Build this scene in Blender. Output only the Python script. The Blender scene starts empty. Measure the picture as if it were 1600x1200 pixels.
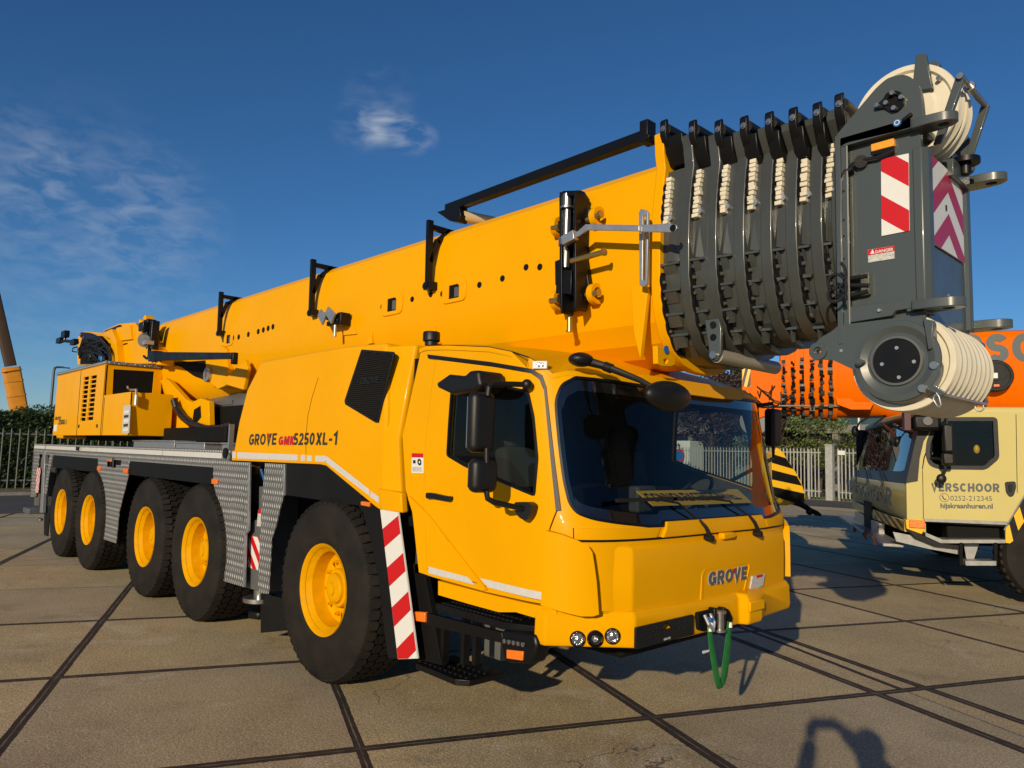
import bpy, bmesh, math, random
from mathutils import Vector, Matrix, geometry
import numpy as np
random.seed(7)
SC = bpy.context.scene
COL = SC.collection
R_ = math.radians

# ------------------------------------------------------------------ camera
# frame: X = forward of the yellow crane, Y = its left, Z = up, metres
FPX, YAW, PIT, ROL = 1157.885, 2.3848, 0.0955, 0.0268
CAM = np.array([5.5233, -4.5685, 1.8695])
FW = np.array([math.cos(PIT)*math.cos(YAW), math.cos(PIT)*math.sin(YAW), math.sin(PIT)])
_r0 = np.array([math.sin(YAW), -math.cos(YAW), 0.0]); _u0 = np.cross(_r0, FW)
RT = _r0*math.cos(ROL)+_u0*math.sin(ROL); UP = -_r0*math.sin(ROL)+_u0*math.cos(ROL)
cd = bpy.data.cameras.new('camera'); cam = bpy.data.objects.new('camera', cd); COL.objects.link(cam)
cd.sensor_width = 36; cd.lens = FPX/1600*36; cd.clip_end = 2000; cd.clip_start = 0.02
cam.matrix_world = Matrix(((RT[0], UP[0], -FW[0], CAM[0]), (RT[1], UP[1], -FW[1], CAM[1]), (RT[2], UP[2], -FW[2], CAM[2]), (0, 0, 0, 1)))
SC.camera = cam

# ------------------------------------------------------------------ light
SUN_EL = R_(17.0)
SUN_AZ = np.array([0.41, -0.912])                   # horizontal direction towards the sun
SUN_AZ = SUN_AZ/np.linalg.norm(SUN_AZ)
sun_dir = Vector((SUN_AZ[0]*math.cos(SUN_EL), SUN_AZ[1]*math.cos(SUN_EL), math.sin(SUN_EL)))
sl = bpy.data.lights.new('sun', 'SUN'); so = bpy.data.objects.new('sun', sl); COL.objects.link(so)
sl.energy = 4.15; sl.angle = R_(0.5); sl.color = (1.0, 0.825, 0.57)
so.rotation_euler = sun_dir.to_track_quat('Z', 'Y').to_euler(); so.location = (20, -40, 30)
W = bpy.data.worlds.new('World'); SC.world = W; W.use_nodes = True
wt = W.node_tree; wt.nodes.clear()
def raydir(u, v):
    d = FW+RT*(u-800)/FPX+UP*(600-v)/FPX
    return d/np.linalg.norm(d)
def wn(t, **k):
    n = wt.nodes.new(t)
    for a, b in k.items(): setattr(n, a, b)
    return n
sky = wn('ShaderNodeTexSky', sky_type='NISHITA', sun_disc=False, sun_elevation=SUN_EL,
         sun_rotation=math.atan2(SUN_AZ[0], SUN_AZ[1]), altitude=0, air_density=0.94, dust_density=0.0, ozone_density=6.0)
tc = wn('ShaderNodeTexCoord')
mp = wn('ShaderNodeMapping'); mp.inputs['Rotation'].default_value = (0.2, 0.35, R_(40)); mp.inputs['Scale'].default_value = (7, 26, 60)
wt.links.new(tc.outputs['Generated'], mp.inputs['Vector'])
nz = wn('ShaderNodeTexNoise'); nz.inputs['Scale'].default_value = 1.0; nz.inputs['Detail'].default_value = 8; nz.inputs['Roughness'].default_value = 0.55; nz.inputs['Distortion'].default_value = 0.35
wt.links.new(mp.outputs[0], nz.inputs['Vector'])
cr = wn('ShaderNodeMapRange'); cr.inputs['From Min'].default_value = 0.40; cr.inputs['From Max'].default_value = 0.78
wt.links.new(nz.outputs['Fac'], cr.inputs['Value'])
acc = None
for (u, v, rad, amt) in ((588, 193, 1.9, .29), (562, 198, 2.4, .14), (616, 204, 2.0, .24), (645, 213, 1.7, .26), (666, 216, 1.2, .18), (592, 158, 3.2, .10), (12, 262, 5, .14), (190, 325, 7, .075), (262, 345, 5, .07), (95, 300, 9, .05), (170, 400, 10, .055), (120, 500, 12, .05)):
    dt = wn('ShaderNodeVectorMath', operation='DOT_PRODUCT'); wt.links.new(tc.outputs['Generated'], dt.inputs[0]); dt.inputs[1].default_value = raydir(u, v)
    m = wn('ShaderNodeMapRange', interpolation_type='SMOOTHERSTEP'); m.inputs['From Min'].default_value = math.cos(R_(rad)); m.inputs['From Max'].default_value = 1.0
    m.inputs['To Max'].default_value = amt
    wt.links.new(dt.outputs['Value'], m.inputs['Value'])
    if acc is None: acc = m.outputs[0]
    else:
        s = wn('ShaderNodeMath', operation='ADD'); wt.links.new(acc, s.inputs[0]); wt.links.new(m.outputs[0], s.inputs[1]); acc = s.outputs[0]
ml = wn('ShaderNodeMath', operation='MULTIPLY', use_clamp=True); wt.links.new(acc, ml.inputs[0]); wt.links.new(cr.outputs[0], ml.inputs[1])
hs = wn('ShaderNodeHueSaturation'); hs.inputs['Saturation'].default_value = 1.08; hs.inputs['Value'].default_value = 1.0
wt.links.new(sky.outputs[0], hs.inputs['Color'])
mx = wn('ShaderNodeMixRGB'); mx.inputs['Color2'].default_value = (7.0, 7.4, 8.0, 1)
wt.links.new(ml.outputs[0], mx.inputs['Fac']); wt.links.new(hs.outputs[0], mx.inputs['Color1'])
bg = wn('ShaderNodeBackground'); bg.inputs['Strength'].default_value = 0.085
out = wn('ShaderNodeOutputWorld'); wt.links.new(mx.outputs[0], bg.inputs['Color']); wt.links.new(bg.outputs[0], out.inputs['Surface'])
SC.view_settings.view_transform = 'Standard'; SC.view_settings.look = 'None'; SC.view_settings.exposure = 0.0; SC.view_settings.gamma = 1.0

# ------------------------------------------------------------------ where a sight line meets a plane of the place
def _ray(u, v): return FW+RT*(u-800)/FPX+UP*(600-v)/FPX
def PX(u, v, d): r = _ray(u, v); return Vector(CAM+r*(d-CAM[0])/r[0])
def PY(u, v, d): r = _ray(u, v); return Vector(CAM+r*(d-CAM[1])/r[1])
def PZ(u, v, d): r = _ray(u, v); return Vector(CAM+r*(d-CAM[2])/r[2])
def PD(u, v, d): return Vector(CAM+_ray(u, v)*d)     # at depth d metres from the viewer
def LX(d, pts): return [PX(u, v, d) for u, v in pts]
def LY(d, pts): return [PY(u, v, d) for u, v in pts]

# ------------------------------------------------------------------ materials
def mat(name, col, rough=0.5, metal=0.0, var=0.0, vscale=4.0, bump=0.0, bscale=60.0, coat=0.0, col2=None, rvar=0.0, spec=None, detail=5):
    m = bpy.data.materials.new(name); m.use_nodes = True
    nt = m.node_tree; b = nt.nodes['Principled BSDF']
    b.inputs['Base Color'].default_value = (*col, 1); b.inputs['Roughness'].default_value = rough; b.inputs['Metallic'].default_value = metal
    if spec is not None: b.inputs['Specular IOR Level'].default_value = spec
    if coat: b.inputs['Coat Weight'].default_value = coat; b.inputs['Coat Roughness'].default_value = 0.06
    t = nt.nodes.new('ShaderNodeTexCoord')
    if var or rvar:
        n = nt.nodes.new('ShaderNodeTexNoise'); n.inputs['Scale'].default_value = vscale; n.inputs['Detail'].default_value = detail; n.inputs['Roughness'].default_value = .6
        nt.links.new(t.outputs['Object'], n.inputs['Vector'])
        if var:
            r = nt.nodes.new('ShaderNodeMapRange'); r.inputs['From Min'].default_value = .3; r.inputs['From Max'].default_value = .7
            nt.links.new(n.outputs['Fac'], r.inputs['Value'])
            x = nt.nodes.new('ShaderNodeMixRGB'); x.inputs['Color1'].default_value = (*col, 1)
            c2 = col2 if col2 else tuple(c*(1-var) for c in col)
            x.inputs['Color2'].default_value = (*c2, 1); nt.links.new(r.outputs[0], x.inputs['Fac']); nt.links.new(x.outputs[0], b.inputs['Base Color'])
        if rvar:
            r2 = nt.nodes.new('ShaderNodeMapRange'); r2.inputs['To Min'].default_value = max(0.02, rough-rvar); r2.inputs['To Max'].default_value = rough+rvar
            r2.inputs['From Min'].default_value = .3; r2.inputs['From Max'].default_value = .7
            nt.links.new(n.outputs['Fac'], r2.inputs['Value']); nt.links.new(r2.outputs[0], b.inputs['Roughness'])
    if bump:
        n2 = nt.nodes.new('ShaderNodeTexNoise'); n2.inputs['Scale'].default_value = bscale; n2.inputs['Detail'].default_value = 6
        nt.links.new(t.outputs['Object'], n2.inputs['Vector'])
        bp = nt.nodes.new('ShaderNodeBump'); bp.inputs['Strength'].default_value = bump; bp.inputs['Distance'].default_value = .01
        nt.links.new(n2.outputs['Fac'], bp.inputs['Height']); nt.links.new(bp.outputs[0], b.inputs['Normal'])
    return m
def glass_mat(name, tint=(.55, .62, .6), f0=.06, refl=(1, 1, 1)):
    m = bpy.data.materials.new(name); m.use_nodes = True; nt = m.node_tree; nt.nodes.clear()
    o = nt.nodes.new('ShaderNodeOutputMaterial'); tr = nt.nodes.new('ShaderNodeBsdfTransparent'); tr.inputs[0].default_value = (*tint, 1)
    g = nt.nodes.new('ShaderNodeBsdfGlossy'); g.inputs['Roughness'].default_value = 0.01; g.inputs['Color'].default_value = (*refl, 1)
    f = nt.nodes.new('ShaderNodeLayerWeight'); f.inputs['Blend'].default_value = .5; x = nt.nodes.new('ShaderNodeMixShader')
    p = nt.nodes.new('ShaderNodeMath'); p.operation = 'POWER'; p.inputs[1].default_value = 5; nt.links.new(f.outputs['Facing'], p.inputs[0])
    q = nt.nodes.new('ShaderNodeMath'); q.operation = 'MULTIPLY_ADD'; q.inputs[1].default_value = 1-f0; q.inputs[2].default_value = f0; nt.links.new(p.outputs[0], q.inputs[0])
    nt.links.new(q.outputs[0], x.inputs[0]); nt.links.new(tr.outputs[0], x.inputs[1]); nt.links.new(g.outputs[0], x.inputs[2]); nt.links.new(x.outputs[0], o.inputs[0])
    return m
M = {}
M['yellow'] = mat('yellow_paint', (.79, .367, .0002), .36, var=.06, vscale=1.3, coat=.03, rvar=.07, spec=.06)
M['yellow_rim'] = mat('rim_paint', (.75, .36, .0002), .5, var=.2, vscale=9, spec=.05)
M['grey'] = mat('boom_grey_paint', (.060, .066, .062), .34, var=.35, vscale=3.5, rvar=.10, coat=.15)
M['grey2'] = mat('head_grey_paint', (.066, .079, .080), .33, var=.12, vscale=4, rvar=.06, coat=.2)
M['black'] = mat('black_paint', (.005, .005, .0055), .40, var=.3, vscale=6, rvar=.1, spec=.3)
M['plastic'] = mat('black_plastic', (.007, .007, .0075), .44, bump=.12, bscale=350, spec=.4)
M['rubber'] = mat('tyre_rubber', (.0075, .0072, .0068), .72, var=1, col2=(.021, .0175, .0135), vscale=4, bump=.15, bscale=140, spec=.22)
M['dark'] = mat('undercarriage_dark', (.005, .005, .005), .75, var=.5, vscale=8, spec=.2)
M['mudflap'] = mat('black_rubber_panel', (.0055, .0055, .0055), .6, var=.5, vscale=3, bump=.1, bscale=40, spec=.3)
M['steel'] = mat('bare_steel', (.45, .44, .42), .32, metal=.9, var=.25, vscale=14, rvar=.1)
M['zinc'] = mat('galvanised_steel', (.50, .52, .54), .42, metal=.75, var=.25, vscale=20)
M['cream'] = mat('cast_nylon_cream', (.74, .68, .53), .5, var=.14, vscale=5, bump=.05, bscale=30)
M['white'] = mat('white_film', (.74, .74, .72), .4, var=.05, vscale=20)
M['reflect'] = mat('white_reflective_tape', (.62, .62, .62), .35, var=.12, vscale=40)
M['red'] = mat('red_film', (.55, .008, .012), .38)
M['pinkred'] = mat('fluorescent_red_film', (.40, .018, .06), .4)
M['orange'] = mat('orange_lens', (.85, .19, .012), .28, coat=.3, bump=.35, bscale=120)
M['amber'] = mat('amber_lens', (.88, .36, .02), .28, coat=.3, bump=.35, bscale=120)
M['text'] = mat('dark_lettering', (.028, .032, .024), .45)
M['blacktext'] = mat('black_print', (.01, .01, .01), .5)
M['textred'] = mat('red_lettering', (.5, .006, .02), .42)
M['glass'] = glass_mat('cab_glass', (.66, .72, .70), .035, (.72, .75, .8))
M['darkglass'] = glass_mat('tinted_glass', (.30, .34, .34), .06)
M['frit'] = mat('black_glass_border', (.006, .006, .007), .08, coat=1.0)
M['lamp'] = mat('headlamp_lens', (.42, .43, .45), .14, metal=.9, bump=1.0, bscale=45)
M['interior'] = mat('cab_trim', (.055, .057, .062), .7, var=.4, vscale=10)
M['seat'] = mat('seat_fabric', (.028, .028, .032), .9, bump=.2, bscale=200)
M['sling'] = mat('green_webbing', (.012, .19, .035), .8, var=.35, vscale=14, bump=.5, bscale=180)
M['cloth'] = mat('dark_cloth', (.02, .022, .03), .9)
M['skin'] = mat('skin', (.45, .27, .19), .55)
M['blue'] = mat('blue_sticker', (.02, .13, .4), .4)
M['hydr'] = mat('cylinder_grey', (.11, .115, .115), .4, var=.2, vscale=5)
M['hose'] = mat('hydraulic_hose', (.010, .010, .011), .42, bump=.2, bscale=160)
M['mirror'] = mat('mirror_glass', (.8, .8, .8), .02, metal=1.0)
M['sticker'] = mat('printed_sticker', (.66, .66, .62), .5, var=.35, vscale=90, col2=(.35, .35, .33))

def tread_plate_mat(name):
    """aluminium five-bar style checker plate: rows of slanted raised lens-shaped bars, in metres on the object's own coordinates"""
    m = bpy.data.materials.new(name); m.use_nodes = True; nt = m.node_tree; b = nt.nodes['Principled BSDF']
    b.inputs['Metallic'].default_value = .35; b.inputs['Roughness'].default_value = .42
    t = nt.nodes.new('ShaderNodeTexCoord'); sp = nt.nodes.new('ShaderNodeSeparateXYZ'); nt.links.new(t.outputs['Object'], sp.inputs[0])
    def mth(op, a, bb=None, c=None):
        n = nt.nodes.new('ShaderNodeMath'); n.operation = op
        for i, q in enumerate((a, bb, c)):
            if q is None: continue
            if isinstance(q, (int, float)): n.inputs[i].default_value = q
            else: nt.links.new(q, n.inputs[i])
        return n.outputs[0]
    x = mth('ADD', sp.outputs['X'], mth('MULTIPLY', sp.outputs['Y'], 1.0)); z = mth('ADD', sp.outputs['Z'], mth('MULTIPLY', sp.outputs['Y'], 1.0))
    u = mth('MULTIPLY', x, 1/.046); v = mth('MULTIPLY', z, 1/.062)
    row = mth('FLOOR', v); par = mth('MODULO', row, 2.0)
    par = mth('ABSOLUTE', par)
    fu = mth('SUBTRACT', mth('FRACT', mth('ADD', u, mth('MULTIPLY', par, .5))), .5); fv = mth('SUBTRACT', mth('FRACT', v), .5)
    sgn = mth('SUBTRACT', mth('MULTIPLY', par, 2.0), 1.0)
    a = mth('ADD', fu, mth('MULTIPLY', mth('MULTIPLY', fv, sgn), .45)); 
    e = mth('ADD', mth('POWER', mth('MULTIPLY', mth('ABSOLUTE', a), 3.3), 2.0), mth('POWER', mth('MULTIPLY', mth('ABSOLUTE', fv), 2.2), 2.0))
    h = nt.nodes.new('ShaderNodeMapRange'); h.inputs['From Min'].default_value = 1.0; h.inputs['From Max'].default_value = .35; nt.links.new(e, h.inputs['Value'])
    bp = nt.nodes.new('ShaderNodeBump'); bp.inputs['Strength'].default_value = 1.0; bp.inputs['Distance'].default_value = .006
    nt.links.new(h.outputs[0], bp.inputs['Height']); nt.links.new(bp.outputs[0], b.inputs['Normal'])
    n = nt.nodes.new('ShaderNodeTexNoise'); n.inputs['Scale'].default_value = 6; nt.links.new(t.outputs['Object'], n.inputs['Vector'])
    xx = nt.nodes.new('ShaderNodeMixRGB'); xx.inputs['Color1'].default_value = (.12, .125, .13, 1); xx.inputs['Color2'].default_value = (.20, .205, .21, 1)
    nt.links.new(n.outputs['Fac'], xx.inputs['Fac'])
    x2 = nt.nodes.new('ShaderNodeMixRGB'); x2.inputs['Color2'].default_value = (.46, .47, .48, 1); nt.links.new(xx.outputs[0], x2.inputs['Color1'])
    nt.links.new(mth('MULTIPLY', h.outputs[0], .8), x2.inputs['Fac']); nt.links.new(x2.outputs[0], b.inputs['Base Color'])
    return m
M['tread'] = tread_plate_mat('aluminium_tread_plate')

# ------------------------------------------------------------------ mesh builder
def inpoly(p, poly):
    c = False; x, y = p; j = len(poly)-1
    for i in range(len(poly)):
        xi, yi = poly[i]; xj, yj = poly[j]
        if (yi > y) != (yj > y) and x < (xj-xi)*(y-yi)/(yj-yi)+xi: c = not c
        j = i
    return c
def resample(loop, step):
    o = []
    for i, a in enumerate(loop):
        b = loop[(i+1) % len(loop)]; L = math.hypot(b[0]-a[0], b[1]-a[1]); n = max(1, int(round(L/step)))
        for k in range(n): o.append((a[0]+(b[0]-a[0])*k/n, a[1]+(b[1]-a[1])*k/n))
    return o
def roundloop(loop, r, n=4):
    """fillet the corners of a closed 2-D loop"""
    o = []; N = len(loop)
    for i in range(N):
        p = Vector(loop[i-1]); q = Vector(loop[i]); s = Vector(loop[(i+1) % N])
        a = p-q; b = s-q; la, lb = a.length, b.length
        if la < 1e-6 or lb < 1e-6: o.append(tuple(q)); continue
        d = min(r, la*.45, lb*.45); a = q+a/la*d; b = q+b/lb*d
        for k in range(n+1):
            t = k/n; o.append(tuple((1-t)**2*a+2*t*(1-t)*q+t*t*b))
    return o
class MB:
    def __init__(s, local=False): s.v = []; s.f = []; s.m = []; s.mi = 0; s.local = local; s.noflip = False
    def add(s, vs, fs):
        o = len(s.v); s.v += [Vector(x) for x in vs]
        for f in fs: s.f.append([i+o for i in f]); s.m.append(s.mi)
        return s
    def box(s, c, d, rot=None):
        c = Vector(c); h = Vector(d)/2; vs = []
        for x in (-1, 1):
            for y in (-1, 1):
                for z in (-1, 1):
                    p = Vector((x*h.x, y*h.y, z*h.z))
                    if rot is not None: p = rot @ p
                    vs.append(c+p)
        return s.add(vs, [(0, 1, 3, 2), (4, 6, 7, 5), (0, 4, 5, 1), (2, 3, 7, 6), (0, 2, 6, 4), (1, 5, 7, 3)])
    def prism(s, pts, vec):
        pts = [Vector(p) for p in pts]; vec = Vector(vec); n = len(pts)
        return s.add(pts+[p+vec for p in pts], [list(range(n)), list(range(2*n-1, n-1, -1))]+[(i, (i+1) % n, n+(i+1) % n, n+i) for i in range(n)])
    def loft(s, rings, caps=True, closed=True):
        n = len(rings[0]); vs = [p for r in rings for p in r]; fs = []
        for k in range(len(rings)-1):
            for i in range(n if closed else n-1):
                j = (i+1) % n; fs.append((k*n+i, k*n+j, (k+1)*n+j, (k+1)*n+i))
        if caps and closed: fs.append(list(range(n-1, -1, -1))); fs.append([(len(rings)-1)*n+i for i in range(n)])
        return s.add(vs, fs)
    def cyl(s, p0, p1, r0, r1=None, seg=20):
        p0 = Vector(p0); p1 = Vector(p1); r1 = r0 if r1 is None else r1
        q = (p1-p0).to_track_quat('Z', 'Y'); rings = []
        for p, r in ((p0, r0), (p1, r1)):
            rings.append([p+q @ Vector((r*math.cos(2*math.pi*i/seg), r*math.sin(2*math.pi*i/seg), 0)) for i in range(seg)])
        return s.loft(rings)
    def tube(s, path, r, seg=10):
        path = [Vector(p) for p in path]; rings = []; up = None
        for i, p in enumerate(path):
            t = (path[min(i+1, len(path)-1)]-path[max(i-1, 0)]).normalized()
            if up is None:
                up = Vector((0, 0, 1)) if abs(t.z) < .9 else Vector((1, 0, 0))
            a = t.cross(up).normalized(); up = a.cross(t).normalized(); rr = r[i] if isinstance(r, (list, tuple)) else r
            rings.append([p+(a*math.cos(2*math.pi*k/seg)+up*math.sin(2*math.pi*k/seg))*rr for k in range(seg)])
        return s.loft(rings)
    def lathe(s, prof, c, axis, seg=48, a0=0, a1=2*math.pi):
        """prof: (radius, distance along axis)"""
        c = Vector(c); q = Vector(axis).to_track_quat('Z', 'Y'); full = abs(a1-a0-2*math.pi) < 1e-6; n = seg if full else seg+1; rings = []
        for r, h in prof:
            rings.append([c+q @ Vector((r*math.cos(a0+(a1-a0)*i/seg), r*math.sin(a0+(a1-a0)*i/seg), h)) for i in range(n)])
        return s.loft(rings, caps=False, closed=full)
    def patch(s, outer, holes, mapf, step=None, thick=0.0, back=None):
        """2-D loop with holes, cut into triangles and carried to 3-D by mapf(p, depth); thick gives it a back and rims"""
        loops = [outer]+list(holes)
        if step: loops = [resample(l, step) for l in loops]
        vs = []; es = []
        for l in loops:
            o = len(vs); vs += [Vector(p) for p in l]; es += [(o+i, o+(i+1) % len(l)) for i in range(len(l))]
        if step:
            xs = [p[0] for p in outer]; ys = [p[1] for p in outer]
            x = min(xs)+step*.5
            while x < max(xs):
                y = min(ys)+step*.5
                while y < max(ys):
                    if inpoly((x, y), outer) and not any(inpoly((x, y), h) for h in holes):
                        if min((math.hypot(x-q.x, y-q.y) for q in vs), default=9) > step*.45 if len(vs) < 900 else True: es, vs = es, vs+[Vector((x, y))]
                    y += step
                x += step
        r = geometry.delaunay_2d_cdt([Vector((p[0], p[1])) for p in vs], es, [], 0, 1e-6)
        V, F = r[0], r[2]; keep = []
        for f in F:
            c = (sum(V[i].x for i in f)/3, sum(V[i].y for i in f)/3)
            if inpoly(c, outer) and not any(inpoly(c, h) for h in holes): keep.append(tuple(f))
        used = sorted({i for f in keep for i in f}); ix = {a: b for b, a in enumerate(used)}
        P = [mapf((V[i].x, V[i].y), 0) for i in used]; fs = [tuple(ix[i] for i in f) for f in keep]
        if not thick: return s.add(P, fs)
        n = len(P); Q = [mapf((V[i].x, V[i].y), thick) for i in used]
        cnt = {}
        for f in fs:
            for k in range(3):
                e = (f[k], f[(k+1) % 3]); cnt[e] = 1
        rim = [(a, b) for (a, b) in cnt if (b, a) not in cnt]
        return s.add(P+Q, fs+[tuple(i+n for i in reversed(f)) for f in fs]+[(b, a, a+n, b+n) for a, b in rim])
    def sphere(s, c, r, seg=14, rings=9, sc=(1, 1, 1)):
        c = Vector(c); rr = []
        for k in range(rings+1):
            a = math.pi*k/rings; 
            rr.append([c+Vector((sc[0]*r*max(1e-4, math.sin(a))*math.cos(2*math.pi*i/seg), sc[1]*r*max(1e-4, math.sin(a))*math.sin(2*math.pi*i/seg), sc[2]*r*math.cos(a))) for i in range(seg)])
        return s.loft(rr)
ROOT = {}
def root_of(o):
    while o.parent is not None: o = o.parent
    return o
def tag(o, label=None, cat=None, group=None, kind=None):
    if label: o['label'] = label
    if cat: o['category'] = cat
    if group: o['group'] = group
    if kind: o['kind'] = kind
    return o
def thing(name, label, cat, loc=(0, 0, 0), rotz=0.0, group=None):
    o = bpy.data.objects.new(name, None); COL.objects.link(o); o.location = loc; o.rotation_euler = (0, 0, rotz); o.empty_display_size = .2
    ROOT[o.name] = (Vector(loc), rotz)
    return tag(o, label, cat, group)
def build(name, mb, material, parent=None, bevel=0.0, ang=35, seg=2, origin=None):
    me = bpy.data.meshes.new(name); vs = mb.v; off = Vector((0, 0, 0))
    if parent is not None and not mb.local:
        L, rz = ROOT[root_of(parent).name]; Ri = Matrix.Rotation(-rz, 3, 'Z'); vs = [Ri @ (v-L) for v in vs]
    if origin is not None:
        off = Vector(origin)
        if parent is not None and not mb.local: off = Ri @ (off-L)
        vs = [v-off for v in vs]
    me.from_pydata([tuple(v) for v in vs], [], mb.f)
    mats = material if isinstance(material, (list, tuple)) else [material]
    for m in mats: me.materials.append(m)
    if len(mats) > 1: me.polygons.foreach_set('material_index', mb.m)
    if not mb.noflip:
        bm = bmesh.new(); bm.from_mesh(me); bmesh.ops.remove_doubles(bm, verts=bm.verts, dist=1e-6); bmesh.ops.recalc_face_normals(bm, faces=bm.faces); bm.to_mesh(me); bm.free()
    me.polygons.foreach_set('use_smooth', [True]*len(me.polygons)); me.set_sharp_from_angle(angle=R_(ang)); me.update()
    o = bpy.data.objects.new(name, me); COL.objects.link(o); o.location = off
    if parent is not None: o.parent = parent
    elif origin is not None: ROOT[o.name] = (Vector(origin), 0.0)
    else: ROOT[o.name] = (Vector((0, 0, 0)), 0.0)
    if bevel:
        b = o.modifiers.new('bevel', 'BEVEL'); b.width = bevel; b.segments = seg; b.limit_method = 'ANGLE'; b.angle_limit = R_(30); b.harden_normals = False
    return o
def builds(name, mb, material, parent=None, **k):
    """each loose piece of mb becomes an object of its own (pieces that touch stay together)"""
    par = list(range(len(mb.v)))
    def fd(i):
        while par[i] != i: par[i] = par[par[i]]; i = par[i]
        return i
    for f in mb.f:
        a = fd(f[0])
        for q in f[1:]: par[fd(q)] = a
    bb = {}
    for i, v in enumerate(mb.v):
        r = fd(i); b = bb.setdefault(r, [list(v), list(v)])
        for c in range(3): b[0][c] = min(b[0][c], v[c]); b[1][c] = max(b[1][c], v[c])
    ks = list(bb); gp = {r: r for r in ks}
    def gf(r):
        while gp[r] != r: r = gp[r]
        return r
    for i, a in enumerate(ks):
        for b in ks[:i]:
            if all(bb[a][0][c] <= bb[b][1][c]+.002 and bb[b][0][c] <= bb[a][1][c]+.002 for c in range(3)): gp[gf(a)] = gf(b)
    out = {}
    for f, m in zip(mb.f, mb.m): out.setdefault(gf(fd(f[0])), []).append((f, m))
    res = []
    for fs in out.values():
        n = MB(mb.local); n.noflip = mb.noflip; ix = {}
        for f, m in fs:
            for i in f:
                if i not in ix: ix[i] = len(n.v); n.v.append(mb.v[i])
            n.f.append([ix[i] for i in f]); n.m.append(m)
        res.append(build(name, n, material, parent, **k))
    return res
def dup(o, parent, dloc=(0, 0, 0), rz=0.0):
    c = o.copy(); COL.objects.link(c); c.parent = parent
    c.location = Vector(o.location)+Vector(dloc); c.rotation_euler = (0, 0, o.rotation_euler.z+rz)
    for ch in o.children:
        k = ch.copy(); COL.objects.link(k); k.parent = c
    return c
def text_into(mb, s, p0, xd, yd, width=None, height=None, bold=0.0, depth=.003, spacing=1.0, shear=0.0, center=False):
    """letters laid on a plane: p0 lower left, xd reading direction, yd up; scaled to width and cap height in metres"""
    cu = bpy.data.curves.new('t', 'FONT'); cu.body = s; cu.size = 1; cu.offset = bold; cu.space_character = spacing; cu.shear = shear; cu.resolution_u = 3
    ob = bpy.data.objects.new('t', cu); COL.objects.link(ob); dg = bpy.context.evaluated_depsgraph_get(); dg.update()
    me = bpy.data.meshes.new_from_object(ob.evaluated_get(dg)); 
    vs = [v.co.copy() for v in me.vertices]; fs = [list(p.vertices) for p in me.polygons]
    bpy.data.objects.remove(ob); bpy.data.curves.remove(cu); bpy.data.meshes.remove(me)
    x0 = min(v.x for v in vs); x1 = max(v.x for v in vs); y0 = min(v.y for v in vs); y1 = max(v.y for v in vs)
    sy = (height/(y1-y0)) if height else (width/(x1-x0)); sx = (width/(x1-x0)) if width else sy
    xd = Vector(xd).normalized(); yd = Vector(yd).normalized(); nd = xd.cross(yd).normalized(); p0 = Vector(p0)
    if center: p0 = p0-xd*((x1-x0)*sx/2)
    mb.add([p0+xd*((v.x-x0)*sx)+yd*((v.y-y0)*sy)+nd*depth for v in vs], fs)
def flat(d=0.0, axis='Y'):
    """map for patches drawn on the plane Y = d (pairs are X, Z), depth goes to +Y"""
    if axis == 'Y': return lambda p, t: Vector((p[0], d+t, p[1]))
    if axis == 'X': return lambda p, t: Vector((d-t, p[0], p[1]))
    return lambda p, t: Vector((p[0], p[1], d-t))
def xz(pts): return [(p.x, p.z) for p in pts]
def yz(pts): return [(p.y, p.z) for p in pts]
def circle2(cx, cy, r, n=16): return [(cx+r*math.cos(2*math.pi*i/n), cy+r*math.sin(2*math.pi*i/n)) for i in range(n)]

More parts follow.
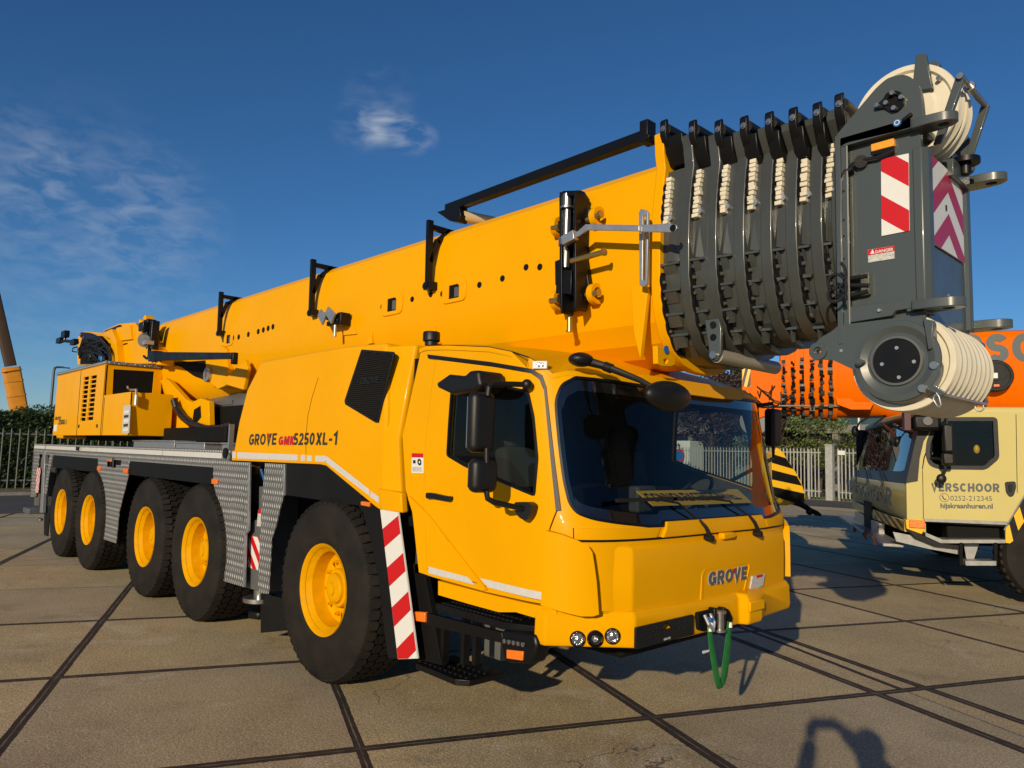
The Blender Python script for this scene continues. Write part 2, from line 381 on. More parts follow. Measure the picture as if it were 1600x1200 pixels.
# heavy sans capitals drawn as pen strokes, for the big lettering on the vehicles (unit height; pen set per word)
def _arc(cx, cy, rx, ry, a0, a1, n=9): return [(cx+rx*math.cos(R_(a0+(a1-a0)*i/n)), cy+ry*math.sin(R_(a0+(a1-a0)*i/n))) for i in range(n+1)]
def glyph(ch, h):
    """width, strokes; h is half the pen"""
    t, b = 1-h, h
    def bowl(w, y0, y1, x0): r = (y1-y0)/2; return [(x0, y1), (w-h-r*.9, y1)]+_arc(w-h-r*.9, (y0+y1)/2, r*.9, r, 90, -90, 10)[1:-1]+[(w-h-r*.9, y0), (x0, y0)]
    if ch in 'O0Q': w = .80 if ch == 'O' else .64; return w, [_arc(w/2, .5, w/2-h, .5-h, 0, 180, 16)+_arc(w/2, .5, w/2-h, .5-h, 180, 360, 16)[1:]]
    if ch == 'C': w = .74; return w, [_arc(w/2, .5, w/2-h, .5-h, 42, 318, 22)]
    if ch == 'G': w = .78; return w, [_arc(w/2, .5, w/2-h, .5-h, 42, 330, 22)+[(w-h, .28), (w-h, .47)], [(w*.52, .47), (w, .47)]]
    if ch == 'R': w = .70; return w, [[(h, 0), (h, 1)], bowl(w*.98, .47, t, h), [(w*.45, .47), (w-h*.9, 0)]]
    if ch == 'V': w = .72; return w, [[(h*1.05, 1), (w/2, h*.4), (w-h*1.05, 1)]]
    if ch == 'E': w = .60; return w, [[(w, t), (h, t), (h, b), (w, b)], [(h, .5), (w*.92, .5)]]
    if ch == 'H': w = .70; return w, [[(h, 0), (h, 1)], [(w-h, 0), (w-h, 1)], [(h, .5), (w-h, .5)]]
    if ch == 'M': w = .86; return w, [[(h, 0), (h, 1)], [(w-h, 0), (w-h, 1)], [(h*1.3, 1-h*.3), (w/2, .22), (w-h*1.3, 1-h*.3)]]
    if ch == 'K': w = .70; return w, [[(h, 0), (h, 1)], [(w-h, 1), (h*1.5, .42)], [(w*.42, .60), (w-h, 0)]]
    if ch == 'X': w = .68; return w, [[(h, 0), (w-h, 1)], [(h, 1), (w-h, 0)]]
    if ch == 'L': w = .56; return w, [[(h, 1), (h, b), (w, b)]]
    if ch == 'S': w = .66; r = (1-2*h)/4; return w, [_arc(w/2, t-r, w/2-h, r, 25, 270, 14)+_arc(w/2, b+r, w/2-h, r, 90, -155, 14)[1:]]
    if ch == '5': w = .62; return w, [[(w-h, t), (h*1.6, t), (h*1.3, .56)]+_arc(w/2-h*.2, .32, w/2-h*.8, .32-h, 125, -150, 14)]
    if ch == '2': w = .62; return w, [_arc(w/2, t-.24, w/2-h, .24, 165, -25, 12)+[(h*1.2, b), (w, b)]]
    if ch == '1': w = .40; return w, [[(h*.2, .74), (w-h, 1-h*.4), (w-h, 0)]]
    if ch == '-': return .42, [[(.04, .42), (.38, .42)]]
    return .35, []
def heavy(mb, s, p0, xd, yd, width, height, pen=.2, depth=.0015, gap=.13, shear=0.0):
    h = pen/2; xd = Vector(xd).normalized(); yd = Vector(yd).normalized(); nd = xd.cross(yd).normalized(); p0 = Vector(p0)
    gl = [glyph(c, h) for c in s]; tot = sum(g[0] for g in gl)+gap*(len(s)-1); x = 0.0; sx = width/tot
    for w, st in gl:
        for k, pl in enumerate(st):
            n = len(pl); P = [Vector(q) for q in pl]; clo = (P[0]-P[-1]).length < 1e-6; L_, R__ = [], []
            for i in range(n):
                a = P[i-1] if i > 0 else (P[-2] if clo else None); c = P[i+1] if i < n-1 else (P[1] if clo else None)
                d1 = (P[i]-a).normalized() if a is not None else None; d2 = (c-P[i]).normalized() if c is not None else None
                d1 = d1 or d2; d2 = d2 or d1; t_ = (d1+d2)
                t_ = t_.normalized() if t_.length > 1e-4 else d1
                nn = Vector((-t_.y, t_.x)); m_ = h/max(.42, nn.dot(Vector((-d1.y, d1.x)))); L_.append(P[i]+nn*m_); R__.append(P[i]-nn*m_)
            def to(q): return p0+xd*((x+q.x+shear*q.y)*sx)+yd*(q.y*height)+nd*(depth+.0005*k)
            mb.add([to(q) for q in L_]+[to(q) for q in R__], [(i, i+1, n+i+1, n+i) for i in range(n-1)])
        x += w+gap
    return mb
# ================================================================== GROUND
def ground_mat():
    m = bpy.data.materials.new('concrete_slabs'); m.use_nodes = True; nt = m.node_tree; b = nt.nodes['Principled BSDF']
    L = nt.links; t = nt.nodes.new('ShaderNodeTexCoord'); sp = nt.nodes.new('ShaderNodeSeparateXYZ'); L.new(t.outputs['Object'], sp.inputs[0])
    def mth(op, a, bb=None, c=None, clamp=False):
        n = nt.nodes.new('ShaderNodeMath'); n.operation = op; n.use_clamp = clamp
        for i, q in enumerate((a, bb, c)):
            if q is None: continue
            if isinstance(q, (int, float)): n.inputs[i].default_value = q
            else: L.new(q, n.inputs[i])
        return n.outputs[0]
    def noise(scale, detail=5, rough=.6, vec=None, dist=0):
        n = nt.nodes.new('ShaderNodeTexNoise'); n.inputs['Scale'].default_value = scale; n.inputs['Detail'].default_value = detail; n.inputs['Roughness'].default_value = rough; n.inputs['Distortion'].default_value = dist
        L.new(vec if vec is not None else t.outputs['Object'], n.inputs['Vector']); return n.outputs['Fac']
    def ramp(v, a, c, lo=0.0, hi=1.0):
        n = nt.nodes.new('ShaderNodeMapRange'); n.inputs['From Min'].default_value = a; n.inputs['From Max'].default_value = c; n.inputs['To Min'].default_value = lo; n.inputs['To Max'].default_value = hi
        L.new(v, n.inputs['Value']); return n.outputs[0]
    def mix(f, a, c):
        n = nt.nodes.new('ShaderNodeMixRGB')
        if isinstance(f, (int, float)): n.inputs[0].default_value = f
        else: L.new(f, n.inputs[0])
        for i, q in ((1, a), (2, c)):
            if isinstance(q, tuple): n.inputs[i].default_value = (*q, 1)
            else: L.new(q, n.inputs[i])
        return n.outputs[0]
    wob = mth('MULTIPLY', mth('SUBTRACT', noise(1.3, 3), .5), .022)
    wob2 = mth('MULTIPLY', mth('SUBTRACT', noise(22, 5), .5), .012)
    a = mth('ADD', mth('ADD', mth('MULTIPLY', sp.outputs['X'], .917), mth('MULTIPLY', sp.outputs['Y'], -.399)), mth('ADD', wob, wob2))
    n0 = mth('ADD', mth('ADD', mth('MULTIPLY', sp.outputs['X'], .399), mth('MULTIPLY', sp.outputs['Y'], .917)), mth('ADD', wob, wob2))
    far = mth('GREATER_THAN', n0, 3.34)
    n1 = mth('SUBTRACT', n0, mth('MULTIPLY', far, .54))
    S = 2.1
    ua = mth('DIVIDE', mth('ADD', a, .10), S); un = mth('DIVIDE', mth('SUBTRACT', n1, .93), S)
    ia = mth('ROUND', ua); inn = mth('ROUND', un)
    da = mth('MULTIPLY', mth('ABSOLUTE', mth('SUBTRACT', ua, ia)), S); dn = mth('MULTIPLY', mth('ABSOLUTE', mth('SUBTRACT', un, inn)), S)
    def wnoise(v, k):
        w = nt.nodes.new('ShaderNodeTexWhiteNoise'); w.noise_dimensions = '1D'; L.new(mth('ADD', v, k), w.inputs['W']); return w.outputs['Value']
    # the joints along one way are broad (two steel edges), the others mostly thin
    hn = mth('ADD', .034, mth('MULTIPLY', wnoise(inn, 3.3), .02))
    ha = mth('ADD', .010, mth('MULTIPLY', mth('GREATER_THAN', wnoise(mth('ADD', ia, mth('MULTIPLY', mth('FLOOR', un), 0.0)), 0.5), .62), .032))
    ha = mth('MAXIMUM', ha, mth('MULTIPLY', mth('COMPARE', ia, 1.0, .1), .045))
    jn = mth('LESS_THAN', dn, hn); ja = mth('LESS_THAN', da, ha)
    # the odd middle line in the narrow strip: broad as far as the cross joint, a hair line beyond it
    mid = mth('LESS_THAN', mth('ABSOLUTE', mth('SUBTRACT', mth('ADD', n0, mth('MULTIPLY', mth('SUBTRACT', a, 2.0), .045)), 3.33)), mth('ADD', .006, mth('MULTIPLY', mth('LESS_THAN', a, 2.0), .026)))
    joint = mth('MAXIMUM', mth('MAXIMUM', jn, ja), mid)
    edge = mth('MAXIMUM', mth('LESS_THAN', dn, .006), mth('MULTIPLY', mth('LESS_THAN', da, .005), mth('GREATER_THAN', ha, .02)))
    # slab tint
    cv = nt.nodes.new('ShaderNodeCombineXYZ'); L.new(mth('FLOOR', ua), cv.inputs[0]); L.new(mth('ADD', mth('FLOOR', un), mth('MULTIPLY', far, 7.0)), cv.inputs[1])
    w2 = nt.nodes.new('ShaderNodeTexWhiteNoise'); w2.noise_dimensions = '2D'; L.new(cv.outputs[0], w2.inputs['Vector'])
    base = mix(w2.outputs['Value'], (.50, .388, .195), (.58, .46, .25))
    smooth = mth('GREATER_THAN', mth('FRACT', mth('MULTIPLY', w2.outputs['Value'], 7.77)), .72)
    base = mix(mth('MULTIPLY', smooth, .45), base, (.37, .325, .245))
    big = ramp(noise(.55, 6, .65), .32, .72)
    base = mix(mth('MULTIPLY', big, .75), base, (.27, .205, .12))
    st = ramp(noise(2.3, 6, .7, dist=.6), .56, .78); base = mix(mth('MULTIPLY', st, .6), base, (.17, .135, .085))
    dust = ramp(noise(1.1, 6, .72, dist=.9), .56, .80); base = mix(mth('MULTIPLY', dust, .8), base, (.62, .56, .45))
    vo = nt.nodes.new('ShaderNodeTexVoronoi'); vo.inputs['Scale'].default_value = 120; L.new(t.outputs['Object'], vo.inputs['Vector'])
    spk = ramp(vo.outputs['Distance'], .1, .75, .50, 1.32)
    vs = mix(1.0, base, base); hv = nt.nodes.new('ShaderNodeVectorMath'); hv.operation = 'SCALE'; L.new(base, hv.inputs[0]); L.new(mth('ADD', mth('MULTIPLY', spk, mth('SUBTRACT', 1.0, mth('MULTIPLY', smooth, .35))), mth('MULTIPLY', smooth, .34)), hv.inputs['Scale'])
    v2 = nt.nodes.new('ShaderNodeTexWhiteNoise'); v2.noise_dimensions = '3D'; v3 = nt.nodes.new('ShaderNodeTexVoronoi'); v3.inputs['Scale'].default_value = 95; L.new(t.outputs['Object'], v3.inputs['Vector'])
    col = mix(mth('MULTIPLY', ramp(noise(140, 3, .7), .3, .7), .5), hv.outputs[0], mix(.5, v3.outputs['Color'], hv.outputs[0]))
    hue = nt.nodes.new('ShaderNodeHueSaturation'); hue.inputs['Saturation'].default_value = 1.0; L.new(col, hue.inputs['Color'])
    grit = ramp(noise(62, 4, .85), .36, .66, .50, 1.52)
    gv = nt.nodes.new('ShaderNodeVectorMath'); gv.operation = 'SCALE'; L.new(mix(.6, hue.outputs[0], hv.outputs[0]), gv.inputs[0]); L.new(grit, gv.inputs['Scale']); col = gv.outputs[0]
    # cracks
    vc = nt.nodes.new('ShaderNodeTexVoronoi'); vc.feature = 'DISTANCE_TO_EDGE'; vc.inputs['Scale'].default_value = .62
    vv = nt.nodes.new('ShaderNodeVectorMath'); vv.operation = 'ADD'; L.new(t.outputs['Object'], vv.inputs[0])
    nv = nt.nodes.new('ShaderNodeTexNoise'); nv.inputs['Scale'].default_value = 2.2; nv.inputs['Detail'].default_value = 7; L.new(t.outputs['Object'], nv.inputs['Vector'])
    sc = nt.nodes.new('ShaderNodeVectorMath'); sc.operation = 'SCALE'; sc.inputs['Scale'].default_value = .7; L.new(nv.outputs['Color'], sc.inputs[0]); L.new(sc.outputs[0], vv.inputs[1]); L.new(vv.outputs[0], vc.inputs['Vector'])
    crk = mth('MULTIPLY', mth('LESS_THAN', vc.outputs['Distance'], .0035), ramp(noise(.5, 3), .56, .6), None, True)
    chips = ramp(noise(3.7, 8, .75), .715, .735); 
    col = mix(mth('MULTIPLY', crk, .7), col, (.05, .04, .03))
    col = mix(mth('MULTIPLY', chips, .55), col, (.10, .075, .05))
    jcol = mix(ramp(noise(14, 5), .35, .7), (.028, .019, .015), (.060, .043, .032))
    jcol = mix(mth('MULTIPLY', edge, ramp(noise(5, 4), .4, .6, .2, 1.0)), jcol, (.20, .165, .12))
    col = mix(joint, col, jcol)
    L.new(col, b.inputs['Base Color']); L.new(ramp(noise(3, 4), .3, .7, .72, .9), b.inputs['Roughness']); b.inputs['Specular IOR Level'].default_value = .35
    hgt = mth('ADD', mth('MULTIPLY', spk, .6), mth('ADD', mth('MULTIPLY', joint, -1.6), mth('ADD', mth('MULTIPLY', edge, 1.2), mth('ADD', mth('MULTIPLY', chips, -1.2), mth('MULTIPLY', noise(150, 3), .8)))))
    bp = nt.nodes.new('ShaderNodeBump'); bp.inputs['Strength'].default_value = .45; bp.inputs['Distance'].default_value = .005; L.new(hgt, bp.inputs['Height']); L.new(bp.outputs[0], b.inputs['Normal'])
    return m
g = MB(); g.noflip = True
g.add([(-500, -400, 0), (500, -400, 0), (500, 500, 0), (-500, 500, 0)], [(0, 1, 2, 3)])
tag(build('ground', g, ground_mat()), kind='structure')
M['asphalt'] = mat('asphalt', (.075, .072, .068), .85, var=.35, vscale=1.2, bump=.3, bscale=120)
M['verge'] = mat('dry_verge', (.20, .15, .085), .95, var=.5, vscale=3, bump=.6, bscale=30)
M['grass'] = mat('lawn', (.07, .10, .025), .95, var=.5, vscale=4, bump=.6, bscale=40)
M['kerb'] = mat('kerb_concrete', (.30, .28, .25), .8, var=.3, vscale=3)
p = MB(); p.noflip = True; p.add([(-25.2, -60, .004), (-17.6, -60, .004), (-17.6, 33.2, .004), (-25.2, 33.2, .004)], [(0, 1, 2, 3)])
p.add([(-17.6, 27.5, .004), (40, 27.5, .004), (40, 33.2, .004), (-17.6, 33.2, .004)], [(0, 1, 2, 3)])
tag(build('perimeter_road', p, M['asphalt']), kind='structure')
p = MB(); p.box((-25.28, -13, .06), (.16, 94, .12)); tag(build('kerb', p, M['kerb'], bevel=.015), kind='structure')
p = MB(); p.box((-31.36, -10, .05), (12, 90, .10)); tag(build('verge', p, M['verge']), kind='structure')
p = MB(); p.box((10, 38.7, .06), (60, 9.0, .12)); tag(build('lawn', p, M['grass']), kind='structure')

# ================================================================== LEAVES
def leaf_mat(name, c1, c2, rough=.55):
    m = bpy.data.materials.new(name); m.use_nodes = True; nt = m.node_tree; b = nt.nodes['Principled BSDF']; b.inputs['Roughness'].default_value = rough
    b.inputs['Specular IOR Level'].default_value = .3
    gm = nt.nodes.new('ShaderNodeNewGeometry'); x = nt.nodes.new('ShaderNodeMixRGB'); x.inputs[1].default_value = (*c1, 1); x.inputs[2].default_value = (*c2, 1)
    nt.links.new(gm.outputs['Random Per Island'], x.inputs[0]); nt.links.new(x.outputs[0], b.inputs['Base Color']); return m
M['hedge'] = leaf_mat('hedge_leaf', (.016, .030, .007), (.045, .075, .014))
M['leafgreen'] = leaf_mat('tree_leaf_green', (.04, .075, .015), (.17, .21, .07))
M['leafpurple'] = leaf_mat('tree_leaf_purple', (.028, .013, .016), (.085, .05, .045))
M['leafdark'] = leaf_mat('tree_leaf_dark', (.010, .018, .006), (.035, .05, .014))
M['shrub'] = leaf_mat('shrub_leaf', (.05, .075, .012), (.13, .15, .03))
M['bark'] = mat('bark', (.10, .075, .055), .9, var=.5, vscale=12, bump=.5, bscale=60)
def leaves(mb, c, rad, n, size, rnd, shell=.5):
    for _ in range(n):
        while True:
            d = Vector((rnd.uniform(-1, 1), rnd.uniform(-1, 1), rnd.uniform(-1, 1)))
            if .01 < d.length <= 1: break
        d = d.normalized()*(d.length**shell); p = Vector(c)+Vector((d.x*rad[0], d.y*rad[1], d.z*rad[2]))
        a = Vector((rnd.gauss(0, 1), rnd.gauss(0, 1), rnd.gauss(0, 1))).normalized(); bvec = a.orthogonal().normalized(); s = size*rnd.uniform(.6, 1.4)
        q = a.cross(bvec)
        mb.add([p-bvec*s, p+q*s*.45, p+bvec*s, p-q*s*.45], [(0, 1, 2, 3)])
def boxleaves(mb, lo, hi, n, size, rnd):
    """leaves on and just inside the faces of a clipped hedge"""
    for _ in range(n):
        p = [rnd.uniform(lo[i], hi[i]) for i in range(3)]
        f = rnd.random(); dpt = rnd.random()**2*.25
        if f < .62: p[0] = hi[0]-dpt+rnd.gauss(0, .03)
        elif f < .95: p[2] = hi[2]-dpt*.6+rnd.gauss(0, .02)+.02*math.sin(p[1]*1.7)
        else: p[1] = hi[1]-dpt
        a = Vector((rnd.gauss(.5, 1), rnd.gauss(0, 1), rnd.gauss(.4, 1))).normalized(); bv = a.orthogonal().normalized(); q = a.cross(bv); s = size*rnd.uniform(.6, 1.4); P = Vector(p)
        mb.add([P-bv*s, P+q*s*.45, P+bv*s, P-q*s*.45], [(0, 1, 2, 3)])
def tree(loc, h, crown, label, lm, nleaf, size, seed, group=None, trunk_r=.13, low=.42, fill=5):
    rnd = random.Random(seed); o = thing('tree', label, 'tree', loc, 0, group)
    L = Vector(loc); t = MB(); top = Vector((rnd.gauss(0, .12), rnd.gauss(0, .12), h*.62)); t.tube([L, L+top*.35+Vector((.05, 0, 0)), L+top*.7, L+top], [trunk_r*1.3, trunk_r, trunk_r*.75, trunk_r*.4], 9)
    lv = MB()
    for k in range(16):
        a = rnd.uniform(0, 6.28); rr = math.sqrt(rnd.random()); hz = h*rnd.uniform(low, .95); fall = 1-abs(hz/h-(low+.95)/2)*1.3
        c = L+Vector((math.cos(a)*rr*crown*.85*fall, math.sin(a)*rr*crown*.85*fall, hz)); st = L+top*rnd.uniform(.5, .95)
        t.tube([st, (st+c)/2+Vector((0, 0, .12)), c], [trunk_r*.32, trunk_r*.2, trunk_r*.08], 6)
        s = crown*rnd.uniform(.26, .46); leaves(lv, c, (s, s, s*.72), nleaf//16, size, rnd, .6)
    leaves(lv, L+Vector((0, 0, h*(low+1)/2)), (crown, crown, h*(1-low)/2), nleaf//fill, size, rnd, .5)
    build('trunk', t, M['bark'], o); lv.noflip = True; build('crown', lv, lm, o)
    return o

# ================================================================== LEFT SIDE: fence, hedge, lamp post, far crane
def fence(name, label, a, b, z0, z1, step, posts, face, group='white palisade fences round the yard', w=.033, fm='fence'):
    """palisade: pales with split pointed heads on two rails; a, b ends of the run, face = towards the yard"""
    a = Vector(a); b = Vector(b); d = (b-a); L = d.length; d.normalize(); fc = Vector(face)
    o = thing(name, label, 'fence', tuple(a), 0, group); pl = MB(); n = int(L/step)
    for i in range(n+1):
        c = a+d*(i*step)+fc*.045
        pr = [c-d*w, c-d*w*.35+fc*.018, c+d*w*.35+fc*.018, c+d*w]
        lo = [q+Vector((0, 0, z0)) for q in pr]; hi = [q+Vector((0, 0, z1-.13)) for q in pr]
        pl.add(lo+hi, [(0, 1, 5, 4), (1, 2, 6, 5), (2, 3, 7, 6)])
        pl.add([hi[0], hi[1], hi[2], hi[3], c+Vector((0, 0, z1))+fc*.03, c-d*w*.8+Vector((0, 0, z1-.03)), c+d*w*.8+Vector((0, 0, z1-.03))], [(0, 1, 5), (1, 2, 4), (2, 3, 6)])
    pl.noflip = True; build('pales', pl, M[fm], o)
    rl = MB()
    for z in (z0+.28, z1-.30): rl.prism([a+Vector((0, 0, z)), a+Vector((0, 0, z+.05)), a+fc*.028+Vector((0, 0, z+.05)), a+fc*.028+Vector((0, 0, z))], d*L)
    builds('rail', rl, M[fm], o)
    k = 0.0
    while k <= L+.01:
        ps = MB(); c = a+d*k-fc*.05; ps.box(c+Vector((0, 0, z1*.5-.06)), (.07, .07, z1-.12)); build('post', ps, M[fm], o); k += posts
    return o
M['fence'] = mat('fence_galvanised_white', (.42, .42, .40), .55, metal=.1, var=.25, vscale=8)
xf = -27.7
M['fencedim'] = mat('shade_toned_fence_paint', (.17, .18, .165), .6, var=.3, vscale=6)  # darker fence colour: weak grazing light on the left run put into the paint
zt = PX(40, 667, xf).z
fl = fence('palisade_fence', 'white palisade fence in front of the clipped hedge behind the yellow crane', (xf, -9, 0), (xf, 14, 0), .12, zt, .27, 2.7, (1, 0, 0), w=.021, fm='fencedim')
h = MB(); rnd = random.Random(3); zh = PX(40, 645, -28.6).z
boxleaves(h, (-30.4, -8, .1), (-28.45, 13, zh), 42000, .06, rnd); h.noflip = True
core = MB(); core.box((-29.6, 2.5, zh/2), (1.9, 25, zh-.3))
hd = thing('hedge', 'tall dark green clipped hedge behind the white fence on the left', 'hedge', (-29.4, 2.5, 0))
build('foliage', h, M['hedge'], hd); build('branches', core, M['leafdark'], hd)
lp = thing('lamp_post', 'slim blue grey lamp post with a short bent arm beyond the hedge', 'lamp post', tuple(PX(79, 640, -45).xy)+(0,))
q0 = PX(79, 640, -45); q1 = PX(83.5, 573, -45); q2 = PX(92, 571.5, -45); b_ = Vector((q0.x, q0.y, 0))
t = MB(); t.tube([b_, Vector((q0.x, q0.y, q1.z-.25)), Vector((q0.x, q0.y+.04, q1.z-.06)), Vector((q0.x, q0.y+.16, q1.z)), Vector((q0.x, q0.y+.5, q1.z+.02))], [.09, .075, .07, .06, .05], 10)
M['lamppost'] = mat('lamp_post_paint', (.05, .07, .11), .5)
build('pole', t, M['lamppost'], lp); t = MB(); t.box((q0.x, q0.y+.62, q1.z), (.16, .42, .07)); build('lamp_head', t, M['lamppost'], lp, bevel=.02)
# round tree top peeping above the hedge
tc_ = PX(69, 641, -42)
tree((tc_.x, tc_.y, 0), tc_.z+.35, 1.7, 'round topped bush just showing above the hedge beside the lamp post', M['hedge'], 4200, .07, 21)
# far telescopic boom
M['farorange'] = mat('weathered_orange_boom', (.68, .27, .010), .45, var=.25, vscale=1.5)
M['farbrown'] = mat('dark_brown_boom', (.055, .028, .012), .5, var=.3, vscale=1)
fx = -62.0
b0 = PX(34, 665, fx); b1 = PX(17, 574, fx); b2 = PX(-7, 470, fx); b3 = PX(-58, 250, fx)
fc_ = thing('mobile_crane', 'distant crane with its orange and dark brown boom raised above the hedge', 'crane', (b0.x, b0.y, 0))
def boomseg(p, q, w, hh, w2=None):
    mb = MB(); d = (q-p).normalized(); sx = Vector((1, 0, 0)); up = d.cross(sx).normalized(); rings = []
    for P in (p, q):
        rings.append([P+sx*(w*cx)+up*(hh*cy) for cx, cy in ((-.5, -.25), (-.3, -.5), (.3, -.5), (.5, -.25), (.5, .4), (.4, .5), (-.4, .5), (-.5, .4))])
    return mb.loft(rings)
base0 = b0+(b0-b1)*.9
build('boom_base', boomseg(base0, b1, .85, 1.15), M['farorange'], fc_)
build('boom_section', boomseg(b1-(b1-b2)*.02, b3, .58, .75), M['farbrown'], fc_)
cl = boomseg(b1-(b1-b2).normalized()*-.25, b1+(b1-b2).normalized()*.3, 1.0, 1.35); build('boom_collar', cl, M['farorange'], fc_)
for k, tt in enumerate((.25, .5, .75)):
    P = b0.lerp(b1, tt); build('boom_band', boomseg(P, P+(b1-b0).normalized()*.14, .92, 1.22), M['farorange'], fc_)
cs = MB(); cs.prism([(b0.x-5, b0.y-1.3, .6), (b0.x+6, b0.y-1.3, .6), (b0.x+6, b0.y-1.3, 1.4), (b0.x+2, b0.y-1.3, 1.5), (b0.x+1, b0.y-1.3, 2.4), (b0.x-3, b0.y-1.3, 2.4), (b0.x-5, b0.y-1.3, 1.5)], (0, 2.6, 0)); build('carrier', cs, M['farorange'], fc_)
for dx in (-4, -2.2, 2.6, 4.6):
    w = MB(); w.cyl((b0.x+dx, b0.y-1.35, .62), (b0.x+dx, b0.y-.95, .62), .62); build('wheel', w, M['rubber'], fc_)

# ================================================================== RIGHT SIDE: fence with gate, trees, office, signs
yf = 33.6
zr = PY(1300, 699, yf).z
xg0 = PY(1291, 740, yf).x; xg1 = PY(1304, 740, yf).x
fence('palisade_fence', 'long white palisade fence left of the square gate post in the background', (-27.7, yf, 0), (xg0-.25, yf, 0), .12, zr, .19, 2.6, (0, -1, 0))
fence('palisade_gate', 'white palisade gate leaf right of the square post behind the cream crane', (xg1+.2, yf, 0), (xg1+14, yf, 0), .12, zr, .19, 2.8, (0, -1, 0))
gp = thing('gate_post', 'square white steel gate post between the two palisade runs', 'gate post', ((xg0+xg1)/2, yf, 0))
t = MB(); t.box(((xg0+xg1)/2, yf-.05, zr/2+.02), (.36, .30, zr+.16)); build('post', t, M['fence'], gp, bevel=.01)
t = MB(); t.box(((xg0+xg1)/2, yf-.05, zr+.125), (.42, .36, .05)); build('cap', t, M['fence'], gp); t = MB(); t.box(((xg0+xg1)/2-.22, yf-.24, 1.15), (.10, .10, .28)); build('lock_box', t, M['dark'], gp)
c0 = PY(1308, 704, yf-.2); c1 = PY(1319, 711, yf-.2); t = MB(); t.box(((c0.x+c1.x)/2, yf-.12, (c0.z+c1.z)/2), (abs(c1.x-c0.x), .02, abs(c1.z-c0.z)))
tag(build('notice_sign', t, M['white'], origin=((c0.x+c1.x)/2, yf-.12, (c0.z+c1.z)/2)), 'small white notice fixed high on the gate leaf', 'sign')
# flag pole
fp = PY(1342.5, 700, 35.4); t = MB(); t.cyl((fp.x, 35.4, .1), (fp.x, 35.4, 8.5), .06, .04, 12)
tag(build('flag_pole', t, M['white'], origin=(fp.x, 35.4, 0)), 'thin white flag pole behind the fence near the cream crane', 'pole')
# low shrubs between fence and office
def shrub(x0, x1, y, zt, label, seed):
    rnd = random.Random(seed); lv = MB(); n = max(3, int((x1-x0)/.8)); o = thing('shrub', label, 'shrub', ((x0+x1)/2, y, .1), 0, 'low clipped shrubs behind the right fence')
    for i in range(n):
        x = x0+(x1-x0)*(i+.5)/n; leaves(lv, (x, y+rnd.gauss(0, .15), zt*.74), (.75, .8, zt*.27*rnd.uniform(.9, 1.06)), 420, .07, rnd, .45)
    lv.noflip = True; build('foliage', lv, M['shrub'], o)
zs = PY(1260, 683, 36).z
xs_ = [PY(u, 700, 36).x for u in (960, 1060, 1150, 1210, 1262, 1300, 1322, 1372)]
shrub(xs_[0], xs_[1], 36, zs*.95, 'low shrub row seen through the yellow cab windscreen beside the white container', 31)
shrub(xs_[2], xs_[4], 36, zs, 'sunlit low shrub row under the purple tree', 32)
shrub(xs_[4]+.1, xs_[5], 36.2, zs*.97, 'low shrub clump at the foot of the green tree', 33)
shrub(xs_[6]-.3, xs_[7], 36, zs*1.12, 'taller rounded shrub beside the white flag pole', 34)
def at_y(u, y): return PY(u, 720, y).x
tree((at_y(1112, 38), 38, .1), 7.2, 2.5, 'purple leaved tree seen through the yellow cab windscreen', M['leafpurple'], 5200, .10, 41, 'plum trees behind the right fence', low=.36)
tree((at_y(1216, 38.5), 38.5, .1), 7.0, 1.75, 'purple leaved tree right beside the yellow cab', M['leafpurple'], 4200, .10, 42, 'plum trees behind the right fence', low=.36)
tree((at_y(1279, 38), 38, .1), 7.4, 1.75, 'pale green leafy tree between fence and office building', M['leafgreen'], 3600, .085, 43, low=.42, fill=9)
tree((at_y(1140, 43), 43, .1), 9.6, 1.7, 'tall dark tree beside the green corrugated silo', M['leafdark'], 4200, .16, 44, trunk_r=.2)
# office building
M['concrete'] = mat('facade_concrete', (.20, .19, .175), .8, var=.15, vscale=.6)
M['officeglass'] = mat('office_glass', (.05, .10, .115), .12, spec=.8, var=.3, vscale=.7)
M['darkopen'] = mat('shaded_glazing', (.012, .013, .014), .3)
yb = 49.0; bx0 = at_y(985, yb); bx1 = at_y(1420, yb)
z_a = PY(1320, 664, yb).z; z_b = PY(1320, 677, yb).z
of = thing('office_building', 'low office building with teal window band and grey concrete bands behind the trees', 'building', ((bx0+bx1)/2, yb, 0))
t = MB(); t.box(((bx0+bx1)/2, yb+5, 4.0), (bx1-bx0, 9.6, 8.0)); build('core', t, M['darkopen'], of)
t = MB(); t.box(((bx0+bx1)/2, yb+4.9, (z_a+z_b)/2), (bx1-bx0+.3, 10.4, z_a-z_b)); build('concrete_band', t, M['concrete'], of)
t = MB(); t.box(((bx0+bx1)/2, yb+4.9, 7.8), (bx1-bx0+.3, 10.4, 1.1)); build('roof_band', t, M['concrete'], of)
n = int((bx1-bx0)/1.5)
for i in range(n):
    x = bx0+.1+i*(bx1-bx0-.2)/n; w_ = (bx1-bx0-.2)/n
    t = MB(); t.box((x+w_/2, yb+.1, (z_a+7.25)/2), (w_-.12, .1, 7.25-z_a)); build('window', t, M['officeglass'], of)
t = MB()
for i in range(n+1): t.box((bx0+.1+i*(bx1-bx0-.2)/n, yb+.06, (z_a+7.25)/2), (.12, .16, 7.25-z_a))
builds('mullion', t, M['concrete'], of)
t = MB()
for i in range(0, n+1, 4): t.box((bx0+.3+i*(bx1-bx0-.6)/n, yb+.0, z_b/2), (.4, .4, z_b))
builds('column', t, M['concrete'], of)
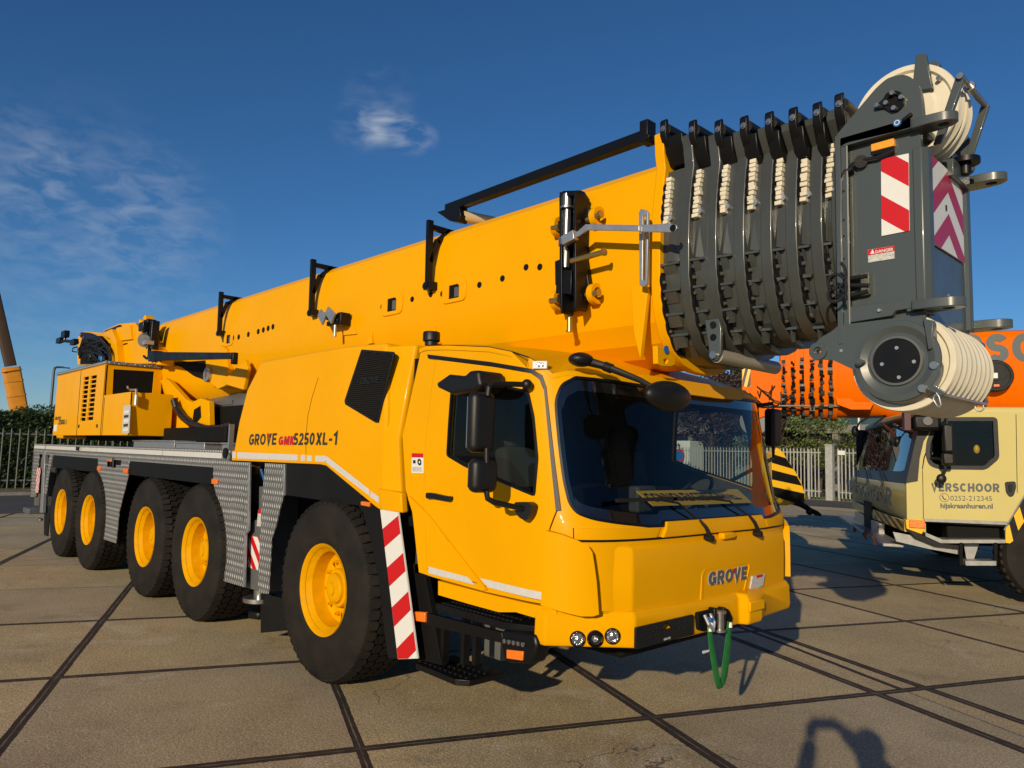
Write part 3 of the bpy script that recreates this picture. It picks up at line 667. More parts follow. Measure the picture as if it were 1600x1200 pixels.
# green corrugated silo
sx = at_y(1161, 45); t = MB(); rings = []
for z in (0, 12.2):
    rings.append([Vector((sx+(0.86+.045*math.cos(k*math.pi))*math.cos(2*math.pi*k/44), 45+(0.86+.045*math.cos(k*math.pi))*math.sin(2*math.pi*k/44), z)) for k in range(44)])
t.loft(rings); M['silo'] = mat('silo_green', (.16, .24, .20), .5, var=.15, vscale=2)
si = thing('silo', 'pale green corrugated silo standing between the two crane booms', 'silo', (sx, 45, 0)); build('shell', t, M['silo'], si, ang=20)
t = MB(); t.cyl((sx, 45, 12.2), (sx, 45, 12.9), .95, .1, 32); build('roof', t, M['silo'], si)
# white container behind the fence, seen through the cab
wx0 = at_y(1048, 36.5); wx1 = at_y(1083, 36.5); wz = PY(1066, 690, 36.5).z
wc = thing('container', 'white container behind the fence seen through the cab windows', 'container', ((wx0+wx1)/2, 36.9, .1))
t = MB(); t.box(((wx0+wx1)/2, 36.9, wz/2+.1), (wx1-wx0, 1.6, wz-.1)); build('body', t, M['white'], wc, bevel=.04)
t = MB(); t.box(((wx0+wx1)/2+.1, 36.07, wz*.5), (.05, .04, wz-.4)); build('door_seam', t, M['dark'], wc)
# no stopping sign on the fence
sc_ = PY(1061, 712, yf-.2); sg = thing('traffic_sign', 'round blue sign with a red ring on the white fence behind the cab', 'sign', tuple(sc_))
t = MB(); t.cyl(sc_, sc_+Vector((0, -.02, 0)), .40, seg=32); build('red_ring', t, M['red'], sg)
t = MB(); t.cyl(sc_+Vector((0, -.02, 0)), sc_+Vector((0, -.028, 0)), .31, seg=32); build('blue_disc', t, M['blue'], sg)
# ================================================================== YELLOW CRANE: carrier
CR = thing('mobile_crane', 'large yellow five axle mobile crane with grey telescopic boom sections and head over its cab', 'mobile crane', (-3, 0, 0))
AX = [0.0, -2.751, -4.406, -6.973, -8.624]
ZW = .735; YO = -1.42
def panel(name, px, d, t, m, parent=CR, bevel=.004, rnd=0, holes=(), axis='Y', n=3):
    """plate on the plane Y = d (or X = d) with its corners on the given sight lines, t metres thick inwards"""
    if axis == 'Y': o = xz(LY(d, px)); hs = [xz(LY(d, h)) for h in holes]
    else: o = yz(LX(d, px)); hs = [yz(LX(d, h)) for h in holes]
    if rnd: o = roundloop(o, rnd, n)
    mb = MB()
    if hs: mb.patch(o, hs, flat(d, axis), None, t)
    elif axis == 'Y': mb.prism([(a, d, b) for a, b in o], (0, t, 0))
    else: mb.prism([(d, a, b) for a, b in o], (-t, 0, 0))
    return build(name, mb, m, parent, bevel)
def stripes_obj(name, quad, nrm, n, parent, mats, slant=.5, width=.5, off=.003):
    """diagonal two-colour warning stripes: quad = corners TL, TR, BR, BL (3-D); n stripes down"""
    TL, TR, BR, BL = [Vector(q)+Vector(nrm)*off for q in quad]
    H = ((TL-BL).length+(TR-BR).length)/2; Wd = ((TR-TL).length+(BR-BL).length)/2
    def P(s, t): return (TL*(1-s)+TR*s)*(1-t)+(BL*(1-s)+BR*s)*t
    mb = MB(); per = 1.0/n
    sq = [(0, 0), (1, 0), (1, 1), (0, 1)]
    def clip(poly, f):
        o = []
        for i in range(len(poly)):
            a, b = poly[i-1], poly[i]; fa, fb = f(a), f(b)
            if fa*fb < 0: t = fa/(fa-fb); o.append((a[0]+(b[0]-a[0])*t, a[1]+(b[1]-a[1])*t))
            if fb >= 0: o.append(b)
        return o
    k = -n*2
    while k < n*3:
        for mi, (lo, hi) in enumerate(((k*per, (k+width)*per), ((k+width)*per, (k+1)*per))):
            q = clip(sq, lambda p: p[1]+slant*p[0]-lo)
            if len(q) > 2: q = clip(q, lambda p: hi-(p[1]+slant*p[0]))
            if len(q) > 2: mb.mi = mi; mb.add([P(*p) for p in q], [list(range(len(q)))])
        k += 1
    return build(name, mb, mats, parent)

# ---- wheels
def make_wheel():
    w = MB(); c = Vector((0, YO, ZW)); ax = (0, 1, 0)
    w.lathe([(.335, .03), (.352, .005), (.3685, -.004), (.372, .012), (.358, .03), (.335, .034), (.318, .055), (.302, .075), (.292, .15), (.286, .185), (.262, .195), (.16, .195), (.155, .19)], c, ax, 56)
    w.lathe([(.262, .195), (.286, .185), (.30, .2), (.30, .34), (.0, .36)], c, ax, 40)
    ob = build('wheel', w, M['yellow_rim'], CR, ang=30)
    h = MB(); h.lathe([(.16, .20), (.158, .15), (.15, .135), (.125, .130), (.118, .105), (.10, .092), (.055, .088), (.05, .075), (.02, .072), (.0005, .072)], c, ax, 40); build('hub', h, M['yellow_rim'], ob, ang=30)
    n = MB()
    for k in range(10):
        a = 2*math.pi*k/10+.15; p = c+Vector((.218*math.cos(a), 0, .218*math.sin(a))); n.cyl(p+Vector((0, .20, 0)), p+Vector((0, .165, 0)), .019, .017, 6); n.cyl(p+Vector((0, .165, 0)), p+Vector((0, .145, 0)), .010, .010, 8)
    builds('wheel_nut', n, M['yellow_rim'], ob)
    t = MB()
    side = [(.352, .016), (.372, .006), (.40, -.006), (.43, -.010), (.445, -.006), (.52, -.018), (.585, -.020), (.60, -.014), (.63, -.014), (.655, -.006), (.685, .004), (.704, .026), (.711, .06)]
    prof = side+[(.713, .225)]+[(r, .45-h_) for r, h_ in reversed(side)]
    t.lathe(prof, c, ax, 80)
    N = 54; rb, rt = .709, .7345
    rows = [(.002, .085), (.095, .172), (.182, .268), (.278, .355), (.365, .448)]
    for j, (y0, y1) in enumerate(rows):
        for k in range(N):
            a0 = 2*math.pi*(k+(.5 if j % 2 else 0))/N; da = 2*math.pi/N*.42; sk = .018*(1 if j % 2 else -1)
            q = []
            for r, sh in ((rb-.02, 1.06), (rt, .9)):
                for (aa, yy) in ((-da, y0+.004), (-da*.2, y0-.002), (da, y0+.006), (da*1.1, (y0+y1)/2), (da*.9, y1-.004), (da*.1, y1+.002), (-da, y1-.006), (-da*1.1, (y0+y1)/2)):
                    rr = r
                    if r == rt and (j == 0 or j == 4): rr = r-(.028 if ((j == 0 and yy < (y0+y1)/2-.01) or (j == 4 and yy > (y0+y1)/2+.01)) else 0)
                    A = a0+aa*sh; q.append(c+Vector((rr*math.cos(A), yy, rr*math.sin(A))))
            t.add(q, [tuple(range(7, -1, -1)), tuple(range(8, 16))]+[(i, (i+1) % 8, 8+(i+1) % 8, 8+i) for i in range(8)])
    # shoulder lugs running down the side wall
    for s in (0, 1):
        for k in range(N):
            a0 = 2*math.pi*k/N; da = 2*math.pi/N*.36; y = .0 if s == 0 else .450; yi = .03 if s == 0 else .42; q = []
            for (r, yy) in ((.668, y+(.0 if s == 0 else .0)), (.702, y+(.014 if s == 0 else -.014)), (.716, yi), (.668, yi)):
                for d in (-da, da): q.append(c+Vector((r*math.cos(a0+d), yy, r*math.sin(a0+d))))
            t.add(q, [(0, 1, 3, 2), (2, 3, 5, 4), (0, 2, 4, 6), (1, 7, 5, 3)])
    build('tyre', t, M['rubber'], ob, ang=28)
    return ob
wh = make_wheel()
for x in AX[1:]: dup(wh, CR, (x, 0, 0))
for x in AX: 
    # the far side: the same wheel turned half round (children turn with it)
    c = dup(wh, CR, (0, 0, 0), math.pi); c.location = Vector((6+x, 0, 0))
    for k in list(c.children):
        if k.name.startswith('wheel_nut'): bpy.data.objects.remove(k)
# ---- frame and axles
t = MB(); t.box((-4.6, 0, 1.12), (13.6, .84, .62)); t.box((-4.4, 0, 1.52), (12.6, 1.5, .24)); build('chassis_frame', t, M['dark'], CR, bevel=.01)
for x in AX:
    t = MB(); t.cyl((x, -1.15, ZW), (x, 1.15, ZW), .12, seg=14); t.sphere((x, 0, ZW), .26, sc=(1, 1, .9)); build('axle', t, M['dark'], CR)
t = MB()
for x in (-1.4, -3.55, -5.7, -7.8): t.box((x, 0, 1.05), (.5 if x != -1.4 else .7, 1.9, .75))
t.box((-10.2, 0, 1.2), (1.6, 2.2, .7)); t.box((.5, 0, 1.35), (1.2, 2.3, .5)); t.box((1.6, 0, .78), (1.9, 1.5, .34))
builds('underbody_box', t, M['dark'], CR, bevel=.03)
# ---- deck
yd = -1.375
tl = PY(53, 694, yd); tr = PY(358, 703, yd); zd = (tl.z+tr.z)/2; xr, xl = tr.x, tl.x
t = MB(); t.box(((xl+xr)/2, 0, zd-.012), (xr-xl, 2.73, .022)); t.box(((xl+xr)/2, yd+.018, zd-.105), (xr-xl, .022, .163)); t.box(((xl+xr)/2, -yd-.018, zd-.105), (xr-xl, .022, .163))
build('deck', t, M['tread'], CR)
segs = ((54, 70), (72, 126), (127.5, 151.5), (152, 254), (255.5, 347))
for a, b in segs:
    pa = PY(a, 696+(a-53)*.03, yd-.004); pb = PY(b, 696+(b-53)*.03, yd-.004); z = zd-.058
    t = MB(); t.box(((pa.x+pb.x)/2, yd, z), (pb.x-pa.x, .012, .058)); build('reflective_strip', t, M['reflect'] if abs(a-127.5) > 1 else M['sticker'], CR)
t = MB(); q = PY(123.5, 700, yd); t.box((q.x, yd-.01, zd-.05), (.12, .05, .06)); build('side_lamp', t, M['black'], CR, bevel=.01)
q = PY(352.5, 708, yd); t = MB(); t.cyl((q.x, yd-.012, q.z), (q.x, yd+.01, q.z), .055); build('deck_cap', t, M['black'], CR)
# ---- mudguards, checker plates
panel('mudguard', [(84, 705.5), (153, 709), (153, 738), (117, 734.5), (82, 730)], -1.36, .03, M['mudflap'])
panel('mudguard', [(202, 712), (334, 720.5), (332.5, 757.5), (200, 741.5)], -1.36, .03, M['mudflap'])
panel('mudguard', [(443, 724), (511, 727), (563, 772), (564, 791), (443, 773)], -1.362, .03, M['mudflap'])
t = MB()
for x0, x1, zz in ((-9.6, -6.1, 1.64), (-5.4, -1.85, 1.64), (-.95, .85, 1.62)): t.box(((x0+x1)/2, -1.13, zz), (x1-x0, .44, .02)); t.box(((x0+x1)/2, 1.13, zz), (x1-x0, .44, .02)); t.box(((x0+x1)/2, -.88, 1.15), (x1-x0, .02, .9)); t.box(((x0+x1)/2, 1.36, 1.5), (x1-x0, .02, .3))
builds('wheel_well', t, M['dark'], CR)
cut = [(168, 711.5), (190, 713), (189, 727), (181, 726.5), (181, 731), (166.5, 729)]
panel('checker_plate', [(153, 709), (202, 712), (200, 745), (186, 799), (181, 849), (153.5, 840)], -1.372, .012, M['tread'], bevel=.002, holes=[cut])
panel('lock_recess', cut, -1.34, .05, M['dark'])
q = PY(172, 716, -1.36); t = MB(); t.box((q.x, -1.35, q.z), (.14, .03, .10)); build('valve', t, M['orange'], CR, bevel=.01)
q0 = PY(178, 715, -1.37); q1 = PY(177, 731, -1.37); t = MB(); t.tube([q0, q1], .018); build('latch_handle', t, M['black'], CR)
panel('checker_plate', [(333.3, 719.5), (388.7, 722.5), (387.5, 826), (382.3, 834), (380, 917), (343, 906.5), (346.5, 825), (340, 785), (333, 752)], -1.372, .012, M['tread'], bevel=.002)
panel('checker_plate', [(413.8, 723.5), (443.8, 725), (443, 773), (437, 795), (431, 822), (424, 843), (419.5, 928), (402.5, 926.5), (408, 800)], -1.372, .012, M['tread'], bevel=.002)
panel('checker_hatch', [(362.5, 758), (381, 760), (379, 815.5), (361, 813)], -1.379, .006, M['tread'], bevel=.001)
panel('plate_edge', [(387.3, 722), (390, 722.5), (388, 829), (383.5, 835), (381.3, 917.5), (379, 917), (381.5, 833), (386, 826)], -1.378, .02, M['zinc'], bevel=.001)
panel('plate_edge', [(442.4, 725), (444.6, 725), (444, 774), (441.5, 774)], -1.378, .03, M['zinc'], bevel=.001)
# rear end plates
panel('rear_plate', [(54, 704), (61.5, 704), (55.5, 776), (47.7, 776)], -1.37, .015, M['tread'], bevel=.001)
panel('rear_plate', [(78.5, 705), (83.5, 705.5), (76, 745), (72, 772), (68.5, 769)], -1.372, .015, M['tread'], bevel=.001)
panel('rear_post', [(67.3, 704), (70.5, 704), (66.5, 801), (62.3, 801)], -1.375, .05, M['zinc'], bevel=.002)
panel('rear_post', [(66, 724), (76, 725), (75.5, 727), (65.7, 727)], -1.37, .03, M['zinc'], bevel=.001)
panel('tail_bracket', [(64, 768), (71, 769), (69, 802), (62, 800)], -1.33, .05, M['zinc'], bevel=.002)
qd = LY(-1.38, [(58, 731), (64, 731), (60, 770), (55.5, 770)]); stripes_obj('warning_stripes', qd, (0, -1, 0), 3, CR, [M['red'], M['white']], .8)
panel('rear_outrigger', [(57, 715), (66, 715), (60, 790), (53, 790)], -1.33, .5, M['hydr'])
q = PY(48, 797, -1.25); t = MB(); t.box((q.x+.1, -1.2, q.z), (.55, .3, .10)); t.box((q.x-.1, 0, q.z+.15), (.12, 2.3, .14)); build('rear_bumper', t, M['hydr'], CR, bevel=.01)
panel('mudflap', [(69, 790), (78, 792), (74, 838), (68.5, 836)], -1.30, .02, M['mudflap'])
q = PY(63, 812, -1.3); t = MB(); t.sphere(q, .05, sc=(1.6, 1, .6)); build('hook', t, M['steel'], CR)
# ---- front outrigger between first and second axle
og = panel('outrigger_beam', [(386, 822), (399, 812), (404, 812), (404.5, 760), (414, 760), (410, 926), (383, 918)], -1.30, .45, M['hydr'], bevel=.008)
qd = LY(-1.30, [(390, 837), (408, 840), (404, 891), (387, 886)]); stripes_obj('warning_stripes', qd, (0, -1, 0), 1.7, og, [M['red'], M['white']], -.75, off=.004)
qd = [(403.5, 796), (411, 797), (408, 823), (401, 822)]; panel('warning_label', qd, -1.306, .004, M['sticker'], og, 0)
panel('warning_label', [(403.5, 796), (411, 797), (410.5, 803), (403, 802)], -1.309, .003, M['red'], og, 0)
q = PY(400, 930, -1.2); t = MB(); t.cyl((q.x, -1.15, q.z+.25), (q.x, -1.15, q.z-.06), .07); t.cyl((q.x, -1.15, q.z-.02), (q.x, -1.15, q.z-.06), .17, seg=24); build('outrigger_foot', t, M['steel'], CR)
q = PY(397, 958, -1.1); t = MB(); t.cyl((q.x, -1.0, q.z+.03), (q.x, -1.0, q.z-.05), .16, seg=8); build('float_pad', t, M['black'], CR, bevel=.02)
# lines and fittings in the gap above the outrigger
t = MB(); q = PY(400, 738, -1.2); t.box((q.x, -1.1, q.z-.05), (.3, .2, .5)); build('valve_block', t, M['hydr'], CR)
t = MB(); t.cyl(q+Vector((0, -.04, .02)), q+Vector((0, .06, .02)), .06); build('brass_fitting', t, mat('brass', (.55, .30, .08), .35, metal=.8), CR)
t = MB()
for k in range(5): a = PY(407+k, 728, -1.25+.03*k); t.tube([a, a+Vector((-.05+.03*k, .03, -.2)), a+Vector((-.12, .1, -.5)), a+Vector((-.1, .2, -.9))], .014, 8)
builds('hydraulic_hose', t, M['hose'], CR)
t = MB(); a = PY(408, 733, -1.27); t.tube([a, a+Vector((.05, .02, -.12)), a+Vector((0, .1, -.3))], .012, 8); build('blue_hose', t, M['blue'], CR)
# ---- marker lamps
for (u, v, w_, h_) in ((154.5, 732, 4, 7), (196, 735.5, 6, 8), (335.5, 752.5, 8, 9)):
    a = PY(u-w_/2, v-h_/2, -1.385); b = PY(u+w_/2, v+h_/2, -1.385); t = MB(); t.box(((a.x+b.x)/2, -1.382, (a.z+b.z)/2), (b.x-a.x, .02, abs(a.z-b.z))); build('side_marker', t, M['orange'], CR, bevel=.004)
# ---- front wheel: guard, flap and striped panel
t = MB(); rings = []
for k in range(23):
    a = R_(118-118*k/22-4); rings.append([Vector((r*math.cos(a), y, ZW+r*math.sin(a))) for r, y in ((.80, -1.355), (.845, -1.355), (.845, -.9), (.80, -.9))])
t.loft(rings); build('mudguard', t, M['mudflap'], CR)
panel('mudguard', [(561, 775), (595, 797), (624, 1029), (606, 1029), (600, 985), (591, 905), (579, 845), (568, 805)], -1.385, .03, M['mudflap'])
sp_ = panel('stripe_panel', [(594, 796), (622, 800.5), (652.5, 1029), (621.5, 1030)], -1.402, .014, M['white'], bevel=.001)
qd = LY(-1.402, [(594.5, 797), (621.8, 801), (652, 1028.5), (622, 1029.5)]); stripes_obj('warning_stripes', qd, (0, -1, 0), 3.75, sp_, [M['red'], M['white']], .112, .48, .002)
panel('mudflap', [(407, 925), (452, 938), (450, 985), (407, 989)], -1.20, .02, M['mudflap'])
panel('inner_shroud', [(640, 880), (660, 880), (690, 1040), (652, 1030), (640, 940)], -1.30, .05, M['dark'])
q = [(565, 783), (577, 785), (577, 792), (565, 790)]; panel('side_marker', q, -1.395, .02, M['orange'])
# ---- engine cover (right) and its twin
def cover(sgn):
    d = -1.372
    o = xz(LY(d, [(362, 719), (372, 660), (385, 608), (407, 564), (537, 540.5), (604, 534.5), (604, 640), (600, 800), (594, 796), (509, 727), (500, 725)]))
    # flank; its front edge turns inwards to the cab gap
    top = xz(LY(d, [(604, 534.5), (600, 800)])); g0 = PY(651, 538, -1.26); g1 = PY(623.5, 690, -1.30); g2 = PY(628, 800, -1.345)
    mb = MB(); P = [Vector((a, d*(-sgn), b)) for a, b in o]
    inner = [Vector((a, .66*sgn, b-.03)) for a, b in o]
    n = len(P)
    mb.add(P+inner, [list(range(n)), list(range(2*n-1, n-1, -1))]+[(i, (i+1) % n, n+(i+1) % n, n+i) for i in range(n)])
    ob = build('engine_cover', mb, M['yellow'], CR, bevel=.045, seg=4)
    mb = MB(); a, m_, b = P[5], P[6], P[7]
    ch = [a+Vector((-.05, .0005*-sgn, -.03)), m_+Vector((-.06, 0, 0)), b+Vector((-.05, 0, .05))]; gg = [Vector((p.x, p.y*-sgn*-1 if sgn < 0 else -p.y, p.z)) for p in (g0, g1, g2)]
    gg = [Vector((p.x, abs(p.y)*sgn, p.z)) for p in (g0, g1, g2)]
    ch = [Vector((p.x, abs(p.y)*sgn, p.z)) for p in ch]
    bk = [Vector((p.x, .66*sgn, p.z)) for p in gg]; bk2 = [Vector((p.x, .66*sgn, p.z)) for p in ch]
    mb.loft([ch, gg, bk, bk2], caps=False, closed=False); mb.add([ch[0], gg[0], bk[0], bk2[0]], [(0, 1, 2, 3)]); mb.add([ch[2], gg[2], bk[2], bk2[2]], [(3, 2, 1, 0)])
    build('cover_end', mb, M['yellow'], ob, bevel=.02, seg=3)
    return ob
ec = cover(-1); cover(1)
t = MB(); t.box((.99, -.95, 1.95), (.06, .66, 1.25)); t.box((.99, .95, 1.95), (.06, .66, 1.25)); builds('gap_shade_panel', t, M['dark'], CR)  # dark panels added behind the cab gap, its shade put into their colour
panel('cover_corner', [(590, 763), (626, 770), (628, 801.5), (594.5, 797)], -1.392, .06, M['yellow'], ec, bevel=.012)
# pressed edge along the sloping lower border
panel('cover_lip', [(362, 719.5), (363, 704), (510, 711), (594, 777), (594, 797.5), (509.5, 727.5), (500, 725.5)], -1.380, .03, M['yellow'], ec, bevel=.004)
# seam
panel('cover_seam', [(497, 590), (497.5, 590), (488, 620), (481, 650), (478.4, 680), (478.0, 724), (477.5, 724), (477.9, 680), (480.5, 650), (487.5, 620)], -1.3735, .01, M['dark'], ec, 0)
for a, b in (((362.8, 706.2), (368, 706.5)), ((371, 706.5), (465, 710.5)), ((470, 710.8), (476.5, 711)), ((480, 711.2), (487, 711.5)), ((493, 711.7), (509, 712.5))):
    panel('reflective_strip', [a, b, (b[0]-.3, b[1]+9.2), (a[0]-.3, a[1]+9.8)], -1.384, .006, M['reflect'], ec, 0)
for a, b in (((510, 712.5), (577, 765)), ((580, 767), (591.5, 776.5))):
    panel('reflective_strip', [a, b, (b[0], b[1]+9.5), (a[0]-2, a[1]+9)], -1.384, .006, M['reflect'], ec, 0)
panel('side_marker', [(563.5, 783.5), (576.5, 785), (576.5, 791), (563.5, 789.5)], -1.398, .02, M['orange'], ec, bevel=.003)
# louvred grille
M['mesh'] = mat('black_grille', (.012, .012, .013), .5)
def grille():
    o = xz(LY(-1.38, [(565, 546), (613.5, 549.5), (616, 553), (591, 660.5), (586, 660), (539.5, 632), (538.5, 626)]))
    fr = MB(); ins = [(p[0]*.93+.07*sum(q[0] for q in o)/len(o), p[1]*.93+.07*sum(q[1] for q in o)/len(o)) for p in o]
    fr.patch(o, [ins], flat(-1.384), None, .02)
    g_ = build('grille', fr, M['plastic'], ec, bevel=.003)
    mb = MB(); zs = [p[1] for p in ins]; z = min(zs)
    while z < max(zs):
        xs = []
        for i in range(len(ins)):
            a, b = ins[i-1], ins[i]
            if (a[1] > z) != (b[1] > z): xs.append(a[0]+(b[0]-a[0])*(z-a[1])/(b[1]-a[1]))
        if len(xs) == 2: mb.box(((xs[0]+xs[1])/2, -1.379, z), (abs(xs[1]-xs[0]), .012, .009), Matrix.Rotation(.6, 3, 'X'))
        z += .0165
    build('louvres', mb, M['mesh'], g_)
    mb = MB(); mb.prism([(a, -1.3735, b) for a, b in ins], (0, .001, 0)); build('grille_back', mb, M['dark'], g_)
    a = PY(563, 601, -1.386); tx = MB(); b = PY(592, 600, -1.386); text_into(tx, 'GROVE', a, (1, 0, 0), (0, 0, 1), b.x-a.x, .052, .03, .004, shear=.2); build('grille_lettering', tx, M['blacktext'], g_)
grille()
# lettering on the cover
def letter(s, p0, p1, h, m, bold, name, parent, d, shear=0.0):
    a = PY(p0[0], p0[1], d); b = PY(p1[0], p1[1], d); tx = MB(); text_into(tx, s, a, (b-a), (0, 0, 1), (b-a).length, h, bold, .0015, shear=shear); return build(name, tx, m, parent)
def hgt(u, v0, v1, d): return abs(PY(u, v0, d).z-PY(u, v1, d).z)
def hletter(s_, p0, p1, h_, m, name, parent, d, pen=.21, shear=0.0, gap=.12):
    a = PY(p0[0], p0[1], d); b = PY(p1[0], p1[1], d); tx = MB(); heavy(tx, s_, a, (b-a), (0, 0, 1), (b-a).length, h_, pen, .0012, gap, shear); return build(name, tx, m, parent)
hletter('GROVE', (388.5, 695.5), (431, 695), hgt(400, 677.5, 695, -1.374), M['text'], 'lettering', ec, -1.374, .20, .06)
panel('lettering', [(417, 678), (422, 678), (419.5, 684.5)], -1.3775, .001, M['textred'], ec, 0)
hletter('GMK', (434.5, 695.5), (459, 695.4), hgt(445, 681, 695, -1.374), M['textred'], 'lettering', ec, -1.374, .25, .12)
hletter('5250', (458, 695.5), (490.5, 695.3), hgt(470, 676, 695, -1.374), M['text'], 'lettering', ec, -1.374, .20, .08)
hletter('XL-1', (493, 695.3), (526, 695.2), hgt(510, 675.5, 695, -1.374), M['text'], 'lettering', ec, -1.374, .20, .06)
# things lying on the deck
for (u0, v0, u1, v1, m_) in ((208, 688, 273, 697, 'zinc'), (274, 690, 320, 698, 'zinc'), (346, 690, 362, 699, 'zinc')):
    a = PY(u0, v1, -1.15); b = PY(u1, v1, -1.15); t = MB(); hh = hgt(u0, v0, v1, -1.15); t.box(((a.x+b.x)/2, -1.0, zd+hh/2), (b.x-a.x-.03, .3, hh)); t.box(((a.x+b.x)/2, -1.0, zd+hh+.01), (b.x-a.x+.02, .33, .02)); build('deck_step', t, M[m_], CR, bevel=.005)
a = PY(361, 682, -1.3); t = MB(); t.box((a.x, -1.3, zd+.13), (.03, .05, .3)); build('deck_post', t, M['zinc'], CR)
# ================================================================== YELLOW CRANE: driver's cab
CB, CA, CN = 1.36, .70, 4.0
def xfront(z):
    if z < 1.44: return 2.78
    if z < 1.54: return 2.78-(z-1.44)/.10*.04
    return 2.74-(z-1.54)/.91*.19
_pl = []
for i in range(241):
    t = -math.pi/2+math.pi*i/240
    _pl.append((CA*abs(math.cos(t))**(2/CN), CB*math.copysign(abs(math.sin(t))**(2/CN), math.sin(t))))
_ac = [0.0]
for i in range(1, 241): _ac.append(_ac[-1]+math.hypot(_pl[i][0]-_pl[i-1][0], _pl[i][1]-_pl[i-1][1]))
SF = _ac[-1]/2                                       # arc length from the middle of the front to where the flat flank begins
def plan(s):
    if s <= -SF: return (SF+s, -CB), (0.0, -1.0)
    if s >= SF: return (SF-s, CB), (0.0, 1.0)
    q = s+SF; lo, hi = 0, 240
    while hi-lo > 1:
        m = (lo+hi)//2
        if _ac[m] <= q: lo = m
        else: hi = m
    f = (q-_ac[lo])/max(1e-9, _ac[hi]-_ac[lo]); a, b = _pl[lo], _pl[hi]; tx, ty = b[0]-a[0], b[1]-a[1]; L = math.hypot(tx, ty)
    return (a[0]+tx*f, a[1]+ty*f), (ty/L, -tx/L)
def CS(s, z, off=0.0):
    (dx, y), (nx, ny) = plan(s); return Vector((xfront(z)-CA+dx+nx*off, y+ny*off, z))
def c_in(p):
    if abs(p[1]) >= CB or p[0] < .7 or p[0] > 3.2: return False
    dx = p[0]-(xfront(p[2])-CA)
    return dx <= CA*(1-(abs(p[1])/CB)**CN)**(1/CN)
def CP(u, v):
    """(s, z) on the cab skin along a sight line"""
    r = _ray(u, v); d0, d1 = None, None; d = 2.6
    while d < 8:
        if c_in(CAM+r*d): d1 = d; d0 = d-.02; break
        d += .02
    if d1 is None: raise ValueError('misses the cab %s %s' % (u, v))
    for _ in range(30):
        m = (d0+d1)/2
        if c_in(CAM+r*m): d1 = m
        else: d0 = m
    p = CAM+r*d1; dx = p[0]-(xfront(p[2])-CA)
    if dx <= 0: s = (-SF+dx) if p[1] < 0 else (SF-dx)
    else:
        best = min(range(241), key=lambda i: (_pl[i][0]-dx)**2+(_pl[i][1]-p[1])**2); s = _ac[best]-SF
    return (s, float(p[2]))
def CL(px): return [CP(u, v) for u, v in px]
def cmap(off): return lambda p, t: CS(p[0], p[1], off-t)
def mirror(l): return [(-a, b) for a, b in reversed(l)]
def skin(name, loop, off, thick, m, parent, holes=(), step=.06, bevel=0.0, ang=30):
    mb = MB(); mb.patch(loop, list(holes), cmap(off), step, thick); return build(name, mb, m, parent, bevel, ang)
cabm = MB()
seam = CL([(668, 541), (700, 540), (760, 543.5), (800, 550), (828, 559), (848, 571), (864, 584)])
rear = CL([(657, 552), (629, 680), (634, 765), (654.5, 894)])
s_r = rear[0][0]
ZB = .99
zc = 2.385                                           # windscreen header in the middle
edge_l = [(rear[0][0], seam[0][1]-.01)]+[q for q in seam if q[0] > rear[0][0]+.03]+[(-1.45, 2.415), (-1.2, 2.40), (-.8, 2.392), (-.4, zc)]
edge_l = sorted(edge_l)
def zedge(s):
    s = -abs(s)
    if s <= edge_l[0][0]: return edge_l[0][1]
    for a, b in zip(edge_l, edge_l[1:]):
        if a[0] <= s <= b[0]: return a[1]+(b[1]-a[1])*(s-a[0])/max(1e-6, b[0]-a[0])
    return zc
# windscreen outline (s, z): left half from the photo, right half its mirror
wl = CL([(893, 592), (877, 600), (868, 625), (869, 650), (874, 700), (880, 750), (888, 786), (900, 802), (925, 811), (960, 817), (1018, 823)])
ws_l = wl+[(-.62, 1.452), (-.60, 1.475)]
windscreen = roundloop(ws_l+[(.60, 1.475), (.62, 1.452)]+mirror(wl)+[(q[0], q[1]) for q in [(1.15, zedge(1.15)-.035), (.6, zedge(.6)-.035), (0, zedge(0)-.035), (-.6, zedge(.6)-.035), (-1.15, zedge(1.15)-.035)]], .06, 4)
door = CL([(682, 562), (769, 573), (830, 583), (843, 593), (850, 611), (862, 720), (869, 798), (858, 826), (853, 938), (755, 913), (668, 887), (664, 800), (666, 692), (675, 610)])
win = roundloop(CL([(706, 606), (702, 660), (699, 712), (726, 728), (800, 760), (836, 775), (841, 716), (835, 650), (827, 611), (790, 603), (740, 600)]), .02, 2)
body = [(s, z) for s, z in rear]+CL([(681, 903), (760, 925), (851, 944)])+[(-SF*.80, .985), (-SF*.4, .97), (0, .965)]
top = [(s, z-.004) for s, z in edge_l]
half = rear+[(CP(681, 903)), CP(760, 925), CP(851, 944), (-1.5, .99), (-1.0, .97)]
body = list(reversed([(s, z) for s, z in top]))      # from the front middle back to the rear edge
body = body+half                                     # down the rear edge, forward along the sill
body = body+mirror(body)
def grow(loop, d):
    """offset a loop outwards by about d"""
    n = len(loop); A = sum(loop[i-1][0]*loop[i][1]-loop[i][0]*loop[i-1][1] for i in range(n)); sg = 1 if A > 0 else -1; o = []
    for i in range(n):
        a, b, c = Vector(loop[i-1]), Vector(loop[i]), Vector(loop[(i+1) % n]); e1 = (b-a).normalized(); e2 = (c-b).normalized()
        nn = Vector((e1.y+e2.y, -e1.x-e2.x))*sg
        if nn.length < 1e-6: nn = Vector((e1.y, -e1.x))*sg
        nn.normalize(); cs = max(.45, nn.dot(Vector((e1.y, -e1.x))*sg)); o.append((b.x+nn.x*d/cs, b.y+nn.y*d/cs))
    return o
cab = skin('cab', body, 0, .045, M['yellow'], CR, [windscreen, grow(door, .007), grow(mirror(door), .007)], .055)
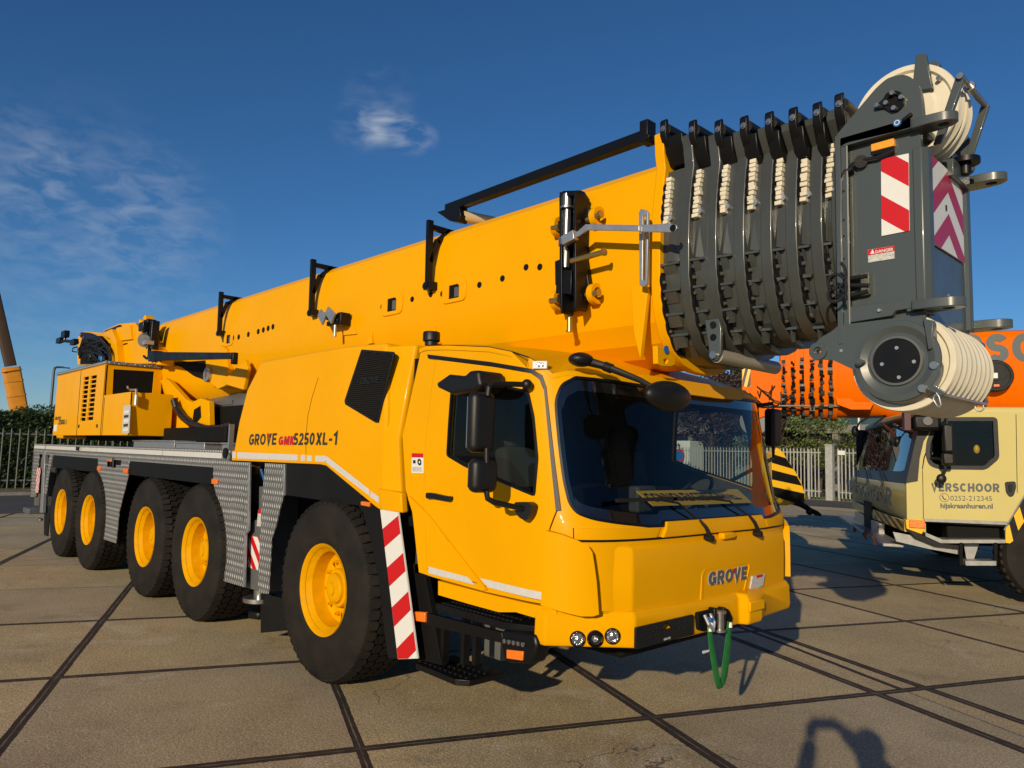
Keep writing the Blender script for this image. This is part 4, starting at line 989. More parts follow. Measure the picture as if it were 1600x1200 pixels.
wsg = MB(); wsg.patch(windscreen, [], cmap(-.012), .06); wsg.noflip = True
scr = build('windscreen', wsg, M['glass'], CR, ang=60)
skin('cab_trim', [(s*.995, z+.02 if z < 1.2 else z-.02) for s, z in body], -.052, .004, M['interior'], cab, [windscreen, win, mirror(win)], .07)
inner = grow(windscreen, -.035); inner = [(s, z-(.05 if z > 2.2 else 0)+(.035 if z < 1.6 else 0)) for s, z in inner]
frit = MB(); frit.patch(windscreen, [inner], cmap(-.010), .06); build('glass_border', frit, M['frit'], scr)
skin('windscreen_seal', grow(windscreen, .006), .004, .02, M['black'], scr, [grow(windscreen, -.010)], .06)
for sg, nm in ((1, 'near'), (-1, 'far')):
    dl = door if sg == 1 else mirror(door); wn_ = win if sg == 1 else mirror(win)
    dr = skin('door', dl, .004, .04, M['yellow'], CR, [wn_], .055, bevel=.004)
    wm = MB(); wm.patch(wn_, [], cmap(-.012), .08); wm.noflip = True; build('door_window', wm, M['glass'], dr, ang=60)
    skin('window_seal', grow(wn_, .004), .008, .018, M['black'], dr, [grow(wn_, -.014)], .08)
    if sg == 1: door_near = dr
# drip channel round the door
drip_o = CL([(670, 554), (770, 565.5), (832, 576.5), (847, 586), (854, 603), (867, 720), (876.5, 797), (870, 798), (862, 722), (850, 606), (843, 592), (830, 583), (769, 571.5), (671, 560)])
skin('drip_channel', drip_o, .014, .02, M['plastic'], cab, step=.07, bevel=.003)
skin('drip_channel', mirror(drip_o), .014, .02, M['plastic'], cab, step=.07, bevel=.003)
# door details
rib = CL([(642, 775), (668, 800), (763, 921), (757, 922), (664, 806), (640, 781)]); skin('door_rib', rib, .014, .02, M['yellow'], door_near, step=.05, bevel=.008)
for lp_ in ([(670.5, 885), (732, 901.5), (743, 913.5), (671, 895.5)], [(751.5, 903), (851, 925.5), (851, 938), (763, 917)]):
    skin('reflective_strip', CL(lp_), .0075, .005, M['reflect'], door_near, step=.06)
hb = CL([(671, 769.5), (679, 770), (702, 775), (709.5, 775.5), (709, 783.5), (699, 782), (680, 778.5), (671, 779)]); skin('door_handle', roundloop(hb, .02), .035, .035, M['plastic'], door_near, step=.05, bevel=.006)
hr = CL([(684, 766), (702, 766), (704, 788), (690, 790), (682, 782)]); skin('handle_recess', roundloop(hr, .03), .006, .004, M['yellow'], door_near, step=.05, bevel=.002)
stq = CL([(644, 708), (662, 708.5), (662, 739.5), (643.5, 739)]); skin('warning_label', stq, .003, .003, M['white'], cab, step=.2)
skin('warning_label', CL([(644, 708), (662, 708.5), (662, 715), (644, 714.5)]), .0045, .003, M['red'], cab, step=.2)
skin('label_symbol', CL([(646, 719), (650, 719), (650, 724), (646, 724)]), .0045, .003, M['blacktext'], cab, step=.2)
c0 = CP(656, 722); skin('label_symbol', circle2(c0[0], c0[1], .024, 18), .0045, .003, M['blacktext'], cab, [circle2(c0[0], c0[1], .010, 10)], step=.2)
skin('label_symbol', CL([(645, 729.5), (660, 730), (660, 737), (645, 736.5)]), .0045, .003, M['sticker'], cab, step=.2)
# sill under the door
sill = CL([(681, 908), (760, 929), (851, 949), (868, 954), (868, 968), (846, 969.5), (804, 957.5), (775, 957), (728, 944), (681, 930)])
skin('sill', sill, -.02, .05, M['yellow'], cab, step=.07, bevel=.006); skin('sill', mirror(sill), -.02, .05, M['yellow'], cab, step=.07, bevel=.006)
# corner deflector panels
cor = CL([(858, 828), (880, 834), (900, 842), (915, 851), (921, 861), (927, 905), (931, 957), (922, 960), (905, 960), (852, 943)])
skin('corner_deflector', cor, .055, .055, M['yellow'], cab, step=.05, bevel=.010); skin('corner_deflector', mirror(cor), .055, .055, M['yellow'], cab, step=.05, bevel=.010)
# bonnet: large pressed front panel
def BX(y): return 2.818-.046*(y/.97)**2
def bonnet():
    rows = []
    for z, o in ((.94, -.05), (.950, -.006), (.962, 0), (1.16, .004), (1.325, .0), (1.350, -.010), (1.368, -.035), (1.374, -.09)):
        r = []
        for y, x in ((-1.15, 2.48), (-1.15, 2.635), (-.945, BX(.945)), (-.6, BX(.6)), (-.3, BX(.3)), (0, BX(0)), (.3, BX(.3)), (.6, BX(.6)), (.945, BX(.945)), (1.15, 2.635), (1.15, 2.48)):
            k = 1.0 if abs(y) < 1 else .6
            r.append(Vector((x+o*k, y, z-(.012 if abs(y) < .98 and z > 1.3 else 0))))
        rows.append(r)
    mb = MB(); mb.loft(rows, caps=False, closed=False); return build('bonnet', mb, M['yellow'], CR, bevel=.014, ang=24, seg=3)
bon = bonnet()
# hood strip between bonnet and windscreen
hood = [(-.66, 1.384), (-.60, 1.478), (.60, 1.478), (.66, 1.384)]
skin('hood', hood, .022, .03, M['yellow'], CR, step=.06, bevel=.010)
for sg in (-1, 1):
    hl = [(-.705, 1.386), (-.665, 1.446), (-1.28, 1.452), (-1.28, 1.386)]; hl = hl if sg < 0 else mirror(hl); skin('hood_side', hl, .008, .02, M['yellow'], CR, step=.06, bevel=.005)
skin('panel_gap', [(-1.30, 1.372), (1.30, 1.372), (1.30, 1.387), (-1.30, 1.387)], .003, .01, M['black'], CR, step=.08)
for sg in (-1, 1): skin('panel_gap', [(sg*1.300, 1.375), (sg*1.306, 1.375), (sg*1.306, 1.452), (sg*1.300, 1.452)], .003, .01, M['black'], CR, step=.1)
q = PX(1137, 846, BX(.1)); t = MB(); t.box((q.x-.005, q.y, 1.36), (.05, .16, .045)); build('bonnet_latch', t, M['yellow'], bon, bevel=.012)
# badge field with lettering
XB = BX(.1)
fq = [PX(u, v, XB) for u, v in ((1096, 897), (1101, 889), (1170, 878), (1172, 884), (1162, 929), (1150, 938), (1094, 945))]
mb = MB(); mb.patch(roundloop(yz(fq), .015), [roundloop([(p[0]*.94+.06*.12, p[1]*.94+.06*1.07) for p in yz(fq)], .014)], flat(XB+.004, 'X'), None, .012); build('badge_frame', mb, M['yellow'], bon, bevel=.004)
p0 = PX(1105, 915, XB+.006); p1 = PX(1165, 904, XB+.006); hh = PX(1110, 893, XB).z-PX(1110, 915, XB).z
tx = MB(); heavy(tx, 'GROVE', p0+Vector((0, -.004, -.001)), (p1-p0), (0, 0, 1), (p1-p0).length, hh*.97, .26, .003, .10, .08); build('badge_lettering', tx, M['white'], bon)
tx = MB(); heavy(tx, 'GROVE', p0, (p1-p0), (0, 0, 1), (p1-p0).length, hh*.95, .23, .007, .10, .08); build('badge_lettering', tx, mat('badge_grey', (.10, .105, .10), .4), bon)
a = PX(1144, 889.5, XB+.018); t = MB(); t.prism([a, a+Vector((0, .040, .004)), a+Vector((0, .018, -.034))], (.002, 0, 0)); build('badge_accent', t, M['textred'], bon)
lq = [PX(u, v, XB-.005) for u, v in ((1174, 900), (1193, 896), (1190, 915), (1170, 922))]; t = MB(); t.prism(lq, (.012, 0, 0)); build('warning_label', t, M['sticker'], bon)
lq = [PX(u, v, XB+.0085) for u, v in ((1182, 899), (1192, 897), (1191, 901), (1182, 903))]; t = MB(); t.prism(lq, (.002, 0, 0)); build('warning_label', t, M['red'], bon)
# roof
def roof():
    S_ = [edge_l[0][0]*(1-i/26) for i in range(26)]; S_ = sorted(S_+[q[0] for q in edge_l if -2.6 < q[0]]); S_ = S_+[-s for s in reversed(S_) if s < -1e-6]; 
    S2 = []
    for s in S_:
        if not S2 or s-S2[-1] > .012: S2.append(s)
    rows = []
    for k in (1.004, .995, .98, .95, .9, .8, .65, .5, .35, .2, .1, .02):
        r = []
        for s in S2:
            e = CS(s, zedge(s), .002); c = Vector((min(e.x, 1.75), 0, 0)); p = c.lerp(Vector((e.x, e.y, 0)), k)
            zt = 2.72-max(0, p.x-1.35)*.155-max(0, p.x-2.2)*.15
            p.z = zedge(s)+(max(zt, zedge(s)+.02)-zedge(s))*(1-min(1, k)**3.2); r.append(p)
        rows.append(r)
    rows.insert(0, [Vector((p.x, p.y, p.z-.03)) for p in rows[0]])
    mb = MB(); mb.loft(rows, caps=False, closed=False); return build('roof', mb, M['yellow'], CR, ang=50)
rf = roof()
# visor lip of the roof above the windscreen
lip = [(-.62, zc+.035), (-.55, zc-.045), (-.3, zc-.06), (.3, zc-.06), (.62, zc-.045), (.72, zc+.035)]; skin('roof_visor', lip, .045, .05, M['yellow'], rf, step=.08, bevel=.012)
skin('roof_seam', [(a, b+.006) for a, b in seam]+[(a, b-.004) for a, b in reversed(seam)], .005, .01, M['black'], rf, step=.1)
mq = CL([(894, 569.5), (918, 571), (918, 584), (893, 583)]) if False else None
pm = Vector(CS(-1.36, 2.43, .012)); t = MB()
nrm = (CS(-1.36, 2.4, .1)-CS(-1.36, 2.4, 0)).normalized(); rz_ = Matrix.Rotation(math.atan2(nrm.y, nrm.x), 3, 'Z')
t.box(pm, (.03, .095, .05), rz_); build('marker_lamp', t, M['white'], rf, bevel=.006); t = MB(); t.box(pm+nrm*.012, (.012, .05, .03), rz_); build('marker_lamp_lens', t, M['lamp'], rf, bevel=.003)
q = PY(674, 534, -1.16); t = MB(); t.cyl((q.x, -1.16, q.z-.03), (q.x, -1.16, q.z), .05); t.lathe([(.0, .075), (.06, .075), (.066, .066), (.066, .008), (.06, 0), (.0, 0)], q, (0, 0, 1), 28); build('beacon', t, M['plastic'], rf)
# bumper
PLB = [(2.36, -1.352), (2.45, -1.350), (2.815, -.965), (2.850, -.5), (2.858, 0), (2.858, .13), (2.915, .17), (2.915, .34), (2.851, .50), (2.815, .965), (2.45, 1.350), (2.36, 1.352)]
def bumper():
    rows = []; n = len(PLB)
    for i, (x, y) in enumerate(PLB):
        a = Vector(PLB[max(0, i-1)]); b = Vector(PLB[min(n-1, i+1)]); t_ = (b-a).normalized(); nx, ny = t_.y, -t_.x
        k = -.02 if .15 < y < .4 else 0
        rows.append([Vector((x-nx*o, y-ny*o, z)) for o, z in ((.10, .772), (.012, .762), (.0, .80), (.006, .935), (.030, .972+k*.3), (.10, .978))])
    mb = MB(); mb.loft(rows); return build('bumper', mb, M['yellow'], CR, bevel=.014, ang=20, seg=3)
bu = bumper()
def bpt(u, v, off=0):
    """where a sight line meets the bumper face"""
    r = _ray(u, v); best = None
    for (xa, ya), (xb, yb_) in zip(PLB, PLB[1:]):
        n = Vector((yb_-ya, -(xb-xa), 0)).normalized()
        if n.dot(Vector(r)) >= 0: continue
        t = n.dot(Vector((xa, ya, 0))-Vector((CAM[0], CAM[1], 0)))/n.dot(Vector(r)); p = Vector(CAM+r*t); L = math.hypot(xb-xa, yb_-ya)
        s = ((p.x-xa)*(xb-xa)+(p.y-ya)*(yb_-ya))/L/L
        if -.01 <= s <= 1.01 and (best is None or t < best[0]): best = (t, p, n)
    return best[1], best[2]
for u, v, r, m_ in ((902.5, 998.5, .047, 'lamp'), (930, 998, .049, 'black'), (957, 994, .047, 'lamp')):
  p0_, n0_ = bpt(u, v)
  for sg_ in (1, -1):
    p, n = Vector((p0_.x, p0_.y*sg_, p0_.z)), Vector((n0_.x, n0_.y*sg_, 0)); t = MB(); t.lathe([(r, -.03), (r, .006), (r*.88, .010), (r*.84, .0), (r*.84, -.03)], p, n, 28); hl = build('headlamp', t, M['black'], bu)
    t = MB(); t.lathe([(r*.86, -.002), (r*.7, .004), (r*.45, .002), (r*.25, .007), (.001, .008)], p, n, 24); build('headlamp_lens', t, M[m_], hl)
    if m_ == 'black': t = MB(); t.lathe([(r*.45, .012), (r*.3, .022), (.001, .024)], p, n, 16); build('fog_lamp_lens', t, M['lamp'], hl)
xp = 2.869
pq = [PX(u, v, xp) for u, v in ((994, 976), (1084, 964.5), (1085, 995), (994.5, 1011))]
zt_, zb_ = (pq[0].z+pq[1].z)/2, (pq[2].z+pq[3].z)/2; y0, y1 = pq[0].y, pq[1].y
mb = MB(); hs_ = []
for cx, sgn_ in ((.24, 1), (.74, -1)):
    for i in range(4):
        for j in range(3): hs_.append([(y0+(y1-y0)*(cx+(i-1.5)*.045)+dx_, zb_+(zt_-zb_)*(.42+j*.17)+dz_) for dx_, dz_ in ((0, 0), (.013-.004*((i+j) % 2), 0), (.013, .012), (.004*(j % 2), .013))])
hs_.append([(y0+(y1-y0)*.40, zb_+(zt_-zb_)*.58), (y0+(y1-y0)*.61, zb_+(zt_-zb_)*.58), (y0+(y1-y0)*.51, zb_+(zt_-zb_)*.90)])
mb.patch(roundloop([(y0, zb_), (y1, zb_), (y1, zt_), (y0, zt_)], .012), hs_, flat(xp, 'X'), None, .014); lpl = build('plate_holder', mb, M['plastic'], bu, bevel=.002)
tx = MB(); text_into(tx, 'GROVE', Vector((xp+.001, (y0+y1)/2-.03, zb_+.012)), (0, 1, 0), (0, 0, 1), .07, .013, .03, .002); build('plate_lettering', tx, M['white'], lpl)
# winch in its recess
XW = 2.874
wq = yz(LX(XW, [(1091, 958), (1120, 951), (1139, 951), (1146, 966), (1142, 980), (1116, 988), (1092, 985)])); mb = MB(); mb.prism([(XW, a, b) for a, b in roundloop(wq, .02)], (-.05, 0, 0)); wr = build('winch_recess', mb, M['dark'], bu, bevel=.006)
q = PX(1127, 966, XW+.045); t = MB(); t.cyl(q+Vector((-.01, 0, .03)), q+Vector((-.01, 0, -.07)), .026); t.cyl(q+Vector((-.01, 0, .045)), q+Vector((-.01, 0, .03)), .040); t.cyl(q+Vector((-.01, 0, -.07)), q+Vector((-.01, 0, -.085)), .040); build('winch_drum', t, M['steel'], bu)
t = MB(); t.box(q+Vector((-.03, .055, .0)), (.05, .03, .12)); t.box(q+Vector((-.03, -.055, .01)), (.05, .03, .12)); t.box(q+Vector((-.03, -.11, -.01)), (.05, .02, .10)); builds('winch_cheek', t, M['black'], bu, bevel=.006)
q2 = PX(1110, 968.5, XW+.05); t = MB(); t.cyl(q2+Vector((-.03, 0, 0)), q2+Vector((.015, 0, 0)), .015, seg=16); build('tow_pin', t, M['blue'], bu)
t = MB(); t.tube([q2+Vector((-.02, -.035, .03)), q2+Vector((.01, -.035, -.02)), q2+Vector((.02, 0, -.06)), q2+Vector((.01, .03, -.02)), q2+Vector((-.02, .03, .03))], .012); build('shackle', t, M['zinc'], bu)
p, n = bpt(1182, 946); t = MB(); t.box(p, (.02, .20, .07), Matrix.Rotation(math.atan2(n.y, n.x), 3, 'Z')); build('bumper_cover', t, M['yellow'], bu, bevel=.008)
# wipers
for u0, v0, us in ((1108, 841, [(1090, 812), (1060, 786), (1030, 781)]), (1184, 834, [(1166, 803), (1140, 783), (1108, 779)]), ):
    xs0 = 2.80; pts = [PX(u0, v0, xs0+.02)]+[PX(u, v, 2.775-.02*i) for i, (u, v) in enumerate(us)]
    t = MB(); t.tube([pts[0]+Vector((.015, 0, 0)), pts[0].lerp(pts[1], .6)+Vector((.03, 0, .0)), pts[1]+Vector((.015, 0, 0))], [.016, .013, .009], 8); t.tube(pts[1:], .007, 8); t.cyl(pts[0]+Vector((-.03, 0, 0)), pts[0]+Vector((.03, 0, 0)), .022)
    a = pts[-1]; t.box(a+Vector((-.002, -.12, .005)), (.015, .62, .022)); build('wiper', t, M['plastic'], scr)
# mirrors
def hbox(c, dims, rz, r, seg=3):
    mb = MB(); mb.box(c, dims, Matrix.Rotation(rz, 3, 'Z')); return mb
ym = -1.64
c_ = PY(751, 660, ym); hgt_ = PY(751, 613, ym).z-PY(751, 708, ym).z
mi1 = build('mirror', hbox(c_, (.10, .17, hgt_), -.15, 0), M['plastic'], CR, bevel=.045, seg=5, ang=60)
t = MB(); t.box(c_+Vector((-.0515, 0, 0)), (.004, .13, hgt_-.06)); build('mirror_glass', t, M['mirror'], mi1)
c2_ = PY(754, 743, ym); h2 = PY(754, 716, ym).z-PY(754, 770, ym).z
mi2 = build('mirror', hbox(c2_, (.10, .18, h2), -.15, 0), M['plastic'], CR, bevel=.045, seg=5, ang=60)
t = MB(); t.box(c2_+Vector((-.0515, 0, 0)), (.004, .14, h2-.06)); build('mirror_glass', t, M['mirror'], mi2)
a0 = PY(762, 618, ym); a1 = PY(763, 606, ym); a2 = PY(771, 599.5, ym+.05); a3 = Vector(CS(*CP(829, 602), .05)); a4 = Vector(CS(*CP(829, 602), -.01))
t = MB(); t.tube([a0, a1, a2, a3], .017); t.sphere(a3, .034); t.cyl(a3, a4, .022); build('mirror_arm', t, M['plastic'], CR)
b0_ = PY(760, 768, ym); b1_ = PY(762, 779, ym); b2_ = PY(772, 785, ym+.04); b3_ = Vector(CS(*CP(830, 795), .06))
t = MB(); t.tube([b0_, b1_, b2_, b3_], .017); build('mirror_arm', t, M['plastic'], CR)
skin('mirror_bracket', roundloop(CL([(817, 784), (836, 784), (842, 790), (841, 802), (833, 813), (824, 808), (817, 797)]), .02), .075, .075, M['plastic'], cab, step=.06, bevel=.014)
t = MB(); t.cyl(PY(760.5, 700, ym), PY(760.5, 724, ym), .016); build('mirror_link', t, M['plastic'], CR)
rp = LY(-1.60, [(679, 599), (700, 584.5), (724, 587), (733, 578.5), (748, 578), (749, 590), (752, 603), (738, 612), (706, 617), (683, 606)])
t = MB(); t.prism(rp, (0, .22, 0)); build('kerb_mirror', t, M['plastic'], CR, bevel=.025, seg=3, ang=60)
# front blind spot mirror on its arm
mc = PX(1044, 619, 3.0); t = MB()
t.sphere(mc, .125, 24, 12, sc=(.55, 1.75, .72)); bm_ = build('front_mirror', t, M['plastic'], CR, ang=60)
m0 = PX(908, 562, 2.52); m1 = PX(945, 572, 2.62); m2 = PX(1000, 594, 2.85)
t = MB(); t.sphere(m0, .06, sc=(1.2, 1.5, .75)); t.tube([m0, m1, m2, mc], [.03, .024, .018, .016]); t.cyl(m1, m1.lerp(m2, .2), .03); build('mirror_arm', t, M['plastic'], bm_)
# mirror on the far side
t = MB(); f0 = PX(1208, 668, 2.25); t.box(f0, (.10, .17, .34)); fm = build('mirror', t, M['plastic'], CR, bevel=.03, seg=3); t = MB(); fa = Vector(CS(1.95, 2.3, 0)); t.tube([fa, f0+Vector((0, 0, .22)), f0+Vector((0, 0, .1))], .017); fb = Vector(CS(1.95, 1.6, 0)); t.tube([fb, f0+Vector((0, 0, -.28)), f0+Vector((0, 0, -.1))], .017); build('mirror_arm', t, M['plastic'], fm)
# ---- inside of the cab
t = MB(); t.box((1.12, 0, 1.78), (.05, 2.60, 1.55)); t.box((1.72, 0, 1.02), (1.5, 2.56, .05)); build('cab_lining', t, M['interior'], cab)
def dash():
    rows = []
    for s in [-1.9+i*.1 for i in range(39)]:
        rows.append([(lambda p, z: Vector((p.x, p.y, z)))(CS(s, 1.2, o), z) for o, z in ((-.07, 1.05), (-.07, 1.42), (-.10, 1.44), (-.34, 1.47), (-.42, 1.44), (-.46, 1.30), (-.44, 1.05))])
    mb = MB(); mb.loft(rows, caps=False, closed=False); return build('dashboard', mb, M['interior'], cab, ang=50)
dash()
for y in (.62, -.62):
    t = MB(); t.box((1.78, y, 1.28), (.48, .50, .14)); t.box((1.52, y, 1.62), (.13, .48, .62), Matrix.Rotation(-.18, 3, 'Y')); t.box((1.44, y, 2.02), (.10, .28, .2)); t.box((1.78, y, 1.13), (.34, .36, .2)); build('seat', t, M['seat'], CR, bevel=.04, seg=3)
t = MB(); c = Vector((2.16, .62, 1.58)); ax = Vector((-.75, 0, .66)).normalized(); q_ = ax.to_track_quat('Z', 'Y'); t.tube([c+q_ @ Vector((.21*math.cos(a), .21*math.sin(a), 0)) for a in [2*math.pi*i/28 for i in range(29)]], .016, 8)
t.tube([c, c-ax*.3], .03); t.box(c, (.05, .3, .06)); build('steering_wheel', t, M['black'], CR)
t = MB(); t.box((2.05, .12, 1.56), (.10, .24, .2)); t.box((2.0, .28, 1.50), (.1, .14, .12)); build('console', t, M['interior'], CR, bevel=.02)
# warning board lying on the dashboard
cq = [PX(994, 767, 2.22), PX(1152, 764, 2.22), PX(1174, 784, 2.42), PX(1020, 789, 2.42)]
M['boardyellow'] = mat('board_yellow', (.72, .44, .03), .5)
wb = thing('warning_board', 'yellow exceptional load board lying on the dashboard behind the windscreen', 'sign', tuple(sum(cq, Vector())/4))
t = MB(); t.prism(cq, (0, 0, -.008)); build('board', t, M['boardyellow'], wb)
xd_ = (cq[2]-cq[3]).normalized(); up_ = ((cq[0]-cq[3])-xd_*(cq[0]-cq[3]).dot(xd_)); hh_ = up_.length
tx = MB(); text_into(tx, 'CONVOI EXCEPTIONNEL', cq[3]+up_*.18+xd_*.07, xd_, up_, (cq[2]-cq[3]).length-.14, hh_*.62, .03, .003); build('board_lettering', tx, M['blacktext'], wb)
# ---- entry steps
def zbox(name, pts, z0, z1, m, bev=.004, parent=CR, grips=()):
    t = MB()
    for g in grips: t.box(*g)
    t.prism([(x, y, z0) for x, y in pts], (0, 0, z1-z0)); return build(name, t, m, parent, bevel=bev)
sa = PY(682, 955, -1.33); sb = PY(786, 985, -1.36); 
st_ = zbox('entry_step', [(sa.x, -1.34), (sb.x, -1.37), (sb.x+.28, -1.25), (sb.x+.2, -.95), (sa.x, -.95)], .80, .845, M['black'], grips=[((sa.x+.06+k*(sb.x-sa.x)/18, y, .847), (.035, .05, .016)) for k in range(18) for y in (-1.30, -1.22, -1.14, -1.06)])
panel('step_front', [(664, 957), (784, 988), (786, 1005), (664, 977)], -1.345, .03, M['black'])
panel('side_marker', [(646.5, 955.5), (664, 957), (664, 972.5), (646.5, 970)], -1.36, .03, M['orange'], bevel=.004)
def xpan(name, px, d, t, m, bevel=.004, parent=CR): return panel(name, px, d, t, m, parent, bevel, axis='X')
sb_ = panel('step_bracket', [(783, 984), (836, 992), (840, 1010), (832, 1038), (790, 1036), (784, 1012)], -1.37, .12, M['black'], bevel=.02)
panel('marker_strip', [(784, 997), (820, 1003), (820, 1011), (784, 1005)], -1.378, .012, M['plastic'], sb_)
for i in range(5): q = PY(787.5+i*7.2, 1002+i*1.35, -1.381); t = MB(); t.cyl(q, q+Vector((0, .01, 0)), .014, seg=10); build('marker_diode', t, M['lamp'], sb_)
panel('side_marker', [(791, 1015), (817, 1018), (816, 1032.5), (791, 1029)], -1.38, .02, M['orange'], sb_, bevel=.004)
for u in (654, 688, 720, 738): q0 = PY(u, 965, -1.3); q1 = PY(u, 1040, -1.3); t = MB(); t.box(((q0.x+q1.x)/2, -1.26, (q0.z+q1.z)/2), (.035, .05, q0.z-q1.z)); build('step_upright', t, M['black'], CR)
la = PY(657, 1030, -1.3); lb = PY(735, 1046, -1.3); zbox('entry_step', [(la.x, -1.34), (lb.x-.08, -1.36), (lb.x, -1.3), (lb.x, -1.0), (la.x, -1.0)], .36, .40, M['black'], grips=[((la.x+.05+k*(lb.x-la.x-.1)/8, y, .402), (.03, .045, .016)) for k in range(9) for y in (-1.28, -1.2, -1.12)])
# ---- parts glimpsed under the cab
t = MB(); t.box((1.9, -.9, .72), (.5, .25, .18)); t.cyl((1.6, -.8, .75), (2.3, -.85, .75), .06); t.box((1.45, -.75, .55), (.2, .2, .3)); build('air_dryer', t, M['hydr'], CR, bevel=.02)
t = MB(); t.box((2.05, -1.08, .90), (.12, .06, .09)); t.cyl((1.75, -1.1, .88), (1.95, -1.1, .9), .03); build('headlamp_wiring_box', t, M['zinc'], CR, bevel=.01)
t = MB(); t.box((1.6, 0, .95), (1.0, 2.3, .06)); t.box((2.5, 0, .86), (.3, 2.2, .15)); build('cab_mount', t, M['dark'], CR)
# ---- green sling hanging from the winch
slg = thing('lifting_sling', 'green round sling hanging in a loop from the front winch of the yellow crane', 'sling', tuple(PX(1126, 1075, 2.93)))
def ribbon(pts, w, th, nm):
    """a strap: pts with widths; face towards +X"""
    mb = MB(); rings = []
    for (p, ww) in pts:
        rings.append([p+Vector((th*math.cos(a), ww*math.sin(a)*.5, 0)) for a in [2*math.pi*k/10 for k in range(10)]])
    mb.loft(rings); return mb
X1 = 2.918
def rp_(u, v, dx=0): return PX(u, v, X1+dx)
t = ribbon([(rp_(1111, 973), .04), (rp_(1109, 985), .052), (rp_(1111, 1005), .058), (rp_(1115, 1030, .005), .064), (rp_(1119, 1055, .01), .066), (rp_(1122, 1068, .01), .066), (rp_(1125, 1075, .0), .06)], .04, .007, 'a')
rings = [(rp_(1139, 972), .04), (rp_(1139, 984), .062), (rp_(1137, 1010), .080), (rp_(1134, 1035, -.005), .088), (rp_(1131, 1058, -.01), .086), (rp_(1128, 1070, -.008), .072), (rp_(1125.5, 1075.5, 0), .055)]
t2 = ribbon(rings, .05, .007, 'b'); t.add(t2.v, t2.f); build('webbing', t, M['sling'], slg, ang=60)
t = MB(); t.prism(LX(X1+.02, [(1097, 1017), (1108, 1015), (1108, 1018), (1098, 1021.5)]), (.002, 0, 0)); build('tag', t, M['white'], slg)
t = ribbon([(rp_(1111, 971), .03), (rp_(1109, 986, .004), .032)], .03, .015, 'c'); t2 = ribbon([(rp_(1140, 972), .03), (rp_(1140.5, 980, .004), .034)], .03, .016, 'c'); t.add(t2.v, t2.f); build('sleeve', t, M['white'], slg)
# ================================================================== YELLOW CRANE: superstructure
x1 = PY(166, 571, -1.375).x; x0 = -9.83; x2 = PY(204, 612.5, -1.375).x
z0 = 2.0; z1 = 3.07; z2 = 2.60; y1 = -.56; y2 = -.80
SY = -1.375
def sbox(name, lo, hi, m, parent=CR, bevel=.01):
    t = MB(); t.box([(a+b)/2 for a, b in zip(lo, hi)], [abs(b-a) for a, b in zip(lo, hi)]); return build(name, t, m, parent, bevel)
# engine housing flank with its louvre openings cut out
holes = []
for i in range(10):
    f = i/9
    for (ua, ub, va, vb, ua2, ub2, va2, vb2) in ((522, 556, 558, 552, 500, 534, 810, 811), (566, 605, 550, 543, 543, 582, 807, 804)):
        u0 = ua+(ua2-ua)*f; u1_ = ub+(ub2-ub)*f; v0_ = va+(va2-va)*f; v1_ = vb+(vb2-vb)*f
        holes.append(xz(LY(SY, [(u/4, 450+v/4) for u, v in ((u0, v0_), (u1_, v1_), (u1_-1, v1_+20), (u0-1, v0_+20))])))
mb = MB(); mb.patch([(x0, z0), (x2, z0), (x2, z2), (x1, z2), (x1, z1), (x0, z1)], holes, flat(SY), None, .03); eh = build('engine_housing', mb, M['yellow'], CR, bevel=.004)
t = MB(); t.box(((x0+x1)/2, (SY+.06+y1)/2, (z0+z1)/2), (x1-x0-.02, abs(SY-y1)-.06, z1-z0-.02)); build('engine_bay', t, M['dark'], eh)
# its front end with the dark window-like opening
oy = [(SY, z0), (y1, z0), (y1, z1), (SY, z1)]
ho = yz(LX(x1, [(178, 577), (241, 580.5), (238, 614), (176, 616)]))
mb = MB(); mb.patch(oy, [ho], flat(x1, 'X'), None, .04); build('housing_front', mb, M['yellow'], eh, bevel=.004)
sbox('housing_top', (x0, SY, z1), (x1, y1, z1+.012), M['yellow'], eh); sbox('roof_walkway', (x0-.02, SY-.02, z1+.012), (x1+.03, y1+.05, z1+.06), M['tread'], eh)
t = MB(); c = PX(208, 595, x1-.06); t.box(c, (.05, .21, .20)); mi = build('inner_mirror', t, M['black'], eh, bevel=.03, seg=3); t = MB(); t.box(c+Vector((.027, 0, 0)), (.004, .16, .15)); build('mirror_glass', t, mat('mirror_orange_reflection', (.5, .25, .06), .12, metal=1.0), mi)  # orange reflection painted into the mirror glass colour
pp = [PX(u, v, x1+.04) for u, v in ((199, 603), (200, 607), (203, 609))]+[PX(u, v, x2+.05) for u, v in ((213, 609), (213, 620), (212, 633))]
t = MB(); t.tube(pp, .016, 8); t.tube([pp[-1]+Vector((0, 0, .14)), pp[-1]], .03, 10); build('bracket_tube', t, M['zinc'], eh)
